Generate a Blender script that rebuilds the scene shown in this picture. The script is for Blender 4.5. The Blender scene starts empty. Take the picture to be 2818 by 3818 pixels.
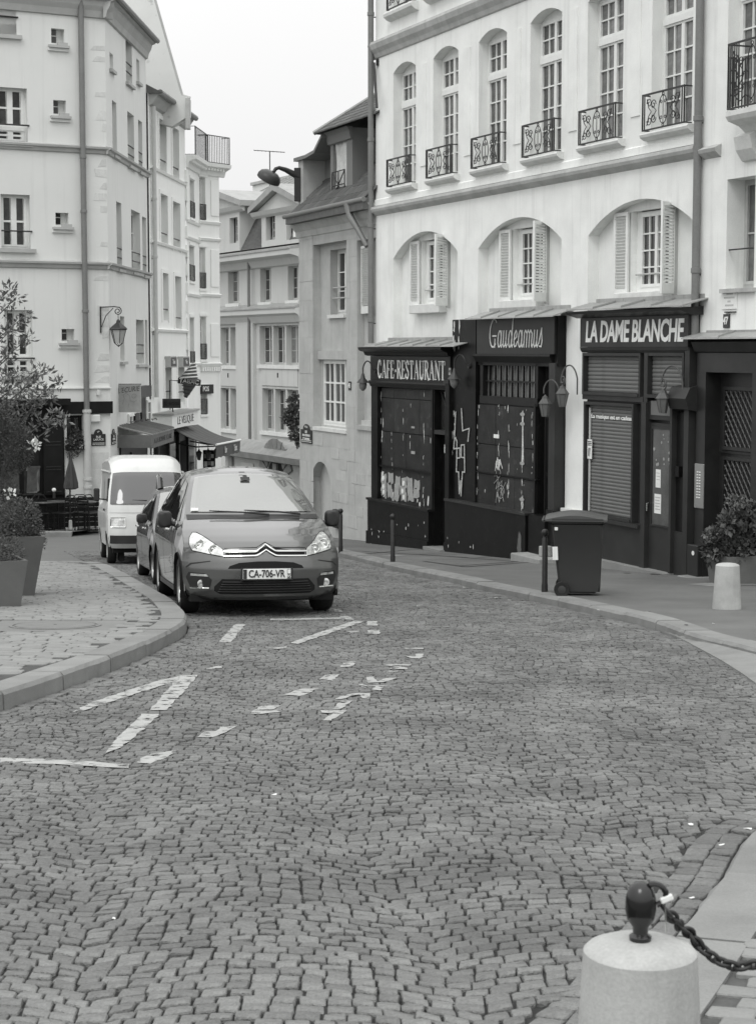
import bpy, bmesh, math, random
from mathutils import Vector, Matrix
from mathutils.geometry import tessellate_polygon
random.seed(7)
PI = math.pi
scene = bpy.context.scene
COL = scene.collection

# ------------------------------------------------------------------ camera
F_PX, CX, CY, HOR = 6600.0, 1409.0, 1909.0, 1300.0     # focal length and centre in photo pixels
TILT = math.atan((CY - HOR) / F_PX)
cam_d = bpy.data.cameras.new('camera')
cam_d.sensor_fit = 'HORIZONTAL'
cam_d.sensor_width = 36.0
cam_d.lens = 36.0 * F_PX / 2818.0
cam_d.clip_start = 0.1
cam_d.clip_end = 2000
cam_d.dof.use_dof = True
cam_d.dof.focus_distance = 22.0
cam_d.dof.aperture_fstop = 18.0
cam = bpy.data.objects.new('camera', cam_d)
cam.location = (0, 0, 0)
cam.rotation_euler = (PI / 2 - TILT, 0, 0)
COL.objects.link(cam)
scene.camera = cam

# ------------------------------------------------------------------ sky: bright overcast, black-and-white film
world = bpy.data.worlds.new('World')
scene.world = world
world.use_nodes = True
wt = world.node_tree
wt.nodes.clear()
SUN_EL, SUN_AZ = math.radians(52), math.radians(202)     # azimuth clockwise from +Y: behind the camera, to its left
sky = wt.nodes.new('ShaderNodeTexSky')
sky.sky_type = 'NISHITA'
sky.sun_disc = False
sky.sun_elevation = SUN_EL
sky.sun_rotation = SUN_AZ
sky.dust_density = 4.0
bw = wt.nodes.new('ShaderNodeRGBToBW')
wt.links.new(sky.outputs[0], bw.inputs[0])
tc = wt.nodes.new('ShaderNodeTexCoord')
sep = wt.nodes.new('ShaderNodeSeparateXYZ')
wt.links.new(tc.outputs['Generated'], sep.inputs[0])
mr = wt.nodes.new('ShaderNodeMapRange')                  # overcast sky: brighter towards the zenith
mr.inputs['From Min'].default_value = 0.0
mr.inputs['From Max'].default_value = 1.0
mr.inputs['To Min'].default_value = 7.3
mr.inputs['To Max'].default_value = 17.5
wt.links.new(sep.outputs['Z'], mr.inputs['Value'])
cl = wt.nodes.new('ShaderNodeTexNoise')
cl.inputs['Scale'].default_value = 2.2
cl.inputs['Detail'].default_value = 4
wt.links.new(tc.outputs['Generated'], cl.inputs['Vector'])
clr = wt.nodes.new('ShaderNodeMapRange')
clr.inputs['To Min'].default_value = 0.93
clr.inputs['To Max'].default_value = 1.07
wt.links.new(cl.outputs['Fac'], clr.inputs['Value'])
mul = wt.nodes.new('ShaderNodeMath'); mul.operation = 'MULTIPLY'
wt.links.new(mr.outputs[0], mul.inputs[0]); wt.links.new(clr.outputs[0], mul.inputs[1])
mixs = wt.nodes.new('ShaderNodeMix')
mixs.data_type = 'FLOAT'
mixs.inputs[0].default_value = 0.12
wt.links.new(mul.outputs[0], mixs.inputs[2]); wt.links.new(bw.outputs[0], mixs.inputs[3])
bg = wt.nodes.new('ShaderNodeBackground')
bg.inputs['Strength'].default_value = 0.11
wt.links.new(mixs.outputs[0], bg.inputs['Color'])
wo = wt.nodes.new('ShaderNodeOutputWorld')
wt.links.new(bg.outputs[0], wo.inputs[0])

sun_d = bpy.data.lights.new('sun', 'SUN')
sun_d.energy = 0.8
sun_d.angle = math.radians(25)
sun_d.color = (1.0, 1.0, 0.99)
sun = bpy.data.objects.new('sun', sun_d)
COL.objects.link(sun)
_d = Vector((math.sin(SUN_AZ) * math.cos(SUN_EL), math.cos(SUN_AZ) * math.cos(SUN_EL), math.sin(SUN_EL)))
sun.rotation_euler = _d.to_track_quat('Z', 'Y').to_euler()
sun.location = _d * 60

vs = scene.view_settings
vs.view_transform = 'Standard'
vs.look = 'None'
vs.exposure = 0.12
vs.gamma = 1.0
scene.render.engine = 'CYCLES'
scene.cycles.max_bounces = 6
scene.cycles.diffuse_bounces = 3
scene.cycles.use_adaptive_sampling = True

# ------------------------------------------------------------------ measuring helpers (photo pixel -> place)
_fw = Vector((0, math.cos(TILT), -math.sin(TILT)))
_up = Vector((0, math.sin(TILT), math.cos(TILT)))
G0, GS = -1.75, -0.066                                   # the street falls away from the camera


def gz(x, y):
    if y < -4: y = -4
    return G0 + GS * y


def ray(px, py):
    return _fw * F_PX + Vector((px - CX, 0, 0)) + _up * (CY - py)


def at(px, py, Y):
    d = ray(px, py)
    return d * (Y / d.y)


def gnd(px, py, h=0.0):
    d = ray(px, py)
    return d * ((G0 + h) / (d.z - GS * d.y))


class Frame:
    """A facade: s runs to the right along it, d goes into the building, z up."""

    def __init__(self, o, deg):
        self.o = Vector((o[0], o[1], 0)); self.a = math.radians(deg)
        self.u = Vector((math.cos(self.a), math.sin(self.a), 0)); self.n = Vector((self.u.y, -self.u.x, 0))

    def sz(self, px, py, dep=0.0):
        d = ray(px, py); o = self.o - self.n * dep
        p = d * (o.dot(self.n) / d.dot(self.n))
        return (p - o).dot(self.u), p.z

    def s(self, px, py=1500, dep=0.0): return self.sz(px, py, dep)[0]
    def z(self, px, py, dep=0.0): return self.sz(px, py, dep)[1]
    def w(self, s, d, z): return self.o + self.u * s - self.n * d + Vector((0, 0, z))


# ------------------------------------------------------------------ materials (monochrome)
MATS = {}


def tint(v): return (v * 0.985, v, v * 0.975, 1)


def M(name, v, rough=0.8, var=0.12, scale=2.0, bump=0.0, bscale=60.0, spec=0.3, metal=0.0, streak=0.0,
      rnd=0.0, coat=0.0, dirt=0.0, dirtv=0.6, trans=0.0, alpha=1.0, detail=6, sx=1.0):
    if name in MATS: return MATS[name]
    m = bpy.data.materials.new(name)
    m.use_nodes = True
    nt = m.node_tree
    b = nt.nodes['Principled BSDF']
    b.inputs['Roughness'].default_value = rough
    b.inputs['Specular IOR Level'].default_value = spec
    b.inputs['Metallic'].default_value = metal
    if coat: b.inputs['Coat Weight'].default_value = coat; b.inputs['Coat Roughness'].default_value = 0.03
    if trans: b.inputs['Transmission Weight'].default_value = trans
    if alpha < 1: b.inputs['Alpha'].default_value = alpha
    N = nt.nodes.new; L = nt.links.new
    tcn = N('ShaderNodeTexCoord')
    vec = tcn.outputs['Object']

    def noise(sc, det, mp=None):
        n = N('ShaderNodeTexNoise'); n.inputs['Scale'].default_value = sc; n.inputs['Detail'].default_value = det
        n.inputs['Roughness'].default_value = 0.6
        if mp:
            g = N('ShaderNodeMapping'); g.inputs['Scale'].default_value = mp; L(vec, g.inputs[0]); L(g.outputs[0], n.inputs['Vector'])
        else: L(vec, n.inputs['Vector'])
        return n.outputs['Fac']

    def rng(fac, a, c, lo=0.3, hi=0.7):
        r = N('ShaderNodeMapRange'); r.inputs['From Min'].default_value = lo; r.inputs['From Max'].default_value = hi
        r.inputs['To Min'].default_value = a; r.inputs['To Max'].default_value = c; L(fac, r.inputs['Value']); return r.outputs[0]

    def mulv(a, c):
        k = N('ShaderNodeMath'); k.operation = 'MULTIPLY'; L(a, k.inputs[0])
        if isinstance(c, float): k.inputs[1].default_value = c
        else: L(c, k.inputs[1])
        return k.outputs[0]
    f = rng(noise(scale, detail, (sx, sx, 1) if sx != 1.0 else None), 1 - var, 1 + var)
    f = mulv(f, rng(noise(bscale, 2), 1 - var * 0.5, 1 + var * 0.5))
    if streak: f = mulv(f, rng(noise(1.0, 5, (5.5, 5.5, 0.30)), 1.0, 1 - streak * 1.4, 0.54, 0.72))
    if dirt: f = mulv(f, rng(noise(scale * 2.3, 8), 1.0, dirtv, 0.62 - dirt, 0.66))
    if rnd:
        oi = N('ShaderNodeObjectInfo'); f = mulv(f, rng(oi.outputs['Random'], 1 - rnd, 1 + rnd, 0, 1))
        at_ = N('ShaderNodeAttribute'); at_.attribute_name = 'shade'
        k = N('ShaderNodeMath'); k.operation = 'MULTIPLY_ADD'; L(at_.outputs['Fac'], k.inputs[0]); k.inputs[1].default_value = 2 * rnd
        k.inputs[2].default_value = 1.0; f = mulv(f, k.outputs[0])
    f = mulv(f, float(v))
    cmb = N('ShaderNodeCombineColor')
    L(mulv(f, 0.985), cmb.inputs[0]); L(f, cmb.inputs[1]); L(mulv(f, 0.975), cmb.inputs[2])
    L(cmb.outputs[0], b.inputs['Base Color'])
    if bump:
        bn = N('ShaderNodeBump'); bn.inputs['Strength'].default_value = bump; bn.inputs['Distance'].default_value = 0.02
        L(noise(bscale, 4), bn.inputs['Height']); L(bn.outputs[0], b.inputs['Normal'])
    MATS[name] = m
    return m


# ------------------------------------------------------------------ mesh builder
class MB:
    def __init__(self): self.v = []; self.f = []

    def box(self, x0, x1, y0, y1, z0, z1):
        i = len(self.v)
        self.v += [(x0, y0, z0), (x1, y0, z0), (x1, y1, z0), (x0, y1, z0), (x0, y0, z1), (x1, y0, z1), (x1, y1, z1), (x0, y1, z1)]
        self.f += [(i, i + 3, i + 2, i + 1), (i + 4, i + 5, i + 6, i + 7), (i, i + 1, i + 5, i + 4), (i + 1, i + 2, i + 6, i + 5), (i + 2, i + 3, i + 7, i + 6), (i + 3, i, i + 4, i + 7)]
        return self

    def bbox(self, x0, x1, y0, y1, z0, z1, b=0.01):
        """box with bevelled edges"""
        bm = bmesh.new(); bmesh.ops.create_cube(bm, size=1)
        for v in bm.verts: v.co = ((x0 + x1) / 2 + v.co.x * (x1 - x0), (y0 + y1) / 2 + v.co.y * (y1 - y0), (z0 + z1) / 2 + v.co.z * (z1 - z0))
        bmesh.ops.bevel(bm, geom=bm.edges[:], offset=b, segments=1, affect='EDGES')
        return self.addbm(bm)

    def addbm(self, bm, mat=None):
        i = len(self.v); bm.verts.index_update()
        self.v += [tuple((mat @ v.co) if mat else v.co) for v in bm.verts]
        self.f += [tuple(v.index + i for v in f.verts) for f in bm.faces]
        bm.free(); return self

    def prism(self, pts, axis, a, c):
        """extrude polygon pts (2-D) along axis x/y/z between a and c"""
        n = len(pts); i = len(self.v)
        for t in (a, c):
            for (p, q) in pts:
                self.v.append({'x': (t, p, q), 'y': (p, t, q), 'z': (p, q, t)}[axis])
        A = list(range(i, i + n)); B = list(range(i + n, i + 2 * n))
        self.f += [tuple(A[::-1]), tuple(B)] + [(A[k], A[(k + 1) % n], B[(k + 1) % n], B[k]) for k in range(n)]
        return self

    def tube(self, pts, r, n=8, cap=True):
        pts = [Vector(p) for p in pts]; rings = []
        ref = None
        for k, p in enumerate(pts):
            t = (pts[min(k + 1, len(pts) - 1)] - pts[max(k - 1, 0)])
            if t.length < 1e-9: t = Vector((0, 0, 1))
            t.normalize()
            if ref is None:
                ref = Vector((0, 0, 1)) if abs(t.z) < 0.9 else Vector((1, 0, 0))
            a = t.cross(ref)
            if a.length < 1e-6: a = t.cross(Vector((0.3, 1, 0.2)))
            a.normalize(); c = a.cross(t).normalized(); ref = c
            rr = r[k] if isinstance(r, (list, tuple)) else r
            i = len(self.v)
            for j in range(n):
                th = 2 * PI * j / n
                self.v.append(tuple(p + a * (rr * math.cos(th)) + c * (rr * math.sin(th))))
            rings.append(i)
        for k in range(len(rings) - 1):
            for j in range(n):
                self.f.append((rings[k] + j, rings[k] + (j + 1) % n, rings[k + 1] + (j + 1) % n, rings[k + 1] + j))
        if cap and n > 2:
            self.f.append(tuple(rings[0] + j for j in range(n))[::-1]); self.f.append(tuple(rings[-1] + j for j in range(n)))
        return self

    def lathe(self, prof, n=16, c=(0, 0, 0), rot=0.0, sx=1.0, sy=1.0):
        i0 = len(self.v)
        for (r, z) in prof:
            for j in range(n):
                th = 2 * PI * j / n + rot
                self.v.append((c[0] + r * sx * math.cos(th), c[1] + r * sy * math.sin(th), c[2] + z))
        for k in range(len(prof) - 1):
            for j in range(n):
                a = i0 + k * n + j; b_ = i0 + k * n + (j + 1) % n
                self.f.append((a, b_, b_ + n, a + n))
        self.f.append(tuple(i0 + j for j in range(n))[::-1]); e = i0 + (len(prof) - 1) * n
        self.f.append(tuple(e + j for j in range(n)))
        return self

    def quad(self, *p):
        i = len(self.v); self.v += [tuple(q) for q in p]; self.f.append(tuple(range(i, i + len(p)))); return self

    def wall(self, outer, holes, d0=0.0, reveal=0.25):
        """flat wall in the (s,z) plane at depth d0 with holes whose jambs go `reveal` deep"""
        loops = [outer] + [h[0] if isinstance(h, tuple) else h for h in holes]
        tri = tessellate_polygon([[Vector((p[0], p[1], 0)) for p in l] for l in loops])
        flat = [p for l in loops for p in l]; i = len(self.v)
        self.v += [(p[0], d0, p[1]) for p in flat]
        for t in tri:
            a, b_, c = (Vector((flat[k][0], 0, flat[k][1])) for k in t)
            k = t if (b_ - a).cross(c - a).y < 0 else t[::-1]
            self.f.append(tuple(i + q for q in k))
        for h in holes:
            l, rv = h if isinstance(h, tuple) else (h, reveal)
            n = len(l); j = len(self.v)
            self.v += [(p[0], d0, p[1]) for p in l] + [(p[0], d0 + rv, p[1]) for p in l]
            for k in range(n): self.f.append((j + k, j + (k + 1) % n, j + n + (k + 1) % n, j + n + k))
        return self

    def ngon(self, pts, d):
        tri = tessellate_polygon([[Vector((p[0], p[1], 0)) for p in pts]]); i = len(self.v)
        self.v += [(p[0], d, p[1]) for p in pts]
        for t in tri:
            a, b_, c = (Vector((pts[k][0], 0, pts[k][1])) for k in t)
            k = t if (b_ - a).cross(c - a).y < 0 else t[::-1]
            self.f.append(tuple(i + q for q in k))
        return self

    def mesh(self, name, smooth=False):
        me = bpy.data.meshes.new(name); me.from_pydata(self.v, [], self.f); me.update()
        if smooth:
            me.polygons.foreach_set('use_smooth', [True] * len(me.polygons))
            me.set_sharp_from_angle(angle=math.radians(38))
        return me

    def build(self, name, mat, parent=None, smooth=False, **kw):
        return obj(name, self.mesh(name, smooth), mat, parent, **kw)


def obj(name, me, mat=None, parent=None, loc=None, rot=None, scale=None, label=None, cat=None, group=None, kind=None):
    if me is not None and mat is not None and len(me.materials) == 0: me.materials.append(mat)
    o = bpy.data.objects.new(name, me); COL.objects.link(o)
    if parent: o.parent = parent
    if loc is not None: o.location = loc
    if rot is not None: o.rotation_euler = rot
    if scale is not None: o.scale = scale
    tag(o, label, cat, group, kind)
    return o


def tag(o, label=None, cat=None, group=None, kind=None):
    if label: o['label'] = label
    if cat: o['category'] = cat
    if group: o['group'] = group
    if kind: o['kind'] = kind
    return o


def thing(name, label, cat, loc=(0, 0, 0), rotz=0.0, group=None):
    o = obj(name, None, loc=loc, rot=(0, 0, rotz), label=label, cat=cat, group=group)
    o.empty_display_size = 0.3
    return o


def root_for(fr, name, label, cat, group=None):
    o = thing(name, label, cat, (fr.o.x, fr.o.y, 0), fr.a, group)
    return o


_CACHE = {}


def piece(name, key, maker, mat, parent, loc, rot=None, scale=None, label=None):
    """an object that shares its mesh with all pieces of the same key"""
    k = (key, mat.name)
    if k not in _CACHE:
        me = maker().mesh(name); me.materials.append(mat); _CACHE[k] = me
    return obj(name, _CACHE[k], None, parent, loc, rot, scale, label)


def copy_tree(o, parent=None):
    c = o.copy(); COL.objects.link(c); c.parent = parent
    for ch in list(o.children): copy_tree(ch, c)
    return c


def arc(cx, cz, r, a0, a1, n, rz=None):
    rz = rz or r
    return [(cx + r * math.cos(a0 + (a1 - a0) * k / n), cz + rz * math.sin(a0 + (a1 - a0) * k / n)) for k in range(n + 1)]


def rect(x0, x1, z0, z1): return [(x0, z0), (x1, z0), (x1, z1), (x0, z1)]


def arch_rect(x0, x1, z0, zs, rise, n=10):
    """rectangle with a segmental arch: spring height zs"""
    w = (x1 - x0) / 2; R = (w * w + rise * rise) / (2 * rise); cx = (x0 + x1) / 2; cz = zs + rise - R
    a = math.asin(min(1, w / R))
    return [(x0, z0), (x1, z0)] + [(cx + R * math.sin(a - 2 * a * k / n), cz + R * math.cos(a - 2 * a * k / n)) for k in range(n + 1)]


def text_mesh(txt, size, depth=0.004, sx=1.0, shear=0.0, bold=0.0, align='CENTER', spacing=1.0):
    cu = bpy.data.curves.new('txt', 'FONT'); cu.body = txt; cu.size = size; cu.extrude = depth; cu.shear = shear
    cu.offset = bold; cu.align_x = align; cu.align_y = 'CENTER'; cu.space_character = spacing; cu.resolution_u = 3
    o = bpy.data.objects.new('txt', cu); COL.objects.link(o)
    dg = bpy.context.evaluated_depsgraph_get(); me = bpy.data.meshes.new_from_object(o.evaluated_get(dg))
    bpy.data.objects.remove(o); bpy.data.curves.remove(cu); me.materials.clear()
    me.transform(Matrix.Diagonal((sx, 1, 1, 1)))
    me.transform(Matrix(((1, 0, 0, 0), (0, 0, -1, 0), (0, 1, 0, 0), (0, 0, 0, 1))))   # stand it up, facing -y
    return me


def lettering(txt, size, mat, parent, s, d, z, name='lettering', rot=None, width=None, **kw):
    me = text_mesh(txt, size, **kw)
    if width:
        xs = [v.co.x for v in me.vertices]; w = max(xs) - min(xs); me.transform(Matrix.Diagonal((width / w, 1, 1, 1)))
    return obj(name, me, mat, parent, (s, d, z), rot)


def stroke(paths, w, d=0.006):
    """flat brush strokes: list of 2-D polylines -> thin solid ribbons in the (s,z) plane; each path may carry its own width"""
    m = MB()
    for p in paths:
        ww = w
        if isinstance(p, tuple): p, ww = p
        for k in range(len(p) - 1):
            a = Vector(p[k]); b_ = Vector(p[k + 1]); t = (b_ - a)
            if t.length < 1e-6: continue
            t.normalize(); nn = Vector((-t.y, t.x)) * (ww / 2); e = t * (ww * 0.3)
            q = [a - e + nn, a - e - nn, b_ + e - nn, b_ + e + nn]
            m.prism([(c.x, c.y) for c in q], 'y', -d - 0.0003 * (k % 3), 0)
    return m

# ------------------------------------------------------------------ palette
plaster_main = M('pale_limestone_plaster', 0.81, 0.9, 0.075, 1.6, 0.10, 60, streak=0.10, dirt=0.0, dirtv=0.90)
plaster_left = M('pale_grey_render', 0.70, 0.9, 0.035, 0.7, 0.05, 90, streak=0.06)
plaster_white = M('white_render', 0.82, 0.9, 0.03, 1.0, 0.04, 90, streak=0.06)
stone_mid = M('grey_limestone', 0.45, 0.92, 0.10, 2.2, 0.15, 40, streak=0.12, rnd=0.05)
stone_far = M('cream_stone', 0.52, 0.9, 0.05, 0.5, 0.03, 30, streak=0.08)
trim_stone = M('weathered_moulding_stone', 0.44, 0.9, 0.16, 2.6, 0.12, 50, streak=0.12)
trim_left = M('grey_painted_moulding', 0.42, 0.9, 0.10, 2.0, 0.05, 50)
quoin_stone = M('exposed_quoin_stone', 0.62, 0.92, 0.10, 4.0, 0.15, 30, rnd=0.05)
sill_stone = M('pale_sill_stone', 0.66, 0.85, 0.10, 5.0, 0.08, 50)
white_paint = M('white_window_paint', 0.76, 0.5, 0.05, 8.0, 0.0, 60)
grey_paint = M('grey_window_paint', 0.46, 0.5, 0.06, 8.0, 0.0, 60)
glass = M('dark_window_glass', 0.038, 0.06, 0.5, 0.8, 0.0, 5, spec=0.6, rnd=0.4)
glass_mid = M('painted_sky_glass', 0.085, 0.08, 0.35, 1.2, 0.0, 5, spec=0.7, rnd=0.35)  # sky reflection in the panes put into the grey base colour
glass_lit = M('curtained_window_glass', 0.15, 0.08, 0.3, 1.2, 0.0, 5, spec=0.6, rnd=0.3)
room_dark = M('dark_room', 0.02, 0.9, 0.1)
iron = M('black_wrought_iron', 0.026, 0.5, 0.2, 12, 0.0, 60, spec=0.4)
zinc = M('zinc_sheet', 0.36, 0.5, 0.12, 2.0, 0.0, 30, metal=0.25, streak=0.15, rnd=0.08)
zinc_dark = M('dark_zinc_pipe', 0.20, 0.5, 0.12, 2.0, 0.0, 30, metal=0.2)
pipe_pale = M('pale_painted_pipe', 0.5, 0.6, 0.08, 3.0, 0.0, 30)
roof_tile = M('clay_roof_tile', 0.10, 0.9, 0.2, 6.0, 0.2, 60, rnd=0.25)
slate = M('dark_slate', 0.13, 0.8, 0.2, 6.0, 0.1, 40, rnd=0.15)
shop_black = M('worn_black_paint', 0.007, 0.4, 0.4, 3.0, 0.06, 60, dirt=0.02, dirtv=2.2, spec=0.2)
shop_dark = M('dark_painted_wood', 0.012, 0.4, 0.25, 3.0, 0.03, 60, spec=0.22)
shop_grey = M('charcoal_painted_wood', 0.034, 0.4, 0.18, 2.0, 0.02, 60, spec=0.22)
shutter_metal = M('grey_roller_shutter', 0.15, 0.5, 0.16, 1.2, 0.0, 40, spec=0.3, streak=0.15)
sign_cream = M('cream_sign_paint', 0.66, 0.7, 0.12, 12.0, 0.0, 60)
sign_white = M('white_sign_letters', 0.80, 0.6, 0.05, 12.0, 0.0, 60)
paper = M('white_paper', 0.75, 0.8, 0.05, 12.0, 0.0, 60)
paper_grey = M('grey_paper', 0.33, 0.8, 0.2, 12.0, 0.0, 60)
peel = M('bare_peeled_patch', 0.55, 0.9, 0.25, 20.0, 0.0, 60)
plate_blue = M('dark_enamel', 0.03, 0.25, 0.1, 5.0, 0.0, 60, spec=0.5)
cobble_m = M('granite_cobble', 0.185, 0.62, 0.34, 1.3, 1.0, 55, spec=0.45, rnd=0.20)
joint_m = M('joint_sand', 0.035, 0.95, 0.25, 14.0, 0.4, 60)
asphalt_m = M('old_asphalt', 0.14, 0.85, 0.07, 1.3, 0.25, 160, spec=0.25)
pave_asph = M('pavement_asphalt', 0.145, 0.85, 0.2, 0.8, 0.35, 140, spec=0.25, dirt=0.0)
kerb_m = M('granite_kerb', 0.225, 0.8, 0.16, 2.2, 0.25, 90, rnd=0.08)
paver_m = M('pavement_setts', 0.235, 0.75, 0.12, 2.0, 0.25, 60, rnd=0.10)
paint_road = M('worn_road_paint', 0.37, 0.75, 0.12, 9.0, 0.2, 40)
bollard_stone = M('white_bollard_stone', 0.41, 0.9, 0.16, 4.0, 0.12, 110, streak=0.12)
rubber = M('tyre_rubber', 0.018, 0.8, 0.1, 10, 0, 60)
black_plastic = M('black_plastic', 0.02, 0.45, 0.1, 10, 0, 60, spec=0.4)
chrome = M('chrome', 0.75, 0.12, 0.02, 5, 0, 60, metal=1.0)
alloy = M('alloy_rim', 0.4, 0.3, 0.05, 5, 0, 60, metal=0.8)
leaf_m = M('green_leaf', 0.09, 0.55, 0.3, 8, 0, 60, spec=0.3, rnd=0.35)
leaf_pale = M('pale_olive_leaf', 0.14, 0.5, 0.3, 8, 0, 60, spec=0.4, rnd=0.35)
bark_m = M('bark', 0.10, 0.9, 0.2, 8, 0.3, 40)
petal_m = M('white_petal', 0.7, 0.6, 0.1, 8, 0, 60)

# ================================================================== GROUND, ROAD, PAVEMENTS
def inpoly(x, y, P):
    c = False; j = len(P) - 1
    for i in range(len(P)):
        if (P[i][1] > y) != (P[j][1] > y) and x < (P[j][0] - P[i][0]) * (y - P[i][1]) / (P[j][1] - P[i][1]) + P[i][0]: c = not c
        j = i
    return c


def seg_dist(x, y, L):
    best = 1e9
    for a, b in zip(L[:-1], L[1:]):
        dx, dy = b[0] - a[0], b[1] - a[1]
        t = max(0, min(1, ((x - a[0]) * dx + (y - a[1]) * dy) / (dx * dx + dy * dy)))
        best = min(best, math.hypot(x - a[0] - t * dx, y - a[1] - t * dy))
    return best


def resample(L, step):
    out = [L[0]]; acc = 0
    for a, b in zip(L[:-1], L[1:]):
        l = math.hypot(b[0] - a[0], b[1] - a[1]); d = step - acc
        while d <= l:
            out.append((a[0] + (b[0] - a[0]) * d / l, a[1] + (b[1] - a[1]) * d / l)); d += step
        acc = l - (d - step)
    return out


def smooth_line(L, n=6):
    out = []
    for k in range(len(L) - 1):
        p0, p1, p2, p3 = (Vector(L[max(k - 1, 0)]), Vector(L[k]), Vector(L[k + 1]), Vector(L[min(k + 2, len(L) - 1)]))
        for j in range(n):
            t = j / n
            q = 0.5 * ((2 * p1) + (p2 - p0) * t + (2 * p0 - 5 * p1 + 4 * p2 - p3) * t * t + (3 * p1 - p0 - 3 * p2 + p3) * t ** 3)
            out.append((q.x, q.y))
    return out + [tuple(L[-1])]


def offset(L, d):
    out = []
    for k in range(len(L)):
        a = L[max(k - 1, 0)]; b = L[min(k + 1, len(L) - 1)]
        t = Vector((b[0] - a[0], b[1] - a[1])).normalized()
        out.append((L[k][0] - t.y * d, L[k][1] + t.x * d))
    return out


KL = smooth_line([(-5.2, 6.0), (-4.0, 8.8), (-3.1, 11.2), (-2.69, 12.42), (-2.42, 13.9), (-2.22, 15.19), (-2.08, 16.5), (-2.0, 17.8), (-2.05, 18.8),
                  (-2.22, 19.9), (-2.46, 21.1), (-2.86, 22.75), (-3.42, 24.95), (-3.95, 27.0), (-4.45, 28.85), (-4.95, 29.55), (-6.2, 29.85), (-12, 30.3)])
KR = smooth_line([(-4.2, 48), (-2.7, 42), (-1.45, 37), (-0.70, 33.6), (-0.04, 30.66), (0.45, 28.5), (1.02, 26.5), (1.52, 24.4), (1.98, 22.74), (2.46, 20.9), (2.80, 19.5),
                  (2.98, 18.4), (3.10, 17.2), (3.40, 15.7), (3.62, 14), (3.5, 12), (3.1, 10.4), (2.45, 9.15), (1.81, 8.29), (1.42, 7.21), (1.12, 6.42), (0.72, 5.4), (0.2, 4.2), (-0.6, 2.5)])

# ground: one sheet out to the horizon
g = MB(); ys = [-300, -60, -4, 0, 30, 60, 120, 300, 900]; xs = [-600, -40, 40, 600]
for y in ys:
    for x in xs: g.v.append((x, y, gz(x, y) - 0.09))
for j in range(len(ys) - 1):
    for i in range(3):
        a = j * 4 + i; g.f.append((a, a + 1, a + 5, a + 4))
g.build('ground', asphalt_m, kind='structure')


def sheet(name, P, h, mat, parent=None, **kw):
    tri = tessellate_polygon([[Vector((p[0], p[1], 0)) for p in P]])
    m = MB(); m.v = [(p[0], p[1], gz(*p) + h) for p in P]
    for t in tri:
        a, b, c = (Vector((P[k][0], P[k][1], 0)) for k in t)
        m.f.append(t if (b - a).cross(c - a).z > 0 else t[::-1])
    return m.build(name, mat, parent, **kw)


ROADP = [p for p in KL if p[1] <= 28.9] + [(-5.3, 32), (-6.4, 36), (-4.0, 36.2), (-1.25, 36.2)] + [p for p in KR if p[1] < 36]
road = sheet('road', ROADP, -0.014, joint_m, kind='structure')
cross = sheet('side_street', [(-40, 28), (-4, 28.6), (-5.3, 32), (-6.4, 36), (-1.2, 36.0), (-1.6, 38), (-4.5, 49), (-5.4, 110), (-8.2, 110), (-8.2, 40), (-40, 40)], -0.012, asphalt_m, kind='structure')


def sett(q, gap, r, tilt=0.02, dz=0.006, crown=0.003):
    """one sett from its four ground corners: sides, worn edge, slightly crowned top. Returns verts (relative to the centroid), faces, centroid"""
    cx = sum(p[0] for p in q) / 4; cy = sum(p[1] for p in q) / 4
    C = []
    for x, y in q:
        dx, dy = x - cx, y - cy; l = math.hypot(dx, dy); k = max(0.3, (l - gap * r.uniform(0.3, 1.1)) / l)
        C.append((dx * k + r.gauss(0, 0.0025), dy * k + r.gauss(0, 0.0025)))
    P = []
    for i in range(4):                                       # chip every corner
        a, c, d_ = C[i - 1], C[i], C[(i + 1) % 4]; t1, t2 = r.uniform(0.03, 0.16), r.uniform(0.03, 0.16)
        P.append((c[0] + (a[0] - c[0]) * t1, c[1] + (a[1] - c[1]) * t1)); P.append((c[0] + (d_[0] - c[0]) * t2, c[1] + (d_[1] - c[1]) * t2))
    h = r.uniform(-dz, dz); tx, ty = r.gauss(0, tilt), r.gauss(0, tilt); v = []
    for z, k in ((-0.028, 1.0), (-0.005, 0.985), (0.0, 0.905)):
        for x, y in P: v.append((x * k, y * k, GS * y * k + z + h + x * tx + y * ty + (r.gauss(0, 0.0014) if z == 0 else 0)))
    v.append((0, 0, h + crown))
    f = [(a + i, a + (i + 1) % 8, a + 8 + (i + 1) % 8, a + 8 + i) for a in (0, 8) for i in range(8)] + [(16 + i, 16 + (i + 1) % 8, 24) for i in range(8)]
    return v, f, (cx, cy)


def lay(quads, parent, mat, name, nmax, base_h, gap=0.010, tilt=0.02, dz=0.006):
    """the setts that show largest in the photograph become pieces of their own, the rest one field"""
    r = random.Random(len(quads))
    items = [sett(q, gap, r, tilt, dz) for q in quads]
    def rank(it):
        x, y = it[2]; return (not (abs(x) < 0.2165 * y + 0.03 and y > 5.1), y)
    items.sort(key=rank)
    for v, f, (x, y) in items[:nmax]:
        m = MB(); m.v, m.f = v, f
        o = m.build(name, mat, parent, loc=(x, y, gz(x, y) + base_h))
    m = MB(); shade = []
    for v, f, (x, y) in items[nmax:]:
        i = len(m.v); z = gz(x, y) + base_h
        m.v += [(a + x, b + y, c + z) for a, b, c in v]; m.f += [tuple(q + i for q in g_) for g_ in f]; shade += [r.uniform(-0.5, 0.5)] * len(f)
    if m.v:
        me = m.mesh(name + '_field'); at_ = me.attributes.new('shade', 'FLOAT', 'FACE'); at_.data.foreach_set('value', shade)
        obj(name + '_field', me, mat, parent, kind='stuff')


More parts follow.
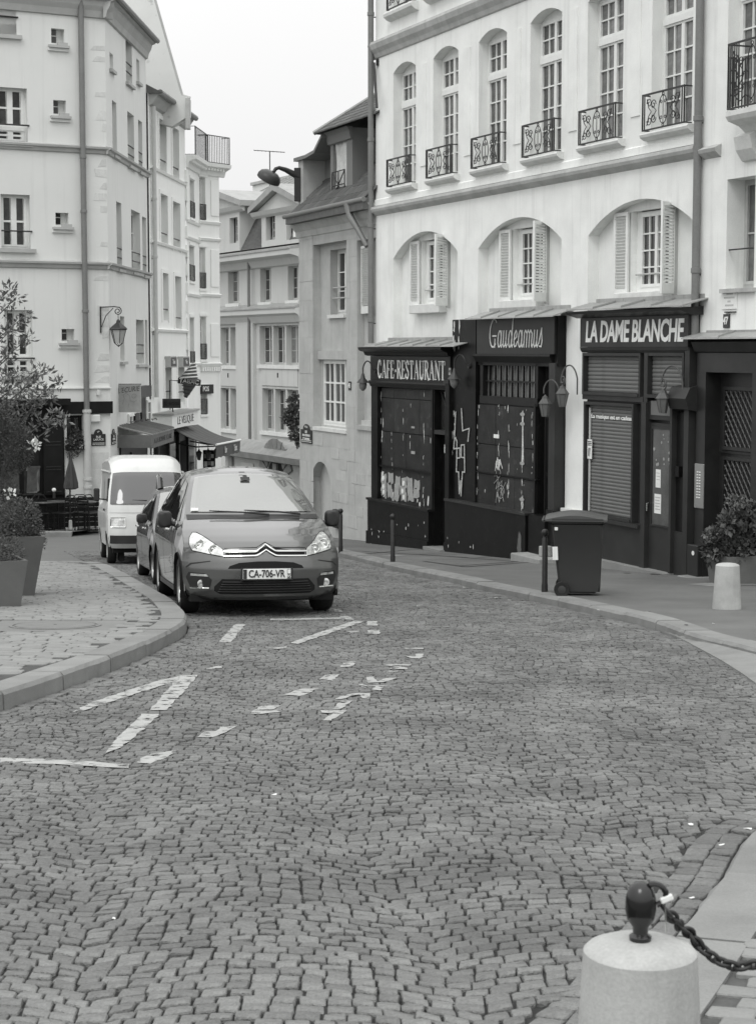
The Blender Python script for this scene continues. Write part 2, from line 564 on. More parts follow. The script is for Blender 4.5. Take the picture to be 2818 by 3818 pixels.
quads = []
for L, side, rows in ((KR, -1, 2), (KL, -1, 1)):            # gutter rows that follow the kerbs
    for rrow in range(rows):
        o0 = resample(offset(L, side * (0.008 + 0.108 * rrow)), 0.125); o1 = offset(o0, side * 0.108)
        for k in range(len(o0) - 1):
            y = o0[k][1]
            if 4.9 < y < 36 and inpoly(*o1[k], ROADP): quads.append((o0[k], o1[k], o1[k + 1], o0[k + 1]) if side < 0 else (o0[k], o0[k + 1], o1[k + 1], o1[k]))
W = 1.25; A_ = 0.19; row = 0.083


def warp(u, v):
    t = ((u + 0.17 * v) / W) % 1.0
    return v + A_ * (1 - (2 * t - 1) ** 2) + 0.03 * math.sin(u * 1.7 + v * 0.6) + 0.015 * math.sin(u * 4.1 - v * 1.3)


v = 3.9
while v < 36:
    u = -6.5 + random.uniform(0, 0.12)
    while u < 3.9:
        w = 0.072 + random.uniform(0, 0.030)
        q = ((u, warp(u, v)), (u + w, warp(u + w, v)), (u + w, warp(u + w, v + row)), (u, warp(u, v + row)))
        x = u + w / 2; y = (q[0][1] + q[2][1]) / 2
        if abs(x) < 0.2135 * y + 0.9 and y > 4.9 and inpoly(x, y, ROADP) and seg_dist(x, y, KR) > 0.222 and seg_dist(x, y, KL) > 0.118: quads.append(q)
        u += w
    v += row
lay(quads, road, cobble_m, 'cobble', 300, 0.0, 0.0062, 0.042, 0.0040)

# ---- painted marks on the road
paint = paint_road
nt = paint.node_tree; bs = nt.nodes['Principled BSDF']
nz = nt.nodes.new('ShaderNodeTexNoise'); nz.inputs['Scale'].default_value = 11; nz.inputs['Detail'].default_value = 6
tcp = nt.nodes.new('ShaderNodeTexCoord'); nt.links.new(tcp.outputs['Object'], nz.inputs['Vector'])
rm = nt.nodes.new('ShaderNodeMapRange'); rm.inputs['From Min'].default_value = 0.34; rm.inputs['From Max'].default_value = 0.46
nt.links.new(nz.outputs['Fac'], rm.inputs['Value']); nt.links.new(rm.outputs[0], bs.inputs['Alpha'])


def mark(pts, x0, y0, sc):
    P = [gnd(x0 + a / sc, y0 + b / sc, 0.009) for a, b in pts]
    P2 = [(p.x, p.y) for p in P]
    ar = sum(P2[k - 1][0] * P2[k][1] - P2[k][0] * P2[k - 1][1] for k in range(len(P2)))
    if ar < 0: P2 = P2[::-1]
    # ragged outline
    out = []
    for a, b in zip(P2, P2[1:] + P2[:1]):
        n = max(1, int(math.hypot(b[0] - a[0], b[1] - a[1]) / 0.07))
        for k in range(n): out.append((a[0] + (b[0] - a[0]) * k / n + random.gauss(0, 0.006), a[1] + (b[1] - a[1]) * k / n + random.gauss(0, 0.006)))
    sheet('road_marking', out, 0.0062, paint, road)


Z5 = (0, 2200, 0.9718)
for pl in ([(0, 606), (200, 612), (330, 620), (470, 630), (470, 643), (330, 637), (200, 630), (0, 624)],
           [(655, 308), (718, 306), (604, 434), (541, 434)], [(512, 448), (580, 448), (472, 545), (430, 572), (374, 594), (405, 558)],
           [(655, 310), (640, 327), (300, 437), (268, 440), (330, 405), (580, 325)],
           [(742, 286), (780, 275), (810, 272), (800, 280), (760, 285)], [(850, 123), (890, 123), (836, 187), (793, 187)],
           [(1280, 111), (1325, 112), (1255, 134), (1080, 194), (1052, 191), (1090, 175)], [(1328, 111), (1365, 111), (1368, 128), (1330, 128)],
           [(1334, 144), (1375, 144), (1378, 158), (1331, 158)], [(980, 103), (1250, 98), (1252, 104), (980, 109)], [(1228, 93), (1264, 94), (1283, 106), (1240, 106)],
           [(918, 434), (945, 419), (1020, 417), (992, 431), (1014, 440), (940, 449), (905, 446)], [(1028, 378), (1095, 356), (1154, 356), (1122, 370), (1090, 383)],
           [(1158, 320), (1180, 306), (1230, 304), (1205, 328)], [(1230, 279), (1245, 261), (1292, 256), (1275, 276)],
           [(712, 532), (740, 512), (785, 510), (800, 494), (857, 491), (830, 508), (775, 532)], [(492, 624), (545, 592), (644, 579), (600, 606), (540, 629)],
           [(985, 210), (1040, 203), (1035, 210), (1000, 213)], [(1255, 149), (1290, 148), (1303, 151), (1270, 153)]):
    mark(pl, *Z5)
Z7 = (1000, 2050, 2.36)
for pl in ([(465, 1408), (692, 1413), (542, 1501), (462, 1499), (585, 1434), (475, 1430)], [(640, 1326), (747, 1326), (630, 1399), (556, 1397)],
           [(578, 1312), (700, 1268), (770, 1256), (888, 1260), (892, 1307), (828, 1305), (805, 1272), (740, 1280), (640, 1312)],
           [(718, 1215), (780, 1198), (1050, 1187), (1030, 1200), (930, 1206), (800, 1210), (800, 1232), (915, 1230), (955, 1200), (1040, 1190), (962, 1247), (728, 1240)],
           [(790, 1182), (830, 1178), (880, 1196), (820, 1203)],
           [(862, 1115), (937, 1115), (952, 1153), (1045, 1126), (1152, 1122), (1020, 1162), (878, 1167)],
           [(1005, 1010), (1120, 1002), (1260, 1008), (1255, 1018), (1120, 1014), (1180, 1026), (1222, 1034), (1215, 1048), (1090, 1046), (1060, 1040), (1150, 1036), (1080, 1020)],
           [(1058, 1062), (1137, 1061), (1132, 1075), (1060, 1074)], [(1298, 914), (1360, 912), (1356, 942), (1330, 958), (1255, 952), (1210, 931), (1290, 937)],
           [(1193, 859), (1367, 861), (1367, 871), (1198, 867)], [(580, 520), (640, 528), (655, 545), (585, 542)]):
    mark(pl, *Z7)

# ---- pavements
HL, HR = 0.14, 0.10


def kr_h(y): return 0.10 if y > 12 else (0.03 if y < 9 else 0.03 + 0.07 * (y - 9) / 3)


def kerb(L, side, width, hf, parent, step, ymax, ymin):
    pts = resample(L, 0.12)
    pts = [p for p in pts if ymin < p[1] < ymax]
    n = int(step / 0.12)
    for k in range(0, len(pts) - 2, n):
        seg = pts[k:k + n + 1]
        if len(seg) < 3: continue
        inn = offset(seg, side * width); edge = offset(seg, side * 0.025)
        j = random.uniform(-0.006, 0.006); m = MB()
        # leave a thin joint
        def sh(P):
            a = Vector(P[0]).lerp(Vector(P[1]), 0.06); b = Vector(P[-1]).lerp(Vector(P[-2]), 0.06)
            return [tuple(a)] + list(P[1:-1]) + [tuple(b)]
        seg, inn, edge = sh(seg), sh(inn), sh(edge)
        for s_, e_, i_ in zip(seg, edge, inn):
            h = hf(s_[1]) + j; z = gz(*s_)
            q = random.gauss(0, 0.004)
            m.v += [(s_[0], s_[1], z - 0.06), (s_[0] + q, s_[1], z + h - 0.03), (e_[0], e_[1], z + h), (i_[0], i_[1], gz(*i_) + h), (i_[0], i_[1], gz(*i_) - 0.06)]
        c = len(seg)
        for a in range(c - 1):
            for b in range(4):
                p = a * 5 + b
                m.f.append((p, p + 1, p + 6, p + 5) if side > 0 else (p, p + 5, p + 6, p + 1))
        m.f += [tuple(range(5)), tuple(range(5 * (c - 1), 5 * c))]
        m.build('kerb_stone', kerb_m, parent)


KLi = offset(KL, 0.26); KRi = offset(KR, 0.26)
left_pav = sheet('left_pavement', [p for p in KLi if p[1] > 6] + [(-14, 30.0), (-14, 6)], HL - 0.012, M('pale_joint', 0.07, 0.95, 0.2, 10), kind='structure')
kerb(KL, 1, 0.27, lambda y: HL, left_pav, 1.3, 31, 9)
quads = []
MH = gnd(206, 2331, HL)
LP = [p for p in KLi if p[1] > 6] + [(-14, 30.0), (-14, 6)]
v = 9.0
while v < 29.6:
    u = -8 + random.uniform(0, 0.2); rowh = 0.135
    while u < -1.5:
        w = 0.18 + random.uniform(0, 0.12); f_ = lambda uu, vv: vv + 0.03 * math.sin(uu * 1.3 + vv * 0.4)
        x, y = u + w / 2, f_(u + w / 2, v + rowh / 2)
        if inpoly(x, y, LP) and seg_dist(x, y, KL) > 0.33 and abs(x) < 0.2135 * y + 0.8 and not (abs(x - MH.x) < 0.70 and abs(y - MH.y) < 0.62):
            quads.append(((u, f_(u, v)), (u + w, f_(u + w, v)), (u + w, f_(u + w, v + rowh)), (u, f_(u, v + rowh))))
        u += w
    v += rowh
lay(quads, left_pav, paver_m, 'paving_sett', 300, HL, 0.0065, 0.006, 0.003)
sheet('asphalt_patch', [(MH.x - 0.66, MH.y - 0.6), (MH.x + 0.66, MH.y - 0.6), (MH.x + 0.66, MH.y + 0.6), (MH.x - 0.66, MH.y + 0.6)], HL - 0.006, M('pale_patch_asphalt', 0.20, 0.85, 0.1, 2, 0.2, 120), left_pav)
t = thing('manhole_cover', 'round iron manhole cover set in an asphalt patch of the left pavement', 'manhole cover', (MH.x, MH.y, gz(MH.x, MH.y) + HL))
t.rotation_euler = (math.atan(GS), 0, 0)
cover_m = M('worn_cast_iron', 0.19, 0.7, 0.12, 6, 0.3, 70)
MB().lathe([(0.40, -0.02), (0.40, 0.004), (0.385, 0.006), (0.02, 0.006)], 40).build('lid', cover_m, t)
MB().lathe([(0.46, -0.02), (0.46, 0.002), (0.425, 0.003), (0.42, -0.02)], 40).build('ring', cover_m, t)
MB().lathe([(0.018, 0.0), (0.018, 0.0075), (0.005, 0.008)], 10).build('lifting_hole', black_plastic, t)

right_pav = sheet('right_pavement', [p for p in KRi if p[1] > 11.5] + [(14, 11.5), (14, 20), (4.0, 34), (0.2, 42), (-3.0, 50)], HR - 0.006, pave_asph, kind='structure')
front_pav = sheet('front_pavement', [p for p in KRi if p[1] < 11.9] + [(2.0, 2.5), (9, 2.5), (9, 11.6)], 0.016, M('sett_bed', 0.09, 0.95, 0.2, 8), kind='structure')
kerb(KR, 1, 0.28, kr_h, right_pav, 1.1, 47, 3.5)
quads = []
v = 4.3
while v < 9.0:
    u = 0.2 + random.uniform(0, 0.1)
    while u < 3.4:
        w = 0.11 + random.uniform(0, 0.05)
        g_ = lambda uu, vv: (uu + 0.36 * (vv - 6), vv - 0.36 * (uu - 1.5))
        q = (g_(u, v), g_(u + w, v), g_(u + w, v + 0.11), g_(u, v + 0.11)); x, y = g_(u + w / 2, v + 0.055)
        if seg_dist(x, y, KR) > 0.325 and not inpoly(x, y, ROADP) and x > 0.1 and y < 8.9: quads.append(q)
        u += w
    v += 0.11
lay(quads, front_pav, paver_m, 'paving_sett', 80, 0.030, 0.011, 0.01, 0.004)
# dropped granite apron where the kerb sweeps round
ap = MB(); A0 = [(2.99, 18.3), (3.04, 17.6), (3.05, 16.6), (3.06, 15.6), (3.04, 14.6), (3.0, 13.7), (2.95, 12.8)]
A1 = [(3.0, 18.2), (3.09, 17.3), (3.20, 16.6), (3.41, 15.6), (3.54, 14.6), (3.62, 13.7), (3.6, 12.8)]
for a, b in zip(A0, A1): ap.v += [(a[0], a[1], gz(*a) - 0.03), (a[0], a[1], gz(*a) + 0.015), (b[0], b[1], gz(*b) + 0.055), (b[0], b[1], gz(*b) - 0.03)]
for k in range(len(A0) - 1):
    for j in range(3): p = 4 * k + j; ap.f.append((p, p + 1, p + 5, p + 4))
ap.build('granite_apron', kerb_m, right_pav)
# tar seams and patches in the right pavement
seam_m = M('tar_seam', 0.035, 0.6, 0.2)


def seam(pts, w, mat=seam_m, h=0.004, name='tar_seam'):
    P = [gnd(x, y, HR) for x, y in pts]
    for a, b in zip(P[:-1], P[1:]):
        d = Vector((b.x - a.x, b.y - a.y)).normalized(); n = Vector((-d.y, d.x)) * w / 2
        sheet(name, [(a.x - n.x, a.y - n.y), (b.x - n.x, b.y - n.y), (b.x + n.x, b.y + n.y), (a.x + n.x, a.y + n.y)], HR - 0.006 + h, mat, right_pav)


seam([(1350, 2066), (1530, 2049), (1625, 2049)], 0.06); seam([(1350, 2055), (1745, 2078)], 0.05); seam([(1580, 2092), (1735, 2113), (2010, 2093), (2200, 2080)], 0.07)
seam([(1700, 2110), (1930, 2093), (1560, 2066)], 0.04); seam([(1780, 2078), (1925, 2070)], 0.04); seam([(2325, 2136), (2350, 2136)], 0.10); seam([(2425, 2140), (2520, 2140)], 0.22)
seam([(1430, 2073), (1500, 2070)], 0.25, kerb_m, 0.003, 'pale_patch'); seam([(2600, 2181), (2700, 2176)], 0.5, kerb_m, 0.003, 'pale_patch')
seam([(2710, 2180), (2818, 2178)], 0.35, cover_m, 0.006, 'drain_cover')

# scraps of paper and dead leaves lying about
r = random.Random(15)
for (px, py, par, hp, sz, mt) in ((1025, 2963, road, 0.0, 0.03, paper), (2575, 3075, road, 0.0, 0.03, paper), (2690, 3150, road, 0.0, 0.022, paper), (2790, 3090, road, 0.0, 0.04, paper), (2580, 3350, road, 0.0, 0.02, paper), (425, 3425, road, 0.0, 0.014, paper),
                                  (1560, 2260, road, 0.0, 0.05, peel), (1850, 2230, road, 0.0, 0.06, peel), (1900, 2238, road, 0.0, 0.05, peel), (2230, 2275, right_pav, HR, 0.03, peel), (2420, 2280, right_pav, HR, 0.03, asphalt_m), (2560, 2330, right_pav, HR, 0.04, joint_m), (2660, 2325, right_pav, HR, 0.03, peel), (1730, 2190, right_pav, HR, 0.03, paper)):
    p = gnd(px, py, hp + 0.006); a = r.uniform(0, 6); m = MB()
    sz *= 0.7; pts = [(sz * r.uniform(0.5, 1.0) * math.cos(a + k * 1.257), sz * r.uniform(0.5, 1.0) * math.sin(a + k * 1.257)) for k in range(5)]
    m.v = [(x, y, GS * y + r.uniform(0.004, 0.012)) for x, y in pts]; m.f = [(0, 1, 2, 3, 4)]; m.v += [(x, y, z - 0.003) for x, y, z in m.v]; m.f += [(9, 8, 7, 6, 5)] + [(k, (k + 1) % 5, 5 + (k + 1) % 5, 5 + k) for k in range(5)]
    m.build('litter_scrap', mt, par, loc=(p.x, p.y, gz(p.x, p.y) + hp))

# ================================================================== shared building helpers
def pane_mk(): return MB().box(0, 1, 0, 0.006, 0, 1)


def casement(parent, s0, s1, z0, z1, dep, cols=2, rows=4, mat=None, gl=None, transom=None, trows=2, stile=0.06, mun=0.024, name='window', arch=0.0, leaves=2):
    """a window with frame, meeting stile, glazing bars and one pane per light; transom = height of a fixed upper light"""
    mat = mat or white_paint; gl = gl or glass
    m = MB(); f = 0.045; y0, y1 = dep, dep + 0.06
    m.box(s0, s0 + f, y0, y1, z0, z1); m.box(s1 - f, s1, y0, y1, z0, z1)
    m.box(s0 + f, s1 - f, y0, y1, z0, z0 + f * 1.4); m.box(s0 + f, s1 - f, y0, y1, z1 - f, z1)
    if arch: m.box(s0, s1, y0 + 0.01, y1, z1, z1 + arch)
    lights = []
    zt = z1 - f
    if transom:
        m.box(s0 + f, s1 - f, y0 - 0.035, y1, transom - 0.05, transom + 0.05); lights.append((transom + 0.05, z1 - f, trows)); zt = transom - 0.05
    lights.append((z0 + f * 1.4, zt, rows))
    W = (s1 - s0 - 2 * f)
    panes = []
    for za, zb, nr in lights:
        lw = W / leaves
        for k in range(leaves):
            a = s0 + f + k * lw; b = a + lw; st = stile / 2 + 0.012
            m.box(a, a + st, y0 - 0.012, y1 - 0.004, za, zb); m.box(b - st, b, y0 - 0.012, y1 - 0.004, za, zb)
            m.box(a + st, b - st, y0 - 0.010, y1 - 0.004, za, za + 0.05); m.box(a + st, b - st, y0 - 0.010, y1 - 0.004, zb - 0.035, zb)
            x0, x1, q0, q1 = a + st, b - st, za + 0.05, zb - 0.035
            cw = (x1 - x0) / cols; rh = (q1 - q0) / nr
            for c in range(1, cols): m.box(x0 + c * cw - mun / 2, x0 + c * cw + mun / 2, y0 + 0.002, y1 - 0.008, q0, q1)
            for r in range(1, nr): m.box(x0, x1, y0, y1 - 0.010, q0 + r * rh - mun / 2, q0 + r * rh + mun / 2)
            for c in range(cols):
                for r in range(nr):
                    panes.append((x0 + c * cw + (mun / 2 if c else 0), q0 + r * rh + (mun / 2 if r else 0), cw - mun * (0.5 if c in (0, cols - 1) else 1), rh - mun * 0.5))
    wobj = m.build(name, mat, parent)
    for px, pz, w, h in panes:
        piece('pane', 'pane', pane_mk, gl, wobj, (px, y0 + 0.028, pz), (random.gauss(0, 0.006), 0, random.gauss(0, 0.006)), (w, 1, h))
    return wobj


def moulding(parent, s0, s1, prof, mat, name='string_course'):
    """profile: (depth, z) polygon swept along s"""
    return MB().prism(prof, 'x', s0, s1).build(name, mat, parent)


def spiral(cx, cz, r0, a0, turns, n=18, shrink=0.25):
    return [(cx + r0 * (1 - (1 - shrink) * k / n) * math.cos(a0 + turns * 2 * PI * k / n), cz + r0 * (1 - (1 - shrink) * k / n) * math.sin(a0 + turns * 2 * PI * k / n)) for k in range(n + 1)]


def scroll_mesh(w, h, r=0.0075):
    m = MB(); c = w / 2

    def pl(pts, rr=r): m.tube([(x, 0, z) for x, z in pts], rr, 5)
    pl([(c + 0.12 * w * math.cos(t), h / 2 + 0.42 * h * math.sin(t)) for t in [2 * PI * k / 20 for k in range(21)]])
    pl([(c, 0.06 * h), (c, 0.94 * h)], r * 0.8)
    for z in (0.05, 0.95): pl([(c + 0.028 * math.cos(t), h * z + 0.028 * math.sin(t)) for t in [2 * PI * k / 8 for k in range(9)]])
    for sg in (-1, 1):
        pl([(c + sg * x, z) for x, z in spiral(0.055 * w, 0.72 * h, 0.035, 0, 1.1, 10)], r * 0.8)
        pl([(c + sg * x, z) for x, z in spiral(0.055 * w, 0.28 * h, 0.035, 0, -1.1, 10)], r * 0.8)
        for zz, d in ((0.70, 1), (0.30, -1)):
            pl([(c + sg * (0.27 * w + (x - 0.27 * w)), z) for x, z in spiral(0.27 * w, zz * h, 0.075 * w, PI if d > 0 else PI, -d * 1.3, 16)])
            pl([(c + sg * x, z) for x, z in spiral(0.385 * w, (zz + 0.06 * d) * h, 0.07 * w, 0, d * 1.25, 16)])
        pl([(c + sg * x, z) for x, z in [(0.345 * w, 0.72 * h), (0.25 * w, 0.6 * h), (0.19 * w, 0.5 * h), (0.25 * w, 0.4 * h), (0.345 * w, 0.28 * h)]])
        pl([(c + sg * x, z) for x, z in [(0.455 * w, 0.9 * h), (0.40 * w, 0.62 * h), (0.33 * w, 0.5 * h), (0.40 * w, 0.38 * h), (0.455 * w, 0.1 * h)]])
    return m


def iron_railing(parent, s0, s1, z0, z1, dep, proj, scroll=True, name='balcony_railing', bars=0):
    """window guard standing `proj` in front of the wall"""
    m = MB(); y = dep - proj; b = 0.010
    m.box(s0, s1, y - b, y + b, z1 - 0.02, z1 + 0.008); m.box(s0, s1, y - b, y + b, z0, z0 + 0.022)
    for s in (s0, s1 - 0.018): m.box(s, s + 0.018, y - b, y + b, z0 + 0.022, z1 - 0.02)
    for s in (s0 + 0.06, s1 - 0.08): m.box(s, s + 0.014, y - 0.008, y + 0.008, z0 + 0.022, z1 - 0.02)
    for s in (s0, s1 - 0.02):
        m.box(s, s + 0.02, y + b, dep + 0.03, z1 - 0.016, z1 + 0.004); m.box(s, s + 0.02, y + b, dep + 0.03, z0 + 0.002, z0 + 0.02)
    o = m.build(name, iron, parent)
    w, h = s1 - s0 - 0.17, z1 - z0 - 0.045
    if scroll:
        k = ('scroll', round(w, 1), round(h, 1))
        piece('scrollwork', k, lambda: scroll_mesh(w, h), iron, o, (s0 + 0.085, y, z0 + 0.022))
    if bars:
        for q in range(1, bars + 1):
            piece('bar', 'bar', lambda: MB().box(-0.008, 0.008, -0.008, 0.008, 0, 1), iron, o, (s0 + (s1 - s0) * q / (bars + 1), y, z0 + 0.02), None, (1, 1, z1 - z0 - 0.04))
    return o


def downpipe(fr, label, s, dep, z0, z1, r, mat, collars, group=None, low=None):
    p = fr.w(s, dep, 0)
    t = thing('drainpipe', label, 'drainpipe', (p.x, p.y, z0), fr.a)
    MB().tube([(0, 0, 0), (0, 0, z1 - z0)], r, 14).build('pipe', mat, t, True)
    for c in collars:
        MB().lathe([(r, -0.04), (r * 1.22, -0.035), (r * 1.22, 0.035), (r, 0.04)], 14).build('collar', mat, t, True, loc=(0, 0, c - z0))
    for c in collars: MB().box(-0.012, 0.012, 0, -dep + 0.05 if dep < 0 else 0.1, -0.07, -0.05).build('bracket', iron, t, loc=(0, 0, c - z0))
    return t


def louvre(parent, w, h, n, loc, rz, mat=None, name='shutter'):
    """a louvred shutter leaf hinged at x=0"""
    mat = mat or white_paint; m = MB(); st = 0.055; th = 0.035
    m.box(0, st, 0, th, 0, h); m.box(w - st, w, 0, th, 0, h); m.box(st, w - st, 0, th, 0, 0.16); m.box(st, w - st, 0, th, h - 0.06, h)
    o = m.build(name, mat, parent, loc=loc, rot=(0, 0, rz))
    dz = (h - 0.24) / n
    for k in range(n):
        piece('slat', ('slat', round(w, 2)), lambda: MB().box(st, w - st, -0.003, 0.003, -0.024, 0.024), mat, o, (0, 0.013, 0.18 + dz * (k + 0.35)), (math.radians(-38 if abs(rz) > 2 else 38), 0, 0), (1, 1, dz / 0.055))
    return o


# ================================================================== THE ARCADED BUILDING (right)
A = Frame((4.278, 27.5), -67.5)
bA = root_for(A, 'arcaded_building', 'pale stone building with three wide blind arches above dark shopfronts', 'building')
WS = [-9.78, -7.785, -5.74, -3.675, -1.64, 0.375]
holes = []
for c in WS:
    holes.append((arch_rect(c - 0.575, c + 0.575, 3.30, 5.64, 0.15, 8), 0.22))
    holes.append((arch_rect(c - 0.575, c + 0.575, 6.88, 9.1, 0.15, 8), 0.22))
holes += [(arch_rect(1.87, 3.03, 3.34, 5.64, 0.15, 8), 0.22), (rect(1.92, 2.62, 0.86, 2.42), 0.32)]
NICHE = [(-10.36, -7.21), (-6.30, -3.05), (-2.13, 1.10)]
for a, b in NICHE: holes.append((arch_rect(a, b, -0.2, 1.86, 0.47, 16), 0.20))
holes.append((rect(1.40, 2.86, -3.6, 0.10), 0.35))
w = MB().wall([(-11.30, -5.2), (9.0, -5.2), (9.0, 10.5), (-11.30, 10.5)], holes, 0.0, 0.3)
w.box(-11.25, 9.0, 1.2, 9.0, -5.0, 10.4)  # unseen box added behind the facade to keep light from leaking through
w.quad((-11.3, 0, -5.2), (-11.3, 0, 10.5), (-11.3, 9, 10.5), (-11.3, 9, -5.2))
w.build('wall', plaster_main, bA)
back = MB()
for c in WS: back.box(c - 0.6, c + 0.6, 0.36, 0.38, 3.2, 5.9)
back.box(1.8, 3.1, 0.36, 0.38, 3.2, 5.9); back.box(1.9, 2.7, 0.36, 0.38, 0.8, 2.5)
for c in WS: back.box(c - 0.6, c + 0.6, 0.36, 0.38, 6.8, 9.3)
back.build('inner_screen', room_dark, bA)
# windows of the first floor
for i, c in enumerate(WS):
    casement(bA, c - 0.575, c + 0.575, 3.30, 5.66, 0.20, 2, 4, white_paint, glass_mid if i < 4 else glass_lit, transom=4.98, trows=2, arch=0.13)
    casement(bA, c - 0.575, c + 0.575, 6.88, 9.12, 0.20, 2, 4, white_paint, glass, transom=None, arch=0.13)
    sl = MB().prism([(-0.13, 3.24), (-0.145, 3.28), (-0.13, 3.31), (0.0, 3.31), (0.0, 3.19), (-0.07, 3.20)], 'x', c - 0.68, c + 0.68)
    sl.build('sill', sill_stone, bA)
    iron_railing(bA, c - 0.62, c + 0.58, 3.33, 3.88, 0.0, 0.13)
    MB().prism([(-0.16, 6.78), (-0.17, 6.84), (-0.14, 6.88), (0.0, 6.88), (0.0, 6.70), (-0.08, 6.72)], 'x', c - 0.72, c + 0.72).build('sill', sill_stone, bA)
    iron_railing(bA, c - 0.62, c + 0.58, 6.90, 7.45, 0.0, 0.13)
casement(bA, 1.87, 3.03, 3.34, 5.66, 0.20, 2, 4, white_paint, glass_lit, transom=4.98, arch=0.13)
casement(bA, 1.92, 2.62, 0.86, 2.42, 0.30, 1, 2, grey_paint, glass_lit)
MB().box(1.86, 2.68, -0.07, 0.30, 0.80, 0.858).build('sill', trim_stone, bA)
MB().tube([(1.92, 0.05, 1.42), (2.62, 0.05, 1.42)], 0.012, 6).build('guard_bar', iron, bA)
# string courses
moulding(bA, -11.36, 1.19, [(0.0, 2.80), (-0.03, 2.82), (-0.11, 2.88), (-0.13, 2.93), (-0.12, 2.98), (0.0, 3.01)], trim_stone)
moulding(bA, 1.31, 1.75, [(0.0, 2.76), (-0.03, 2.78), (-0.10, 2.84), (-0.12, 2.89), (0.0, 2.95)], trim_stone)
moulding(bA, -11.40, 9.0, [(0.0, 6.06), (-0.03, 6.08), (-0.06, 6.16), (-0.12, 6.24), (-0.15, 6.34), (-0.13, 6.40), (0.0, 6.44)], trim_stone)
moulding(bA, -11.33, 1.18, [(0.0, 3.012), (-0.025, 3.012), (-0.025, 3.13), (0.0, 3.15)], plaster_main, 'band')
for i, c in enumerate(WS[:-1]):
    n = WS[i + 1]; mid = (c + n) / 2
    MB().box(mid - 0.17, mid + 0.11, -0.018, 0.0, 3.62, 5.62).build('pilaster_panel', plaster_main, bA)
# the balcony at the right edge
MB().prism([(0.0, 3.02), (-0.10, 3.02), (-0.20, 3.10), (-0.38, 3.16), (-0.42, 3.22), (-0.42, 3.29), (0.0, 3.31)], 'x', A.s(2704, 440, -.42), 4.6).build('balcony_slab', sill_stone, bA)
MB().prism([(0.0, 2.62), (-0.06, 2.64), (-0.16, 2.78), (-0.20, 2.96), (-0.10, 3.018), (0.0, 3.018)], 'x', 2.35, 2.75).build('balcony_bracket', sill_stone, bA)
rl = A.s(2712, 350, -.36); o = iron_railing(bA, rl, rl + 1.15, 3.32, 4.22, 0.0, 0.36); iron_railing(bA, rl + 1.16, rl + 2.3, 3.32, 4.22, 0.0, 0.36)
q = MB()
for k in range(5): q.tube([(rl + 0.06 + 0.05 * k, -0.36, 3.35), (rl + 0.06 + 0.05 * k, -0.36, 4.2)], 0.010, 5)
for k in range(7): q.tube([(rl + 0.01, -0.33 + 0.05 * k, 3.35), (rl + 0.01, -0.33 + 0.05 * k, 4.05)], 0.011, 5)
for k in range(4): q.tube([(rl + 0.01, -0.33 + 0.3 * t, 3.5 + 0.17 * k + 0.05 * math.sin(t * 9)) for t in [j / 8 for j in range(9)]], 0.009, 5)
q.build('railing_return', iron, bA)

# niches: back wall, window, shutters, sill
for i, (a, b) in enumerate(NICHE):
    c = (a + b) / 2; ws0, ws1, wz0, wz1 = c - 0.56, c + 0.56, 0.90, 2.18
    if i == 1: wz0, wz1 = 0.88, 2.16
    nb = MB().wall(arch_rect(a, b, -0.2, 1.86, 0.47, 16), [(rect(ws0, ws1, wz0, wz1), 0.16)], 0.20, 0.16)
    nb.build('niche_wall', plaster_main, bA)
    casement(bA, ws0 + 0.14, ws1 + 0.0, wz0 + 0.01, wz1 - 0.02, 0.28, 2, 4, white_paint, glass, stile=0.05)
    MB().box(ws0 + 0.001, ws0 + 0.14, 0.30, 0.33, wz0 + 0.001, wz1 - 0.001).build('jamb_panel', plaster_main, bA)
    MB().bbox(c - 0.80, c + 0.66, 0.02, 0.30, wz0 - 0.19, wz0 - 0.005, 0.012).build('sill', sill_stone, bA)
    h = wz1 - wz0 + 0.10
    louvre(bA, 0.40, h, 22, (ws0 - 0.02, 0.17, wz0 - 0.10), PI + math.radians(4))
    louvre(bA, 0.46, h, 22, (ws1 + 0.21, 0.16, wz0 - 0.06), math.radians(-58))
    MB().tube([(ws0 + 0.05, 0.26, wz0 + 0.28), (ws1 - 0.03, 0.26, wz0 + 0.28)], 0.016, 6).build('guard_bar', grey_paint, bA)
    MB().box(ws1 + 0.22, ws1 + 0.26, 0.12, 0.199, wz0 - 0.1, wz1 + 0.05).build('hinge_shadow_strip', trim_left, bA)  # grey strip: hinge edge of the shutter with its shadow put into the colour
# small things on the wall
downpipe(A, 'long dark drainpipe where the arcaded building meets the stone house', -11.33, -0.10, 0.12, 10.4, 0.062, zinc_dark, [0.6, 2.6, 4.4, 7.0])
downpipe(A, 'dark drainpipe on the arcaded building above the door numbered 47', 1.25, -0.08, 0.15, 10.4, 0.060, zinc_dark, [1.15, 3.36, 6.9])
p = A.w(1.06, -0.06, 0)
t = thing('drainpipe', 'pale lower drainpipe beside the dark door numbered 47', 'drainpipe', (p.x, p.y, -3.5), A.a)
MB().tube([(0.06, 0, 0.1), (0.09, 0, 3.52), (0.13, 0.02, 3.7)], 0.045, 12).build('pipe', pipe_pale, t, True)
for c in (0.4, 3.3): MB().lathe([(0.045, -0.05), (0.058, -0.045), (0.058, 0.045), (0.045, 0.05)], 12).build('collar', pipe_pale, t, True, loc=(0.063 + 0.0088 * c, 0, c))
for c, hh in ((1.75, 0.10), (2.0, 0.12), (2.25, 0.10)): MB().box(-0.03, 0.04, -0.055, -0.047, c, c + hh).build('sticker', paper, t, loc=(0.07, 0, 0))
p0 = A.w(-11.16, -0.02, 5.0)
t = thing('flag_holder', 'dark slanted iron rod fixed high on the pale wall beside the drainpipe', 'rod', p0, A.a)
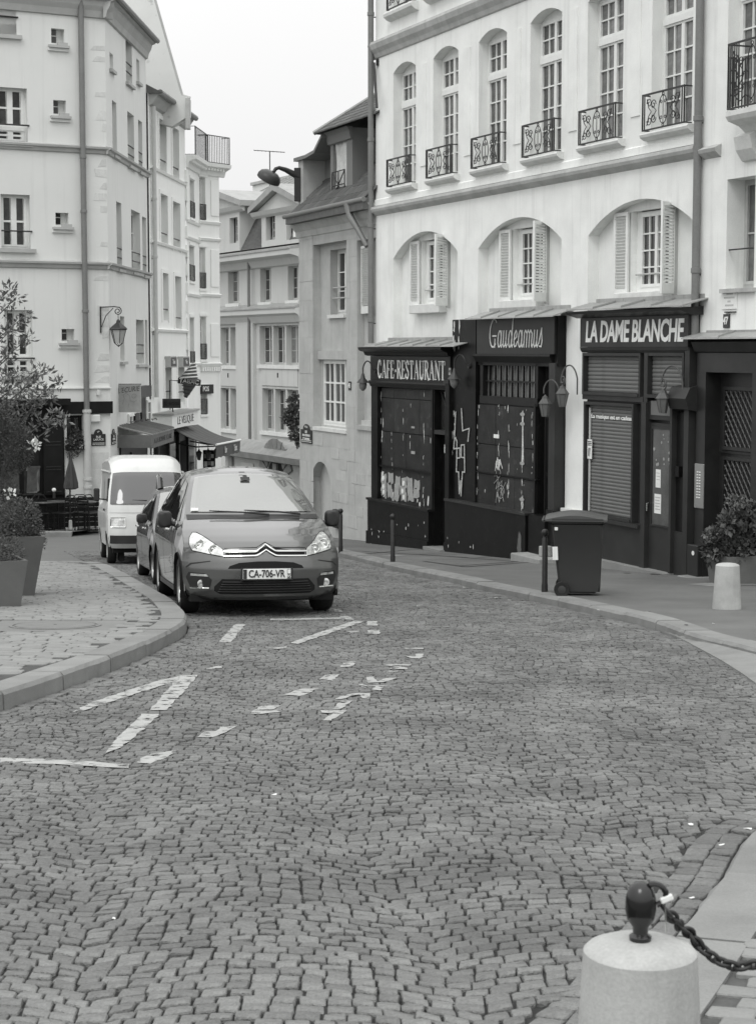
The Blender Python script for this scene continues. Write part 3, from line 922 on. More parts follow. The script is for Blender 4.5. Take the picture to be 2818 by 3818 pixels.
MB().tube([(-0.05, -0.05, 0.98), (0.12, -0.10, 0.5), (0.34, -0.15, 0.0)], [0.022, 0.03, 0.026], 8).build('rod', iron, t, True)
MB().box(-0.04, 0.04, -0.02, 0.02, 0.92, 1.05).build('bracket', iron, t)
# house number plate 47 and a small notice above it
p = A.w(1.98, -0.015, -0.0)
t = thing('house_number_plate', 'dark enamel house number plate reading 47 above the door', 'number plate', p + Vector((0, 0, 0.30)), A.a)
MB().bbox(-0.075, 0.075, -0.012, 0.014, 0, 0.20, 0.006).build('plate', plate_blue, t); lettering('47', 0.15, paper, t, 0, -0.015, 0.10, 'number', sx=0.8, bold=0.004)
t = thing('wall_notice', 'small pale lettered notice on the wall above number plate 47', 'notice', A.w(2.04, -0.01, 0.57), A.a)
MB().box(-0.19, 0.19, -0.004, 0.009, 0, 0.26).build('panel', plaster_main, t)
tm = MB()
for k, (a, b) in enumerate(((-0.07, 0.07), (-0.13, 0.13), (-0.04, 0.04), (-0.10, 0.10))):
    z = 0.22 - 0.055 * k; x = a
    while x < b: tm.box(x, x + 0.018, -0.006, -0.004, z - 0.014, z + 0.012); x += 0.027
tm.build('faint_lettering', trim_stone, t)
MB().box(-0.10, 0.17, -0.02, 0.008, -0.05, -0.035).build('bracket', iron, t)

# ================================================================== SHOPFRONTS
def zinc_roof(parent, s0, s1, dfront, zback, zfront, n, flash=0.06, lip=0.02):
    ln = (s1 - s0) / n
    for k in range(n):
        a, b = s0 + k * ln + 0.008, s0 + (k + 1) * ln - 0.008; j = random.uniform(-0.004, 0.006)
        MB().prism([(0.0, zback + j), (dfront, zfront + j), (dfront - 0.004, zfront - lip), (dfront + 0.02, zfront - 0.015), (0.0, zback - 0.015)], 'x', a, b).build('zinc_panel', zinc, parent)
        if k:
            MB().prism([(-0.01, zback), (dfront, zfront), (dfront, zfront + 0.03), (-0.01, zback + 0.03)], 'x', s0 + k * ln - 0.010, s0 + k * ln + 0.010).build('standing_seam', zinc, parent)
    for k in range(n): MB().box(s0 + k * ln + 0.25, min(s0 + (k + 1) * ln + 0.24, s1 - 0.1), -0.022, -0.002, zback - 0.02, zback + flash).build('flashing', zinc, parent)


def bp(parent, name, s0, s1, d0, d1, z0, z1, mat, b=0.0):
    m = MB()
    if b: m.bbox(s0, s1, d0, d1, z0, z1, b)
    else: m.box(s0, s1, d0, d1, z0, z1)
    return m.build(name, mat, parent)


def patches(parent, name, n, s0, s1, d, z0, z1, mat, size=(0.02, 0.10), tall=1.6, seed=1, cols=None):
    """ragged flakes where paint or paper has come off"""
    r = random.Random(seed)
    for k in range(n):
        c = r.choice(cols) + r.gauss(0, 0.025) if cols else r.uniform(s0, s1)
        z = r.uniform(z0, z1); a = r.uniform(*size); b = a * r.uniform(0.6, tall)
        pts = []
        for q in range(9):
            th = 2 * PI * q / 9; rr = r.uniform(0.4, 1.0); pts.append((c + a * rr * math.cos(th) * 0.5, z + b * rr * math.sin(th)))
        MB().prism(pts, 'y', d - 0.003 - 0.0004 * (k % 5), d).build(name, mat, parent)


SERIF = {'C': (0.82, [([(0.80, 0.80), (0.72, 0.95), (0.5, 1.0), (0.28, 0.92), (0.14, 0.7), (0.10, 0.5), (0.14, 0.3), (0.28, 0.08), (0.5, 0.0), (0.72, 0.05), (0.84, 0.2)], 1), ([(0.82, 0.72), (0.82, 1.0)], 0)]),
         'A': (0.9, [([(0.12, 0), (0.48, 1.0)], 0), ([(0.48, 1.0), (0.86, 0)], 1), ([(0.25, 0.36), (0.72, 0.36)], 0), ([(0.0, 0), (0.26, 0)], 0), ([(0.70, 0), (1.0, 0)], 0)]),
         'F': (0.68, [([(0.22, 0), (0.22, 1)], 1), ([(0.05, 1), (0.9, 1), (0.9, 0.82)], 0), ([(0.22, 0.53), (0.7, 0.53), (0.7, 0.43)], 0), ([(0.05, 0), (0.45, 0)], 0)]),
         'E': (0.72, [([(0.22, 0), (0.22, 1)], 1), ([(0.05, 1), (0.9, 1), (0.9, 0.82)], 0), ([(0.22, 0.53), (0.7, 0.53), (0.7, 0.43)], 0), ([(0.05, 0), (0.92, 0), (0.94, 0.2)], 0)]),
         'R': (0.82, [([(0.2, 0), (0.2, 1)], 1), ([(0.05, 1), (0.55, 1), (0.76, 0.88), (0.78, 0.68), (0.6, 0.52), (0.2, 0.5)], 0.5), ([(0.5, 0.5), (0.9, 0), (1.0, 0)], 1), ([(0.05, 0), (0.38, 0)], 0)]),
         'S': (0.66, [([(0.84, 0.82), (0.7, 0.97), (0.45, 1.0), (0.2, 0.88), (0.18, 0.7), (0.45, 0.54), (0.78, 0.38), (0.86, 0.2), (0.66, 0.03), (0.4, 0.0), (0.15, 0.08), (0.1, 0.24)], 0.7)]),
         'T': (0.8, [([(0.5, 0), (0.5, 1)], 1), ([(0.04, 0.8), (0.04, 1), (0.96, 1), (0.96, 0.8)], 0), ([(0.3, 0), (0.7, 0)], 0)]),
         'U': (0.88, [([(0.18, 1), (0.18, 0.25), (0.3, 0.05), (0.52, 0.0), (0.72, 0.06), (0.82, 0.25)], 1), ([(0.82, 0.25), (0.82, 1)], 0), ([(0.02, 1), (0.36, 1)], 0), ([(0.66, 1), (0.98, 1)], 0)]),
         'N': (0.95, [([(0.16, 0), (0.16, 1)], 0), ([(0.16, 1), (0.86, 0)], 1), ([(0.86, 0), (0.86, 1)], 0), ([(0.0, 0), (0.32, 0)], 0), ([(0.7, 1), (1.0, 1)], 0), ([(0.0, 1), (0.2, 1)], 0)]),
         '·': (0.40, [([(0.42, 0.42), (0.58, 0.42)], 1.2)])}


def serif_text(txt, h, width):
    tot = sum(SERIF[c][0] for c in txt) + 0.10 * (len(txt) - 1); k = width / tot; x = 0; paths = []
    for c in txt:
        w, ps = SERIF[c]
        for p, th in ps: paths.append(([((x + q[0] * w) * k, q[1] * h) for q in p], 0.018 + 0.030 * th))
        x += w + 0.10
    return stroke(paths, 0.03)


def script_text(h, width):
    """the word Gaudeamus in tall slanted brush script"""
    P = []; x = 0.0
    def oval(cx, w, z0, z1, a0=0, a1=2 * PI, n=14): return [(cx + w / 2 * math.cos(a0 + (a1 - a0) * k / n), (z0 + z1) / 2 + (z1 - z0) / 2 * math.sin(a0 + (a1 - a0) * k / n)) for k in range(n + 1)]
    P.append(oval(0.75, 1.3, 0.0, 1.55, 0.9, 1.72 * PI)); P.append([(1.05, 0.45), (1.05, -0.02)]); P.append([(0.6, 0.62), (1.25, 0.62)])
    x = 1.5
    def a(x): P.append(oval(x + 0.33, 0.52, 0, 0.9)); P.append([(x + 0.62, 0.9), (x + 0.60, 0.1), (x + 0.72, 0.0), (x + 0.85, 0.15)])
    a(x); x += 0.95
    def u(x): P.append([(x + 0.05, 0.9), (x + 0.05, 0.15), (x + 0.2, 0.0), (x + 0.4, 0.12), (x + 0.5, 0.4)]); P.append([(x + 0.5, 0.9), (x + 0.5, 0.1), (x + 0.62, 0.0), (x + 0.75, 0.15)])
    u(x); x += 0.88
    P.append(oval(x + 0.33, 0.52, 0, 0.9)); P.append([(x + 0.64, 1.6), (x + 0.60, 0.1), (x + 0.72, 0.0), (x + 0.85, 0.15)]); x += 0.95
    P.append([(x + 0.05, 0.4), (x + 0.45, 0.55), (x + 0.45, 0.8), (x + 0.28, 0.9), (x + 0.1, 0.7), (x + 0.06, 0.3), (x + 0.2, 0.02), (x + 0.45, 0.08), (x + 0.62, 0.3)]); x += 0.72
    a(x); x += 0.95
    for k in range(3): P.append([(x + 0.05 + 0.42 * k, 0.0 if k else 0.0), (x + 0.05 + 0.42 * k, 0.75), (x + 0.2 + 0.42 * k, 0.9), (x + 0.42 + 0.42 * k, 0.75)])
    P.append([(x + 1.31, 0.75), (x + 1.28, 0.1), (x + 1.4, 0.0), (x + 1.5, 0.15)]); x += 1.6
    u(x); x += 0.85
    P.append([(x + 0.0, 0.2), (x + 0.35, 1.0), (x + 0.35, 0.75), (x + 0.5, 0.35), (x + 0.42, 0.03), (x + 0.12, 0.05)]); x += 0.6
    k = width / x; hz = h / 1.6
    return stroke([([((q[0] + 0.16 * q[1]) * k, q[1] * hz) for q in p], 0.026) for p in P], 0.03)


# ---------------------------------------------------------------- café-restaurant (left, boarded up)
DF = -0.22
S = lambda px, py=1600, d=DF: A.s(px, py, d)
Z = lambda px, py, d=DF: A.z(px, py, d)
cafe = root_for(A, 'cafe_shopfront', 'boarded-up black shopfront lettered CAFE RESTAURANT, leftmost of the three', 'shopfront')
zinc_roof(cafe, A.s(1354, 1290, -.48), A.s(1740, 1285, -.22), -0.48, 0.17, 0.06, 7)
c0, c1 = S(1384), A.s(1714, 1600, -.04)
MB().prism([(0, 0.05), (-0.46, 0.035), (-0.46, -0.01), (-0.40, -0.05), (-0.34, -0.06), (-0.30, -0.13), (-0.24, -0.15), (0, -0.15)], 'x', c0 - 0.16, c1 + 0.02).build('cornice', shop_black, cafe)
fb = bp(cafe, 'sign_board', c0, c1 - 0.02, -0.24, 0.0, -0.66, -0.152, shop_dark)
_l = serif_text('CAFE·RESTAURANT', 0.35, S(1662) - S(1412)).mesh('lettering')
obj('lettering', _l, sign_cream, fb, (S(1412), -0.242, -0.595))
_n = S(1680); MB().box(_n - 0.05, _n + 0.05, -0.247, -0.241, -0.50, -0.36).build('number_tile', paper_grey, fb); lettering('47', 0.08, plate_blue, fb, _n, -0.248, -0.43, 'number')
MB().prism([(0, -0.662), (-0.27, -0.662), (-0.28, -0.70), (-0.25, -0.74), (-0.23, -0.79), (0, -0.79)], 'x', c0 - 0.03, c1 - 0.10).build('moulding', shop_dark, cafe)
zb = -4.45
bp(cafe, 'post', c0, c0 + 0.34, -0.22, 0.0, -3.20, -0.792, shop_black)
x0, x1 = c0 + 0.34, S(1606)
bp(cafe, 'boarding_frame', x0, x1, -0.10, 0.0, -3.20, -0.80, shop_black)
# boards over the window
bm_ = M('scuffed_boarding', 0.022, 0.5, 0.45, 2.5, 0.08, 40, dirt=0.03, dirtv=1.9, rnd=0.2)
nb = 4; rows_ = [(-3.19, -2.45), (-2.44, -1.72), (-1.71, -1.02), (-1.01, -0.81)]
for k in range(nb):
    for (a, b) in rows_:
        wd = (x1 - x0 - 0.10) / nb
        bp(cafe, 'board', x0 + 0.03 + k * wd, x0 + 0.03 + (k + 1) * wd - 0.006, -0.135 - random.uniform(0, 0.008), -0.10, a, b - 0.008, bm_)
bp(cafe, 'jamb', x1, x1 + 0.07, -0.22, 0.0, -3.20, -0.80, shop_dark)
bp(cafe, 'ledge', x0 - 0.05, x1 + 0.02, -0.19, 0.0, -2.47, -2.43, shop_black)
# base, following the fall of the street
MB().prism([(c0 - 0.02, -3.20), (x1 + 0.07, -3.20), (x1 + 0.07, zb), (c0 - 0.02, zb)], 'y', -0.30, 0.0).build('stall_riser', shop_black, cafe)
bp(cafe, 'stall_sill', c0 - 0.04, x1 + 0.09, -0.33, 0.0, -3.198, -3.15, shop_dark)
MB().prism([(c0 - 0.03, -3.86), (x1 + 0.08, -3.78), (x1 + 0.08, zb), (c0 - 0.03, zb)], 'y', -0.335, -0.30).build('plinth', shop_black, cafe)
# door bay
d0, d1 = x1 + 0.07, S(1670)
bp(cafe, 'transom_bar', d0, d1 + 0.04, -0.20, 0.0, -1.66, -1.58, shop_grey)
bp(cafe, 'transom_glass', d0 + 0.05, d1, -0.05, -0.03, -1.58, -0.80, glass)
MB().prism([(d0 + 0.05, -0.82), (d0 + 0.09, -0.81), (d1 - 0.05, -1.55), (d1 - 0.10, -1.56)], 'y', -0.08, -0.055).build('broken_bar', shop_grey, cafe)
MB().prism([(d0 + 0.30, -0.83), (d1 - 0.06, -0.84), (d1 - 0.05, -1.0), (d0 + 0.36, -1.09)], 'y', -0.10, -0.095).build('torn_poster', paper_grey, cafe)
bp(cafe, 'door', d0 + 0.06, d1 - 0.03, -0.03, -0.013, -3.95, -1.66, shop_black)
bp(cafe, 'door_reveal', d0 + 0.001, d0 + 0.05, -0.20, 0.30, zb, -0.80, shop_black)
bp(cafe, 'door_panel', d0 + 0.34, d1 - 0.03, -0.10, 0.12, -3.55, -2.15, shop_dark)
for k, zz in enumerate((-2.32, -2.42, -2.55)): bp(cafe, 'sticker', d1 - 0.24, d1 - 0.06, -0.106, -0.101, zz, zz + 0.08, paper_grey)
bp(cafe, 'sticker', d0 + 0.32, d0 + 0.42, -0.108, -0.101, -2.02, -1.86, paper)
bp(cafe, 'step', d0 + 0.0, d1 + 0.05, -0.42, -0.014, zb, -3.87, kerb_m)
p1 = c1
bp(cafe, 'pilaster', d1 + 0.02, p1 - 0.16, -0.24, 0.0, zb, -0.792, shop_dark)
bp(cafe, 'pilaster', p1 - 0.16, p1 + 0.02, -0.28, 0.0, zb, -0.66, shop_black)
bp(cafe, 'capital', p1 - 0.20, p1 + 0.05, -0.31, 0.0, -0.66, -0.60, shop_grey)
bp(cafe, 'pilaster_base', d1 + 0.0, p1 + 0.04, -0.31, 0.0, zb, -3.72, shop_black)
# torn posters along the foot of the boards, flaked paint
r = random.Random(3)
for k in range(17):
    px = x0 + 0.20 + (k % 6) * 0.34 + r.uniform(-0.06, 0.06); pz = -2.70 - 0.16 * (k // 6) + r.uniform(-0.04, 0.04)
    pts = [(px + a * 0.13 + r.uniform(-0.03, 0.03), pz + b * 0.10 + r.uniform(-0.03, 0.02)) for a, b in ((-1, -1), (-0.2, -0.8), (0.4, -1.1), (1, -0.9), (1, 0.2), (0.9, 1), (0, 0.8), (-1, 1))]
    po = MB().prism(pts, 'y', -0.1465 - 0.0006 * k, -0.144).build('torn_poster', paper_grey, cafe)
    if k % 3 == 0: MB().prism(arc(px, pz - 0.02, 0.055, 0, 2 * PI, 9)[:-1], 'y', -0.160, -0.1475 - 0.0006 * k).build('poster_print', paper, po)
patches(cafe, 'bare_patch', 16, x0 + 0.1, x1 - 0.05, -0.144, -3.14, -2.86, paper, (0.04, 0.12), 1.6, 11)
patches(cafe, 'bare_patch', 45, x0, x1, -0.146, -3.1, -0.9, peel, (0.006, 0.026), 5.0, 17, cols=[x0 + 0.03, x0 + 0.6, x0 + 1.2, x1 - 0.06, x1 - 0.5])
patches(cafe, 'bare_patch', 9, x0, x1, -0.144, -2.45, -1.0, peel, (0.02, 0.05), 3.0, 12, cols=[x0 + 0.06, x0 + 1.55, x1 - 0.15])
patches(cafe, 'bare_patch', 4, x0, x1, -0.144, -3.05, -2.6, sign_white, (0.04, 0.07), 3.5, 13, cols=[x0 + 0.08])
patches(cafe, 'bare_patch', 12, c0, x1, -0.336, -4.25, -3.75, peel, (0.01, 0.05), 1.5, 14)
patches(cafe, 'bare_patch', 6, c0 + 1.0, x1, -0.301, -3.7, -3.3, peel, (0.01, 0.05), 1.5, 15)
bp(cafe, 'price_oval', x0 + 1.62, x0 + 1.80, -0.150, -0.145, -2.12, -2.06, paper_grey); bp(cafe, 'price_oval', x0 + 1.62, x0 + 1.78, -0.150, -0.145, -1.60, -1.56, paper_grey)

bp(cafe, 'backing', c0 + 0.02, c1 + 0.03, -0.012, -0.002, -4.5, 0.03, room_dark)
# ---------------------------------------------------------------- Gaudeamus (middle)
gau = root_for(A, 'tavern_shopfront', 'black peeling shopfront with Gaudeamus in script, middle of the three', 'shopfront')
zinc_roof(gau, A.s(1732, 1193, -.4), A.s(2107, 1180, -.16), -0.40, 0.68, 0.555, 5)
g0, g1 = A.s(1715, 1600, -.03), A.s(2108, 1600, 0); gp_ = S(1768)
bp(gau, 'pier', g0, gp_, -0.20, 0.0, -4.4, 0.55, shop_black)
bp(gau, 'header', gp_, g1, -0.16, 0.0, -0.30, 0.56, shop_black)
fb = bp(gau, 'sign_board', gp_ + 0.04, g1 - 0.06, -0.20, -0.16, -0.09, 0.54, shop_grey)
obj('lettering', script_text(0.52, S(2016) - S(1817)).mesh('lettering'), sign_cream, fb, (S(1817), -0.203, 0.03))
MB().prism([(0, -0.092), (-0.24, -0.092), (-0.25, -0.13), (-0.21, -0.20), (-0.19, -0.24), (0, -0.24)], 'x', gp_ - 0.02, g1 - 0.14).build('moulding', shop_black, gau)
t0, t1 = S(1788), S(1984)
bp(gau, 'transom_glass', t0, t1, -0.06, -0.04, -0.86, -0.27, glass_lit)
fr = MB().box(t0 - 0.12, t0, -0.16, 0, -0.92, -0.242).box(t1, t1 + 0.08, -0.16, 0, -0.92, -0.242).box(t0 - 0.12, t1 + 0.08, -0.17, 0, -1.0, -0.86).box(t0, t1, -0.12, 0, -0.30, -0.242).box(t0, t1, -0.11, -0.07, -0.60, -0.57)
fr.build('transom_frame', shop_dark, gau)
for k in range(9): piece('grille_bar', 'gbar', lambda: MB().box(-0.015, 0.015, -0.015, 0.015, 0, 1), shop_black, gau, (t0 + (t1 - t0) * (k + 0.7) / 9.3, -0.09, -0.86), None, (1, 1, 0.56))
w0, w1 = gp_, S(1981)
bp(gau, 'boarding_frame', w0, w1, -0.12, 0.0, -2.88, -1.0, shop_black)
wd = (w1 - w0) / 3
for k in range(3):
    for a, b in ((-2.86, -2.30), (-2.28, -1.75), (-1.74, -1.02)):
        bp(gau, 'board', w0 + k * wd + 0.004, w0 + (k + 1) * wd - 0.004, -0.155 - random.uniform(0, 0.006), -0.12, a, b - 0.006, bm_)
bp(gau, 'ledge', w0 + 0.03, w1 + 0.12, -0.19, -0.10, -2.29, -2.265, shop_black)
bp(gau, 'stall_sill', g0 - 0.03, w1 + 0.03, -0.36, 0.0, -2.90, -2.86, shop_grey)
bp(gau, 'stall_riser', g0, w1, -0.33, 0.0, -4.4, -2.902, shop_black)
bp(gau, 'jamb', w1, w1 + 0.06, -0.18, 0.0, -2.86, -0.95, shop_dark)
q0, q1 = w1 + 0.06, g1 + 0.0
bp(gau, 'backing', g0, g1, -0.012, -0.002, -4.4, 0.54, room_dark)
bp(gau, 'door', q0 + 0.10, q1 - 0.30, -0.03, -0.013, -3.6, -0.25, shop_black)
for z_ in (-1.2, -2.2, -3.2): bp(gau, 'door_rail', q0 + 0.14, q1 - 0.34, -0.042, -0.031, z_, z_ + 0.05, shop_dark)
bp(gau, 'return_panel', q0 + 0.002, q0 + 0.03, -0.14, 0.30, -3.6, -0.25, shop_black)
bp(gau, 'return_riser', q0 + 0.001, q0 + 0.60, -0.30, 0.10, -4.2, -2.87, shop_black)
bp(gau, 'post', q1 - 0.24, q1 - 0.02, -0.20, 0.0, -2.75, -0.24, shop_grey)
bp(gau, 'post_base', q1 - 0.26, q1 - 0.0, -0.23, 0.0, -4.2, -2.75, shop_dark)
bp(gau, 'step', q0 - 0.05, q1 + 0.25, -0.62, 0.0, -4.2, -3.54, M('worn_step_stone', 0.30, 0.85, 0.15, 4), 0.015)
bp(gau, 'step', q0 + 0.62, q1 - 0.03, -0.42, 0.0, -3.538, -3.36, MATS['worn_step_stone'], 0.012)
# peeled patches, stickers, the angular tag in white paint and two scribbles
patches(gau, 'bare_patch', 10, g0, gp_, -0.201, 0.0, 0.5, peel, (0.03, 0.09), 2.4, 21, cols=[g0 + 0.07, g0 + 0.30])
patches(gau, 'bare_patch', 8, g0, gp_, -0.201, -2.0, -1.2, peel, (0.02, 0.06), 3.4, 22, cols=[g0 + 0.02, g0 + 0.10])
patches(gau, 'bare_patch', 60, w0, w1, -0.162, -2.84, -1.0, peel, (0.008, 0.032), 5.0, 27, cols=[w0 + 0.03, w1 - 0.45, w1 - 0.06, w1 - 1.0, w0 + 0.9])
patches(gau, 'bare_patch', 26, w0, w1, -0.162, -2.80, -1.0, peel, (0.015, 0.05), 3.2, 23, cols=[w1 - 0.45, w1 - 0.08, w1 - 1.0, w1 - 0.45])
patches(gau, 'bare_patch', 12, w0, w1, -0.162, -2.85, -1.05, paper_grey, (0.02, 0.06), 1.2, 24)
MB().prism([(w1 - 0.47, -2.0), (w1 - 0.43, -2.0), (w1 - 0.42, -1.2), (w1 - 0.46, -1.1)], 'y', -0.166, -0.16).build('bare_patch', peel, gau)
for k, zz in enumerate((-1.15, -1.32, -2.02, -2.66)): MB().prism(arc(w1 - 0.45, zz, 0.09, 0, 2 * PI, 12, 0.035)[:-1], 'y', -0.170, -0.166).build('round_sticker', paper_grey, gau)
MB().prism([(w0 + 0.7, -1.55), (w0 + 0.92, -1.55), (w0 + 0.92, -1.62), (w0 + 0.7, -1.62)], 'y', -0.167, -0.1625).build('sticker', paper, gau)
tagm = stroke([[(0.10, 1.70), (0.06, 1.1), (0.02, 0.72), (0.16, 0.74), (0.16, 0.95), (0.06, 1.02)], [(0.16, 0.74), (0.30, 0.76), (0.30, 0.50), (0.16, 0.48), (0.16, 0.78)],
               [(0.16, 0.48), (0.14, 0.12), (0.25, 0.12), (0.28, -0.45), (0.34, -0.1), (0.36, -0.5), (0.42, 0.14), (0.52, 0.14), (0.50, 0.86)],
               [(0.50, 0.86), (0.36, 0.84), (0.36, 0.52), (0.50, 0.52)], [(0.36, 1.80), (0.42, 1.22), (0.72, 1.30), (0.66, 0.96)]], 0.032)
obj('graffiti', tagm.mesh('graffiti'), M('grey_spray_paint', 0.45, 0.7, 0.3, 14), gau, (g0 + 0.10, -0.215, -2.42), None, (0.98, 1, 0.72))
sc = [spiral(0.12, 0.12, 0.10, 0, 2.5, 26, 0.3), [(0.0, 0.0), (0.1, 0.25), (0.16, 0.02), (0.2, 0.22), (0.30, 0.06)]]
obj('graffiti', stroke(sc, 0.012).mesh('graffiti'), sign_cream, gau, (w0 + 0.78, -0.17, -2.22))
sc = [spiral(0.2, 0.55, 0.09, 0, 1.0, 14, 0.9), [(0.02, 0.35), (0.2, 0.45), (0.1, 0.25), (0.35, 0.42), (0.3, 0.2), (0.5, 0.4)], [(0.1, 0.0), (0.15, 0.2), (0.25, 0.02), (0.33, 0.22), (0.42, 0.05)], spiral(0.3, 0.2, 0.15, 0, 1.4, 16, 0.5)]
obj('graffiti', stroke(sc, 0.010).mesh('graffiti'), paper_grey, gau, (w0 + 0.72, -0.17, -2.80))
patches(gau, 'bare_patch', 9, w1 - 0.32, w1 - 0.1, -0.331, -3.9, -3.0, M('faded_grey_patch', 0.12, 0.8, 0.2), (0.06, 0.14), 2.2, 25, cols=[w1 - 0.2])
patches(gau, 'bare_patch', 8, g0, w1 - 0.3, -0.331, -4.0, -3.6, peel, (0.01, 0.04), 2.0, 26)

# ---------------------------------------------------------------- La Dame Blanche (right, grey)
DF = -0.16
dame = root_for(A, 'music_shopfront', 'charcoal shopfront with roller shutters and LA DAME BLANCHE sign', 'shopfront')
zinc_roof(dame, A.s(2110, 1158, -.44), A.s(2602, 1143, -.18), -0.44, 0.75, 0.64, 4)
b0, b1 = S(2153), S(2557)
MB().prism([(0, 0.63), (-0.42, 0.60), (-0.40, 0.56), (-0.20, 0.50), (0, 0.50)], 'x', b0 - 0.10, b1 + 0.08).build('soffit', shop_grey, dame)
bp(dame, 'backing', b0 + 0.01, b1 - 0.01, -0.05, 0.0, -3.9, 0.50, shop_grey)
fb = bp(dame, 'sign_board', b0, S(2552), -0.19, -0.05, 0.03, 0.498, shop_grey)
o = lettering('LA DAME BLANCHE', 0.47, sign_white, fb, (S(2172) + S(2536)) / 2, -0.194, 0.26, width=S(2536) - S(2172), shear=0.12, bold=0.012, spacing=0.95)
bp(dame, 'pilaster', S(2541), b1 + 0.01, -0.185, -0.05, -3.9, 0.02, shop_grey)
MB().prism([(-0.05, 0.028), (-0.20, 0.028), (-0.19, -0.02), (-0.16, -0.06), (-0.05, -0.06)], 'x', b0 + 0.01, S(2556)).build('moulding', shop_grey, dame)


def px_box(parent, name, xa, xb, ya, yb, d0, d1, mat, b=0.0, sc=2.131, ox=2050, oy=1050):
    s0_, s1_ = A.s(ox + xa / sc, 1500, d0), A.s(ox + xb / sc, 1500, d0); xm = ox + (xa + xb) / 2 / sc
    return bp(parent, name, s0_, s1_, d0, d1, A.z(xm, oy + yb / sc, d0), A.z(xm, oy + ya / sc, d0), mat, b)


def slats(parent, s0, s1, z0, z1, d, n):
    h = (z1 - z0) / n
    for k in range(n):
        piece('slat', 'rslat', lambda: MB().prism([(0, 0.02), (-0.010, 0.10), (-0.016, 0.5), (-0.010, 0.9), (0, 0.98)], 'x', 0, 1), shutter_metal, parent, (s0, d, z0 + k * h), None, (s1 - s0, 1, h))


def opening(xa, xb, ya, yb, n, dz=-0.15):
    s0_, s1_ = S(2050 + xa / 2.131, 1500, dz), S(2050 + xb / 2.131, 1500, dz); xm = 2050 + (xa + xb) / 2 / 2.131
    z0, z1 = Z(xm, 1050 + yb / 2.131, dz), Z(xm, 1050 + ya / 2.131, dz)
    fr = MB().box(s0_ - 0.05, s0_, -0.165, -0.05, z0 - 0.05, z1 + 0.05).box(s1_, s1_ + 0.05, -0.165, -0.05, z0 - 0.05, z1 + 0.05).box(s0_, s1_, -0.165, -0.05, z1, z1 + 0.05).box(s0_, s1_, -0.18, -0.05, z0 - 0.05, z0)
    f_ = fr.build('window_frame', shop_grey, dame)
    sh = bp(dame, 'roller_shutter', s0_, s1_, -0.066, -0.052, z0, z1, shutter_metal)
    slats(sh, s0_ + 0.01, s1_ - 0.01, z0, z1, -0.067, n)
    return s0_, s1_, z0, z1


opening(270, 705, 590, 880, 9); opening(765, 1050, 590, 900, 9)
m0, m1, mz0, mz1 = opening(285, 655, 985, 1860, 30)
lettering('La musique est un cadeau', 0.10, sign_white, dame, (m0 + m1) / 2, -0.092, mz1 - 0.19, width=(m1 - m0) * 0.88, bold=0.0015)
MB().tube([(m0 + 0.06, -0.10, mz0 + 0.02), (m0 + 0.06, -0.10, mz1 - 0.05)], 0.02, 8).build('blind_pole', grey_paint, dame)
bp(dame, 'rail', b0 + 0.02, S(2380), -0.15, -0.05, Z(2250, 1492, -.15), Z(2250, 1472, -.15) - 0.0, shop_grey)
bp(dame, 'stall_sill', b0 - 0.03, S(2384), -0.24, -0.05, mz0 - 0.11, mz0 - 0.055, shop_grey)
bp(dame, 'stall_riser', b0, S(2388), -0.17, -0.05, -3.9, mz0 - 0.112, shop_grey)
bp(dame, 'notice', m0 + 0.02, m0 + 0.17, -0.125, -0.12, mz0 + 0.88, mz0 + 1.20, paper)
nm = MB()
for k in range(3): nm.box(m0 + 0.035, m0 + 0.155, -0.1275, -0.1255, mz0 + 1.10 + 0.028 * k, mz0 + 1.115 + 0.028 * k)
for k in range(2): nm.prism([(m0 + 0.05 + 0.04 * k, mz0 + 0.92), (m0 + 0.065 + 0.04 * k, mz0 + 0.92), (m0 + 0.085 + 0.04 * k, mz0 + 1.06), (m0 + 0.06 + 0.04 * k, mz0 + 1.06)], 'y', -0.1275, -0.1255)
nm.build('notice_print', plate_blue, dame)
bp(dame, 'mullion', S(2385), S(2402), -0.20, -0.05, -3.9, Z(2395, 1500), shop_grey)
bp(dame, 'mullion', S(2387), S(2400), -0.17, -0.05, Z(2395, 1500) + 0.002, -0.062, shop_grey)
# door with glass, notices and paper dots; side panel
e0, e1 = S(2402), S(2490); ez1 = Z(2440, 1578)
dr = bp(dame, 'door', e0, e1, -0.12, -0.05, -3.5, ez1, shop_grey)
gz0, gz1 = Z(2440, 1958), Z(2440, 1600)
gl_ = bp(dame, 'door_glass', S(2416), S(2484), -0.128, -0.121, gz0, gz1, M('dim_shutter_behind_glass', 0.10, 0.2, 0.25, 3.0, 0, 40, spec=0.5, streak=0.2))
fr = MB(); a, b = S(2412), S(2488)
fr.box(a, a + 0.02, -0.14, -0.121, gz0 - 0.03, gz1 + 0.03).box(b - 0.02, b, -0.14, -0.121, gz0 - 0.03, gz1 + 0.03).box(a + 0.02, b - 0.02, -0.14, -0.121, gz1, gz1 + 0.03).box(a + 0.02, b - 0.02, -0.14, -0.121, gz0 - 0.03, gz0)
fr.build('glazing_bead', shop_grey, dr)
r = random.Random(5)
for k in range(13): MB().prism(arc(r.uniform(a + 0.06, b - 0.06), gz1 - 0.08 - r.uniform(0, 0.5), r.uniform(0.012, 0.03), 0, 2 * PI, 8)[:-1], 'y', -0.1325, -0.1295).build('paper_dot', paper_grey, dr)
bp(dr, 'notice', a + 0.13, a + 0.27, -0.134, -0.130, gz1 - 0.90, gz1 - 0.62, paper); bp(dr, 'notice', a + 0.10, a + 0.29, -0.134, -0.130, gz1 - 1.30, gz1 - 1.00, paper)
nm = MB()
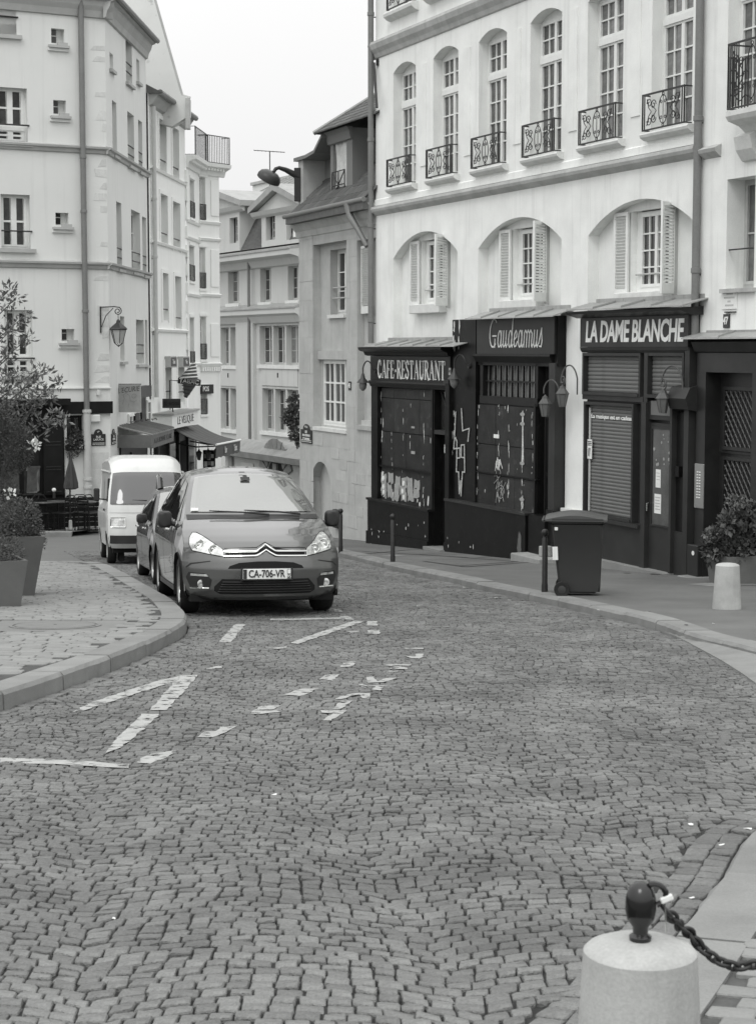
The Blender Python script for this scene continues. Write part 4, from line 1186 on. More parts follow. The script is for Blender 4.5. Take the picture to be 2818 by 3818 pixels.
for k in range(5): nm.box(a + 0.12, a + 0.27 - 0.02 * (k % 2), -0.1365, -0.1345, gz1 - 1.06 - 0.045 * k, gz1 - 1.045 - 0.045 * k)
for k in range(3): nm.box(a + 0.15, a + 0.25, -0.1365, -0.1345, gz1 - 0.68 - 0.05 * k, gz1 - 0.67 - 0.05 * k)
nm.build('notice_print', grey_paint, dr)
MB().tube([(e0 + 0.05, -0.14, -2.38), (e0 + 0.05, -0.19, -2.38), (e0 + 0.05, -0.19, -2.50)], 0.012, 6).build('handle', chrome, dr)
bp(dame, 'transom_panel', e0, e1, -0.14, -0.05, ez1 + 0.05, Z(2440, 1497), shop_grey)
bp(dame, 'transom_light', e0 + 0.06, e1 - 0.02, -0.146, -0.141, ez1 + 0.12, ez1 + 0.34, shutter_metal)
bp(dame, 'jamb', e1, e1 + 0.06, -0.19, -0.05, -3.9, ez1 + 0.55, shop_grey)
bp(dame, 'side_panel', e1 + 0.06, S(2557), -0.10, -0.05, -2.75, ez1 + 0.18, shop_dark)
bp(dame, 'side_riser', e1 + 0.06, S(2557), -0.13, -0.05, -3.9, -2.752, shop_grey)
MB().prism([(-0.05, ez1 + 0.20), (-0.24, ez1 + 0.24), (-0.30, ez1 + 0.40), (-0.22, ez1 + 0.56), (-0.05, ez1 + 0.60)], 'x', e1 + 0.07, S(2570)).build('shutter_housing', shop_grey, dame)
bp(dame, 'letter_box', e1 + 0.10, e1 + 0.22, -0.16, -0.10, -1.92, -1.76, shop_black)
bp(dame, 'step', b0 - 0.05, S(2500), -0.30, 0.0, -4.1, -3.40, kerb_m)
MB().box(g1 + 0.03, b0 - 0.02, -0.10, 0.0, -4.3, -2.70).build('pier_base', sill_stone, bA)

# ---------------------------------------------------------------- the dark street door, number 47
D47 = root_for(A, 'street_door', 'tall dark panelled street door with lattice grilles under the number 47', 'door')
zinc_roof(D47, 1.22, 3.2, -0.30, 0.24, 0.16, 2, 0.03)
wood = M('dark_varnished_wood', 0.022, 0.4, 0.3, 3, 0.04, 60, spec=0.4)
fr = MB().box(1.36, 1.60, -0.10, 0.30, -3.45, 0.15).box(2.78, 3.10, -0.10, 0.30, -3.45, 0.15).box(1.60, 2.78, -0.10, 0.30, -0.34, 0.15)
fr.build('door_frame', wood, D47)
MB().prism([(-0.10, 0.14), (-0.20, 0.10), (-0.14, -0.04), (-0.10, -0.06)], 'x', 1.34, 3.12).build('architrave', wood, D47)
lf = bp(D47, 'door_leaf', 1.60, 2.78, 0.16, 0.24, -3.4, -0.34, wood)
# two panels with lattice, rails
for z0_, z1_ in ((-1.42, -0.60), (-2.78, -1.62)):
    x0_, x1_ = 1.78, 2.52
    fr = MB().box(x0_ - 0.05, x0_, 0.115, 0.16, z0_ - 0.05, z1_ + 0.05).box(x1_, x1_ + 0.05, 0.115, 0.16, z0_ - 0.05, z1_ + 0.05).box(x0_, x1_, 0.115, 0.16, z1_, z1_ + 0.05).box(x0_, x1_, 0.10, 0.16, z0_ - 0.05, z0_)
    fo = fr.build('grille_frame', wood, D47)
    lat = MB(); st = 0.115; wdt, hgt = x1_ - x0_, z1_ - z0_
    for sg in (1, -1):
        k = -hgt
        while k < wdt:
            a_ = max(0, k); b_ = min(wdt, k + hgt * 0.8)
            if b_ > a_:
                za, zb_ = (a_ - k) / 0.8, (b_ - k) / 0.8
                pa = (x0_ + (a_ if sg > 0 else wdt - a_), 0.13, z0_ + za); pb = (x0_ + (b_ if sg > 0 else wdt - b_), 0.135, z0_ + min(zb_, hgt))
                lat.tube([pa, pb], 0.011, 4)
            k += st
    lat.build('lattice', M('grille_iron', 0.05, 0.4, 0.1, spec=0.5), fo)
for z_ in (-1.52, -2.90, -3.02): bp(D47, 'rail', 1.64, 2.74, 0.13, 0.16, z_, z_ + 0.035, wood)
bp(D47, 'label_plate', 1.74, 1.86, 0.12, 0.128, -2.92 - 0.02, -2.80, paper_grey)
bp(D47, 'threshold', 1.30, 3.2, -0.35, 0.2, -3.8, -3.36, kerb_m, 0.012)
t = thing('intercom_panel', 'grey metal intercom with rows of buttons beside the dark street door', 'intercom', A.w(1.50, -0.13, -2.35), A.a)
MB().bbox(-0.12, 0.12, 0.0, 0.028, 0, 0.66, 0.008).build('panel', M('brushed_panel', 0.30, 0.35, 0.1, 5, metal=0.4), t)
for k in range(20): piece('button', 'ibtn', lambda: MB().box(-0.018, 0.018, -0.008, 0, -0.008, 0.008), paper, t, (-0.03 + 0.06 * (k % 2), 0.0, 0.16 + 0.042 * (k // 2)))
t = thing('meter_box', 'black utility box at the foot of the wall beside the dark street door', 'utility box', A.w(1.42, -0.18, -3.52), A.a)
MB().bbox(-0.16, 0.16, 0.0, 0.17, 0.0, 0.62, 0.012).build('box', black_plastic, t)
MB().prism(arc(0.04, 0.50, 0.035, 0, 2 * PI, 10)[:-1], 'y', -0.004, 0.0).build('badge', paper, t)

# ================================================================== THE STONE HOUSE, number 45
def boxpx(fr, x0, x1, y0, y1, dep=0.0):
    ym = (y0 + y1) / 2; xm = (x0 + x1) / 2
    return fr.s(x0, ym, dep), fr.s(x1, ym, dep), fr.z(xm, y1, dep), fr.z(xm, y0, dep)


_o = A.w(-11.33, 0.06, 0)
B = Frame((_o.x, _o.y), -68.25)
bB = root_for(B, 'stone_house', 'grey stone house with a covered dormer and tall recessed windows, numbered 45', 'house')
L0 = B.s(1116, 1300)                                   # left end
zc = B.z(1250, 835)                                    # underside of the cornice
r1 = boxpx(B, 1168, 1292, 903, 1600); r2 = (B.s(1332), -0.02, B.z(1350, 1585), B.z(1350, 893))
cell = boxpx(B, 1161, 1231, 1772, 2040)
w = MB().wall([(L0, -6), (0, -6), (0, zc + 0.3), (L0, zc + 0.3)], [(rect(*r1), 0.19), (rect(*r2), 0.16), (arch_rect(cell[0], cell[1], -5.6, cell[3] - 0.1, 0.42, 10), 0.22)], 0.0)
w.ngon(rect(r1[0], r1[1], r1[2], r1[3]), 0.19) if False else None
u1 = boxpx(B, 1231, 1290, 928, 1172, 0.19); l1 = boxpx(B, 1204, 1289, 1343, 1588, 0.19)
w.wall(rect(*r1), [(rect(*u1), 0.22), (rect(*l1), 0.05)], 0.19)
w.ngon(rect(*r2), 0.16); w.ngon(arch_rect(cell[0], cell[1], -5.6, cell[3] - 0.1, 0.42, 10), 0.22)
w.quad((L0, 0, -6), (L0, 0, zc + 0.3), (L0, 7, zc + 0.3), (L0, 7, -6))
w.box(L0 + 0.02, 0, 0.6, 7, -6, zc + 0.2)
w.build('wall', stone_mid, bB)
casement(bB, u1[0], u1[1], u1[2], u1[3], 0.38, 1, 3, white_paint, glass)
casement(bB, l1[0], l1[1], l1[2], l1[3], 0.21, 2, 3, white_paint, glass, stile=0.06, mun=0.04)
MB().box(u1[0] - 0.03, u1[1], 0.12, 0.40, u1[2] - 0.08, u1[2] + 0.0).build('sill', sill_stone, bB)
MB().box(r1[0] + 0.01, r1[1], -0.03, 0.21, r1[2] - 0.06, r1[2] + 0.02).build('sill', sill_stone, bB)
MB().box(l1[0] - 0.10, r1[1] - 0.002, 0.10, 0.19, l1[3] + 0.02, l1[3] + 0.22).build('lintel', stone_mid, bB)
for z_ in (u1[2] + 0.38, u1[2] + 0.62): MB().tube([(u1[0] + 0.02, 0.26, z_), (u1[1], 0.26, z_)], 0.02, 6).build('guard_bar', grey_paint, bB)
louvre(bB, B.s(1384) - B.s(1338), B.z(1360, 914) - B.z(1360, 1168), 26, (B.s(1336), 0.06, B.z(1360, 1168)), math.radians(-8))
MB().box(r2[0] + 0.1, -0.03, 0.05, 0.159, r2[2], r2[2] + 0.10).build('ledge', stone_mid, bB)
MB().box(r2[0] + 0.02, -0.03, -0.05, 0.10, r2[2] - 0.10, r2[2] - 0.001).build('ledge', trim_stone, bB)
# dressed blocks of the piers and rough courses of the foot
sm = MATS['grey_limestone']
r = random.Random(9)


def blocks(s0, s1, z0, z1, hh, wl, dd=0.006, skip=0.0):
    z = z0; k = 0
    while z < z1:
        h = min(hh * r.uniform(0.8, 1.2), z1 - z); s = s0 - (wl * 0.5 if k % 2 else 0)
        while s < s1:
            wv = wl * r.uniform(0.7, 1.3); a, b = max(s, s0), min(s + wv, s1)
            if b - a > 0.06 and h > 0.06 and r.random() > skip:
                yield a + 0.003, b - 0.003, z + 0.003, z + h - 0.003, dd * r.uniform(0.3, 1.6)
            s += wv
        z += h; k += 1


def lay_blocks(parent, mat, gen, dep=0.0):
    for a, b, za, zb_, pr in gen:
        m = MB().prism([(a + r.uniform(0, .008), za + r.uniform(0, .008)), (b - r.uniform(0, .008), za + r.uniform(0, .008)), (b - r.uniform(0, .008), zb_ - r.uniform(0, .008)), (a + r.uniform(0, .008), zb_ - r.uniform(0, .008))], 'y', dep - pr, dep)
        m.build('stone_block', mat, parent)


lay_blocks(bB, sm, blocks(L0 + 0.02, r1[0] - 0.01, -5.0, zc - 0.1, 0.42, 0.62))
lay_blocks(bB, sm, blocks(r1[1] + 0.01, r2[0] - 0.01, -2.2, zc - 0.3, 0.45, 0.7, 0.004))
lay_blocks(bB, sm, [q for q in blocks(r1[0], -0.05, -5.0, r1[2] - 0.1, 0.27, 0.5, 0.008, 0.45) if not (q[0] < cell[1] + 0.05 and q[1] > cell[0] - 0.05 and q[2] < cell[3] + 0.4)])
# cornice and gutter, tiled roof, dormer, gable parapet
moulding(bB, L0 - 0.12, 0.03, [(0, zc - 0.18), (-0.03, zc - 0.16), (-0.05, zc - 0.03), (-0.10, zc + 0.02), (-0.15, zc + 0.10), (-0.22, zc + 0.24), (-0.24, zc + 0.28), (0, zc + 0.28)], stone_mid, 'cornice')
g = MB(); g.tube([(L0 - 0.12, -0.33, zc + 0.33), (0.02, -0.33, zc + 0.35)], 0.055, 10); g.build('gutter', zinc_dark, bB, True)
ze = zc + 0.34; slope = 0.95


def tile_rows(parent, s0, s1, ytop, n, ncol, skipf=None):
    for k in range(n):
        d = -0.34 + (ytop + 0.34) * k / n; z = ze + (d + 0.34) * slope
        for c in range(ncol):
            a = s0 + (s1 - s0) * (c + (0.5 if k % 2 else 0)) / ncol; b = a + (s1 - s0) / ncol - 0.006
            if a > s1 - 0.05: continue
            if skipf and skipf((a + b) / 2, d): continue
            piece('roof_tile', ('tile', round(b - a, 2)), lambda: MB().prism([(0, 0), (0.30, 0.30 * slope), (0.30, 0.30 * slope + 0.02), (0.0, 0.035)], 'x', 0, b - a), roof_tile, parent, (a, d, z + random.uniform(0, 0.008)))


MB().prism([(-0.34, ze - 0.03), (3.0, ze + 3.34 * slope - 0.03), (3.0, ze - 0.2), (-0.34, ze - 0.2)], 'x', L0 + 0.02, 0.0).build('roof', roof_tile, bB)
dm = (B.s(1232, 620, .15), B.s(1310, 620, .15), B.z(1260, 752, .15), B.z(1260, 490, .15))
tile_rows(bB, L0 + 0.35, 0.0, 1.3, 8, 17, lambda s, d: dm[0] - 0.12 < s < dm[1] + 0.2 and d > 0.0)
tile_rows(bB, dm[1] + 0.10, 0.0, 1.0, 8, 6, lambda s, d: d < 0.1 or s < dm[1] + 0.15)
# dormer
dd0, dd1 = dm[0], dm[1] + 0.06
dw = boxpx(B, 1242, 1292, 505, 735, .15)
m = MB().wall(rect(dd0, dd1, ze - 0.1, dm[3]), [(arch_rect(dw[0], dw[1], ze + 0.22, dw[3] - 0.12, 0.14, 8), 0.10)], 0.15)
m.quad((dd1, 0.15, ze - 0.1), (dd1, 3.2, ze - 0.1), (dd1, 3.2, dm[3]), (dd1, 0.15, dm[3])); m.quad((dd0, 0.15, ze - 0.1), (dd0, 0.15, dm[3]), (dd0, 3.2, dm[3]), (dd0, 3.2, ze - 0.1))
m.build('dormer_wall', M('dark_grey_render', 0.20, 0.9, 0.06, 1.5), bB)
sheet_m = M('pale_plastic_sheet', 0.58, 0.45, 0.14, 3.0, 0, 30, spec=0.4)
cs = MB(); nx, nz = 12, 10
for j in range(nz + 1):
    for i in range(nx + 1):
        x = dw[0] + (dw[1] - dw[0]) * i / nx; z = ze + 0.25 + (dw[3] - ze - 0.22) * j / nz
        cs.v.append((x, 0.21 + 0.022 * math.sin(i * 1.9 + j * 0.3) + 0.012 * math.sin(i * 0.7 - j * 0.9), z))
for j in range(nz):
    for i in range(nx): a = j * (nx + 1) + i; cs.f.append((a, a + 1, a + nx + 2, a + nx + 1))
cs.build('window_sheet', sheet_m, bB, True)
gr = MB(); ga, gb_, gza, gzb = dw[0] + 0.01, dw[1] - 0.05, ze + 0.24, ze + 0.24 + 0.62
for a, b in (((ga, gza), (gb_, gza)), ((ga, gzb), (gb_, gzb)), ((ga, gza), (ga, gzb)), ((gb_, gza), (gb_, gzb)), ((ga, gza), (gb_, gzb)), ((ga, gzb), (gb_, gza)), (((ga + gb_) / 2, gza), ((ga + gb_) / 2, gzb)), ((ga, (gza + gzb) / 2), (gb_, (gza + gzb) / 2))):
    gr.tube([(a[0], 0.12, a[1]), (b[0], 0.12, b[1])], 0.014, 5)
gr.build('window_guard', iron, bB)
MB().box(dd0 - 0.02, dd1, 0.08, 0.20, ze + 0.02, ze + 0.20).build('sill', sill_stone, bB)
moulding(bB, dd0 - 0.06, dd1 + 0.02, [(0.15, dm[3] - 0.26), (0.10, dm[3] - 0.24), (0.06, dm[3] - 0.06), (0.0, dm[3] + 0.02), (0.15, dm[3] + 0.02)], MATS['dark_grey_render'], 'cornice')
# dormer roof: hipped, tiled in rows
hx0, hx1, hz, hp = dd0 - 0.34, 0.25, dm[3] + 0.02, dm[3] + 0.95
rf = MB(); mid = dd0 + 1.2
rf.v += [(hx0, -0.12, hz), (hx1, -0.12, hz), (hx1, 1.2, hp), (mid - 0.3, 1.2, hp), (hx0, 3.0, hz), (mid - 0.3, 3.0, hp)]
rf.f += [(0, 1, 2, 3), (0, 3, 5, 4)]
ro = rf.build('dormer_roof', roof_tile, bB)
for k in range(8):
    t_ = k / 8; z = hz + (hp - hz) * t_; d = -0.14 + 1.32 * t_; a = hx0 + (mid - 0.3 - hx0) * t_
    n = 10
    for c in range(n):
        s0_ = a + (hx1 - a) * c / n + (0.05 if k % 2 else 0); wd = (hx1 - a) / n - 0.005
        piece('roof_tile', ('dtile', round(wd, 2)), lambda: MB().prism([(0, 0), (0.20, 0.20 * (hp - hz) / 1.32), (0.20, 0.20 * (hp - hz) / 1.32 + 0.015), (0.0, 0.032)], 'x', 0, wd), roof_tile, ro, (s0_, d, z + 0.004))
MB().tube([(hx0, -0.13, hz + 0.03), (mid - 0.3, 1.2, hp + 0.05)], 0.055, 8).build('hip_tiles', zinc, bB)
# gable parapet at the left end
gp = [(B.s(1116, 700), zc + 0.25), (B.s(1128, 700), B.z(1128, 600) + 0.0), (B.s(1190, 700), B.z(1190, 598)), (B.s(1228, 700), B.z(1228, 560)), (B.s(1245, 700), B.z(1245, 560)), (B.s(1245, 700), zc + 0.7), (B.s(1150, 700), zc + 0.25)]
pz = [(0.0, zc + 0.25), (0.0, B.z(1120, 598)), (0.9, B.z(1120, 598)), (0.9, zc + 0.25)]
MB().prism(pz, 'x', L0 - 0.02, L0 + 0.32).build('gable_parapet', stone_mid, bB)
hb = B.z(1120, 598)
gq = MB(); c_ = L0 + 0.32
gq.prism([(c_, zc + 0.34), (c_ + 0.25, zc + 0.45), (dd0 - 0.0, zc + 1.2), (dd0 - 0.0, hb + 0.36), (dd0 - 0.5, hb + 0.06), (c_ + 0.3, hb + 0.0), (c_, hb)], 'y', 0.55, 0.75)
gq.build('party_wall', MATS['dark_grey_render'], bB)
cp = MB(); cp.prism([(L0 - 0.14, hb), (c_ + 0.35, hb), (dd0 - 0.48, hb + 0.06), (dd0, hb + 0.36), (dd0, hb + 0.43), (dd0 - 0.52, hb + 0.13), (c_ + 0.35, hb + 0.08), (L0 - 0.14, hb + 0.08)], 'y', -0.08, 0.8)
cp.build('coping', zinc_dark, bB)
# rainwater hopper that joins the long pipe
hp_ = MB().tube([(B.s(1350), -0.33, zc + 0.34), (B.s(1354), -0.30, zc + 0.05), (B.s(1375), -0.25, zc - 0.25), (B.s(1391), -0.14, zc - 0.62)], [0.10, 0.08, 0.06, 0.055], 10)
hp_.build('rainwater_hopper', zinc_dark, bB, True)
# plates on the wall
t = thing('house_number_plate', 'dark house number plate reading 45 on the stone house', 'number plate', B.w(B.s(1306), -0.008, B.z(1306, 1455)), B.a)
MB().bbox(-0.085, 0.085, -0.012, 0.006, 0, 0.20, 0.006).build('plate', plate_blue, t); lettering('45', 0.15, paper, t, 0, -0.015, 0.10, 'number', sx=0.8, bold=0.003)


def street_plate(label, loc, rz, w, h, lines):
    t = thing('street_name_plate', label, 'street sign', loc, rz)
    MB().prism([(-w / 2, 0), (w / 2, 0), (w / 2, h * 0.70), (w * 0.30, h * 0.70)] + arc(0, h * 0.70, w * 0.30, 0.25, PI - 0.25, 8, h * 0.30) + [(-w * 0.30, h * 0.70), (-w / 2, h * 0.70)], 'y', -0.014, 0.006).build('plate', plate_blue, t)
    e = 0.03
    MB().box(-w / 2 + e, w / 2 - e, -0.0165, -0.0145, e, e + 0.012).box(-w / 2 + e, w / 2 - e, -0.0165, -0.0145, e + 0.035, e + 0.045).build('border', paper, t)
    for k, (tx, sz, zz) in enumerate(lines): lettering(tx, sz, paper, t, 0, -0.016, h * zz, width=min(w * 0.78, len(tx) * sz * 0.5))
    return t


street_plate('dark street name plate on the corner of the grey stone house', B.w(B.s(1145), -0.012, B.z(1145, 1652)), B.a, 0.80, 0.44 * 1.0 + 0.02, [('Vᵉ Arr', 0.07, 0.84), ('RUE', 0.09, 0.58), ('DE LA MONTAGNE', 0.075, 0.40), ('Sᵗᵉ GENEVIEVE', 0.075, 0.22)])

# ================================================================== LEFT CORNER BUILDING
C1 = Frame((-7.758, 47.0), 27.75)
sc = C1.s(402, 900)                                     # the corner
_c = C1.w(sc, 0, 0)
C2 = Frame((_c.x, _c.y), 88.0)
bC = root_for(C1, 'corner_building', 'tall pale rendered corner building with small square windows and drainpipe', 'building')
bC2 = thing('street_facade', None, None, (0, 0, 0)); bC2.parent = bC
bC2.matrix_basis = Matrix.Translation((sc, 0, 0)) @ Matrix.Rotation(C2.a - C1.a, 4, 'Z')
bC2.name = 'street_side'
SL = C1.s(-420, 900); ztop = C1.z(150, 4)
big = [boxpx(C1, -40, 60, -60, 126), boxpx(C1, -14, 102, 325, 530), boxpx(C1, 4, 113, 724, 926), boxpx(C1, 18, 122, 1155, 1400)]
small = [boxpx(C1, 191, 240, 105, 160), boxpx(C1, 199, 246, 372, 424), boxpx(C1, 207, 256, 792, 838), boxpx(C1, 230, 278, 1226, 1270)]
shopz = C1.z(150, 1499)
H = [(rect(*b), 0.22) for b in big + small]
zg = -6.5
sh_door = boxpx(C1, 78, 160, 1560, 1870); sh_win = boxpx(C1, 244, 312, 1548, 1672)
H += [(rect(*sh_win), 0.2)]
w = MB().wall([(SL, zg), (sc, zg), (sc, ztop + 0.3), (SL, ztop + 0.3)], H, 0.0, 0.22)
w.box(SL, sc - 1.2, 1.5, 9, zg, ztop + 0.2)
w.build('wall', plaster_left, bC)
for k, b in enumerate(big):
    casement(bC, b[0], b[1], b[2], b[3], 0.18, 1, 2, white_paint, glass, stile=0.12, mun=0.05, transom=b[2] + (b[3] - b[2]) * 0.27 if k != 2 else None, trows=2)
    if k == 0: pass
    MB().box(b[0] - 0.1, b[1] + 0.12, -0.10, 0.18, b[2] - 0.10, b[2] - 0.0).build('sill', trim_left, bC)
    MB().tube([(b[0], -0.03, b[2] + 0.45), (b[1] + 0.04, -0.03, b[2] + 0.45)], 0.022, 6).build('guard_bar', iron, bC)
for b in small:
    mb = MB(); mb.box(b[0], b[1], 0.20, 0.23, b[2], b[3]); mb.build('blind_back', sill_stone, bC)
    MB().box(b[0] + 0.005, b[0] + (b[1] - b[0]) * 0.5, 0.150, 0.158, b[2] + 0.03, b[3] - 0.01).build('pane', glass, bC)
    MB().box(b[0] + 0.005, b[0] + (b[1] - b[0]) * 0.5, 0.140, 0.149, b[2] + 0.19, b[2] + 0.215).build('glazing_bar', grey_paint, bC)
    MB().box(b[0] - 0.09, b[1] + 0.11, -0.12, 0.0, b[2] - 0.12, b[2] - 0.055).build('sill', trim_left, bC)
    MB().box(b[0] - 0.10, b[1] + 0.10, -0.06, -0.0, b[2] - 0.20, b[2] - 0.122).build('sill_bed', plaster_left, bC)
    MB().box(b[1] - 0.20, b[1] + 0.06, -0.10, -0.02, b[2] - 0.055, b[2] + 0.02).build('flower_trough', trim_left, bC)
zs = [C1.z(150, 548), C1.z(150, 985)]
for z in zs:
    pr = [(0, z - 0.10), (-0.05, z - 0.08), (-0.07, z), (-0.13, z + 0.03), (-0.14, z + 0.08), (0, z + 0.12)]
    moulding(bC, SL, sc + 0.10, pr, trim_left); 
    m = moulding(bC2, -0.10, 6.6, pr, trim_left)
pr = [(0, ztop - 0.30), (-0.06, ztop - 0.28), (-0.10, ztop - 0.12), (-0.17, ztop), (-0.20, ztop + 0.12), (-0.30, ztop + 0.16), (-0.31, ztop + 0.26), (0, ztop + 0.26)]
moulding(bC, SL, sc + 0.2, pr, trim_left, 'cornice'); moulding(bC2, -0.2, 6.5, pr, trim_left, 'cornice')
MB().tube([(-0.2, -0.36, ztop + 0.24), (6.5, -0.36, ztop + 0.24)], 0.075, 8).build('gutter', zinc_dark, bC2, True)
# street side with narrow deep windows
W2 = [(409, 422, 198, 257), (469, 492, 136, 309), (509, 520, 221, 304), (419, 435, 378, 576), (476, 500, 422, 617), (516, 531, 450, 638), (435, 454, 754, 1000), (490, 523, 787, 1013), (531, 549, 810, 1024),
      (448, 464, 1179, 1345), (508, 537, 1192, 1355), (552, 566, 1194, 1358)]
LEN2 = C2.s(551, 900)
H2 = []; wins = []
for (x0, x1, y0, y1) in W2:
    a, b, z0, z1 = boxpx(C2, x0, x1, y0, y1)
    b = min(b, LEN2 - 0.25)
    if b - a < 0.3: a = b - 0.45
    H2.append((rect(a, b, z0, z1), 0.24)); wins.append((a, b, z0, z1))
w = MB().wall([(0, zg), (LEN2, zg), (LEN2, ztop + 0.3), (0, ztop + 0.3)], H2, 0.0, 0.24)
w.box(0.2, LEN2, 0.6, 6, zg, ztop + 0.2); w.build('wall', plaster_left, bC2)
for a, b, z0, z1 in wins:
    casement(bC2, a, b, z0, z1, 0.20, 1, 3, white_paint, glass, leaves=1 if b - a < 0.9 else 2, stile=0.05)
    MB().box(a - 0.08, b + 0.08, -0.09, 0.02, z0 - 0.10, z0 - 0.02).build('sill', trim_left, bC2)
    if b - a > 0.7:
        for q in (0.3, 0.55): MB().tube([(a, 0.02, z0 + q), (b, 0.02, z0 + q)], 0.02, 5).build('guard_bar', iron, bC2)
# exposed quoin stones near the corner
r = random.Random(31)
for k in range(46):
    z = ztop - 0.5 - k * 0.30
    if any(abs(z - q) < 0.25 for q in zs) or z < shopz + 0.2 or r.random() < 0.25: continue
    wd = 0.16 + r.uniform(0, 0.30); hh = 0.10 + r.uniform(0, 0.13)
    pts = [(sc - wd + r.uniform(-0.05, 0.05), z + r.uniform(-.03, .03)), (sc - 0.012, z), (sc - 0.012, z + hh), (sc - wd * r.uniform(0.4, 1.0), z + hh + r.uniform(-.03, .03))]
    MB().prism(pts, 'y', -0.006, 0.0).build('stone_block', quoin_stone, bC)
# ground floor: pale band, dark fascia, shop door, window
MB().box(SL, sc, -0.05, 0.0, C1.z(150, 1499), C1.z(150, 1450)).build('band', plaster_left, bC)
MB().box(SL, sc, -0.10, 0.0, C1.z(150, 1450), C1.z(150, 1446)).build('flashing', white_paint, bC)
MB().box(SL, sc + 0.05, -0.08, 0.0, C1.z(150, 1545), C1.z(150, 1499) - 0.002).build('fascia', shop_dark, bC)
bar = root_for(C1, 'bar_shopfront', 'dark bar front with folded door leaf behind the shrubs, left corner', 'shopfront')
s0_, s1_ = C1.s(-300, 1700, -.1), C1.s(240, 1700, -.1)
bp(bar, 'front', s0_, s1_, -0.10, 0.0, zg, C1.z(150, 1500) - 0.01, shop_black)
MB().box(s0_, C1.s(262, 1490, -.35), -0.40, -0.10, C1.z(150, 1511, -.35), C1.z(150, 1487, -.35)).build('awning_box', shop_dark, bar)
for (xa, xb, ya, yb) in ((88, 145, 1570, 1603), (88, 145, 1620, 1840), (10, 70, 1570, 1840)):
    a, b, z0, z1 = boxpx(C1, xa, xb, ya, yb, -.1); bp(bar, 'door_glass', a, b, -0.108, -0.101, z0, z1, glass)
    MB().box(a - 0.05, b + 0.05, -0.13, -0.101, z0 - 0.04, z0).build('rail', shop_grey, bar)
a, b, z0, z1 = boxpx(C1, 163, 236, 1562, 1845, -.16)
lf = bp(bar, 'door_leaf', a, b, -0.16, -0.101, z0, z1, shop_dark)
for y_ in (1647, 1659, 1740, 1751, 1833): z_ = C1.z(200, y_, -.16); MB().box(a + 0.06, b - 0.06, -0.175, -0.161, z_ - 0.012, z_ + 0.012).build('rail', shop_grey, lf)
a, b, z0, z1 = boxpx(C1, 98, 140, 1738, 1838, -.13)
dcl = MB()
pa = [(a, z0), (a + 0.35, z0 + 0.05), (a + 0.30, z0 + 0.4), (a + 0.38, z0 + 0.7), (a + 0.1, z1 - 0.1), (a, z1 - 0.12), (a + 0.05, z1), (a + 0.4, z1 - 0.02), (b, z1 - 0.15), (b - 0.02, z0)]
dcl.prism(pa, 'y', -0.116, -0.112); dcl.build('window_decal', M('pale_decal', 0.16, 0.6, 0.3, 6), bar)
casement(bC, sh_win[0], sh_win[1], sh_win[2], sh_win[3], 0.15, 1, 1, shop_dark, glass)
MB().box(sh_win[0] - 0.03, sh_win[0] + 0.03, -0.012, -0.0, C1.z(242, 1850), sh_win[3]).build('white_trim', white_paint, bC)
# stone foot blocks right of the pipe
lay_blocks(bC, quoin_stone, blocks(0.15, sc - 0.05, zg + 1.0, C1.z(350, 1640), 0.5, 0.8, 0.006, 0.3))
MB().bbox(0.10, sc - 0.3, -0.10, 0.0, C1.z(350, 1573), C1.z(350, 1545) - 0.003, 0.02).build('stone_ledge', plaster_left, bC)
jb = bp(bC, 'junction_box', C1.s(356, 1465), C1.s(366, 1465), -0.14, -0.05, C1.z(360, 1472), C1.z(360, 1452), sill_stone)
downpipe(C1, 'tall dark drainpipe down the front of the pale corner building', 0.0, -0.12, C1.z(315, 1530), ztop + 0.1, 0.075, zinc_dark, [zs[0] - 0.2, zs[1] - 1.2, zs[1] + 1.4, C1.z(315, 1535)])
downpipe(C1, 'pale cast drainpipe at the foot of the corner building', 0.0, -0.12, zg, C1.z(315, 1530), 0.10, pipe_pale, [C1.z(315, 1532), C1.z(315, 1785), C1.z(315, 1815)])
street_plate('dark arched street name plate on the corner building beside the drainpipe', C1.w(C1.s(364), -0.012, C1.z(364, 1661)), C1.a, 0.40, 0.44, [('Vᵉ', 0.07, 0.82), ('RUE', 0.085, 0.52), ('LAPLACE', 0.08, 0.36)])
street_plate('dark street name plate seen edge-on round the corner above the van', C2.w(C2.s(421, 1620), -0.012, C2.z(421, 1657)), C2.a, 0.62, 0.42, [('Vᵉ', 0.07, 0.82), ('RUE', 0.085, 0.52), ('MONTAGNE', 0.08, 0.34)])

# wall lantern on an iron bracket
p = C1.w(C1.s(374, 1200), -0.02, C1.z(374, 1200))
t = thing('wall_lantern', 'black iron street lantern hanging from a bracket on the corner building', 'lantern', p, C2.a - math.radians(68))
z0 = C1.z(374, 1240) - p.z; z1 = C1.z(374, 1142) - p.z
br = MB().box(-0.015, 0.015, -0.03, 0.02, z0, z1).tube([(0, -0.02, z1 - 0.02), (0.36, -0.02, z1 - 0.0), (0.52, -0.02, z1 - 0.02)], 0.016, 6).tube([(0.02, -0.02, z0 + 0.15), (0.14, -0.02, z0 + 0.45), (0.34, -0.02, z1 - 0.04)], 0.012, 6)
br.tube([(0.40 + x, -0.02, z1 - 0.12 + z) for x, z in spiral(0.06, 0, 0.11, PI / 2, -1.6, 22, 0.25)], 0.014, 6)
br.build('bracket', iron, t, True)
lc = (0.47, -0.02); zt = C1.z(420, 1195) - p.z
MB().tube([(lc[0], lc[1], z1 - 0.2), (lc[0], lc[1], zt)], 0.010, 6).build('hook', iron, t)
zh = C1.z(420, 1230) - p.z; zl = C1.z(420, 1278) - p.z
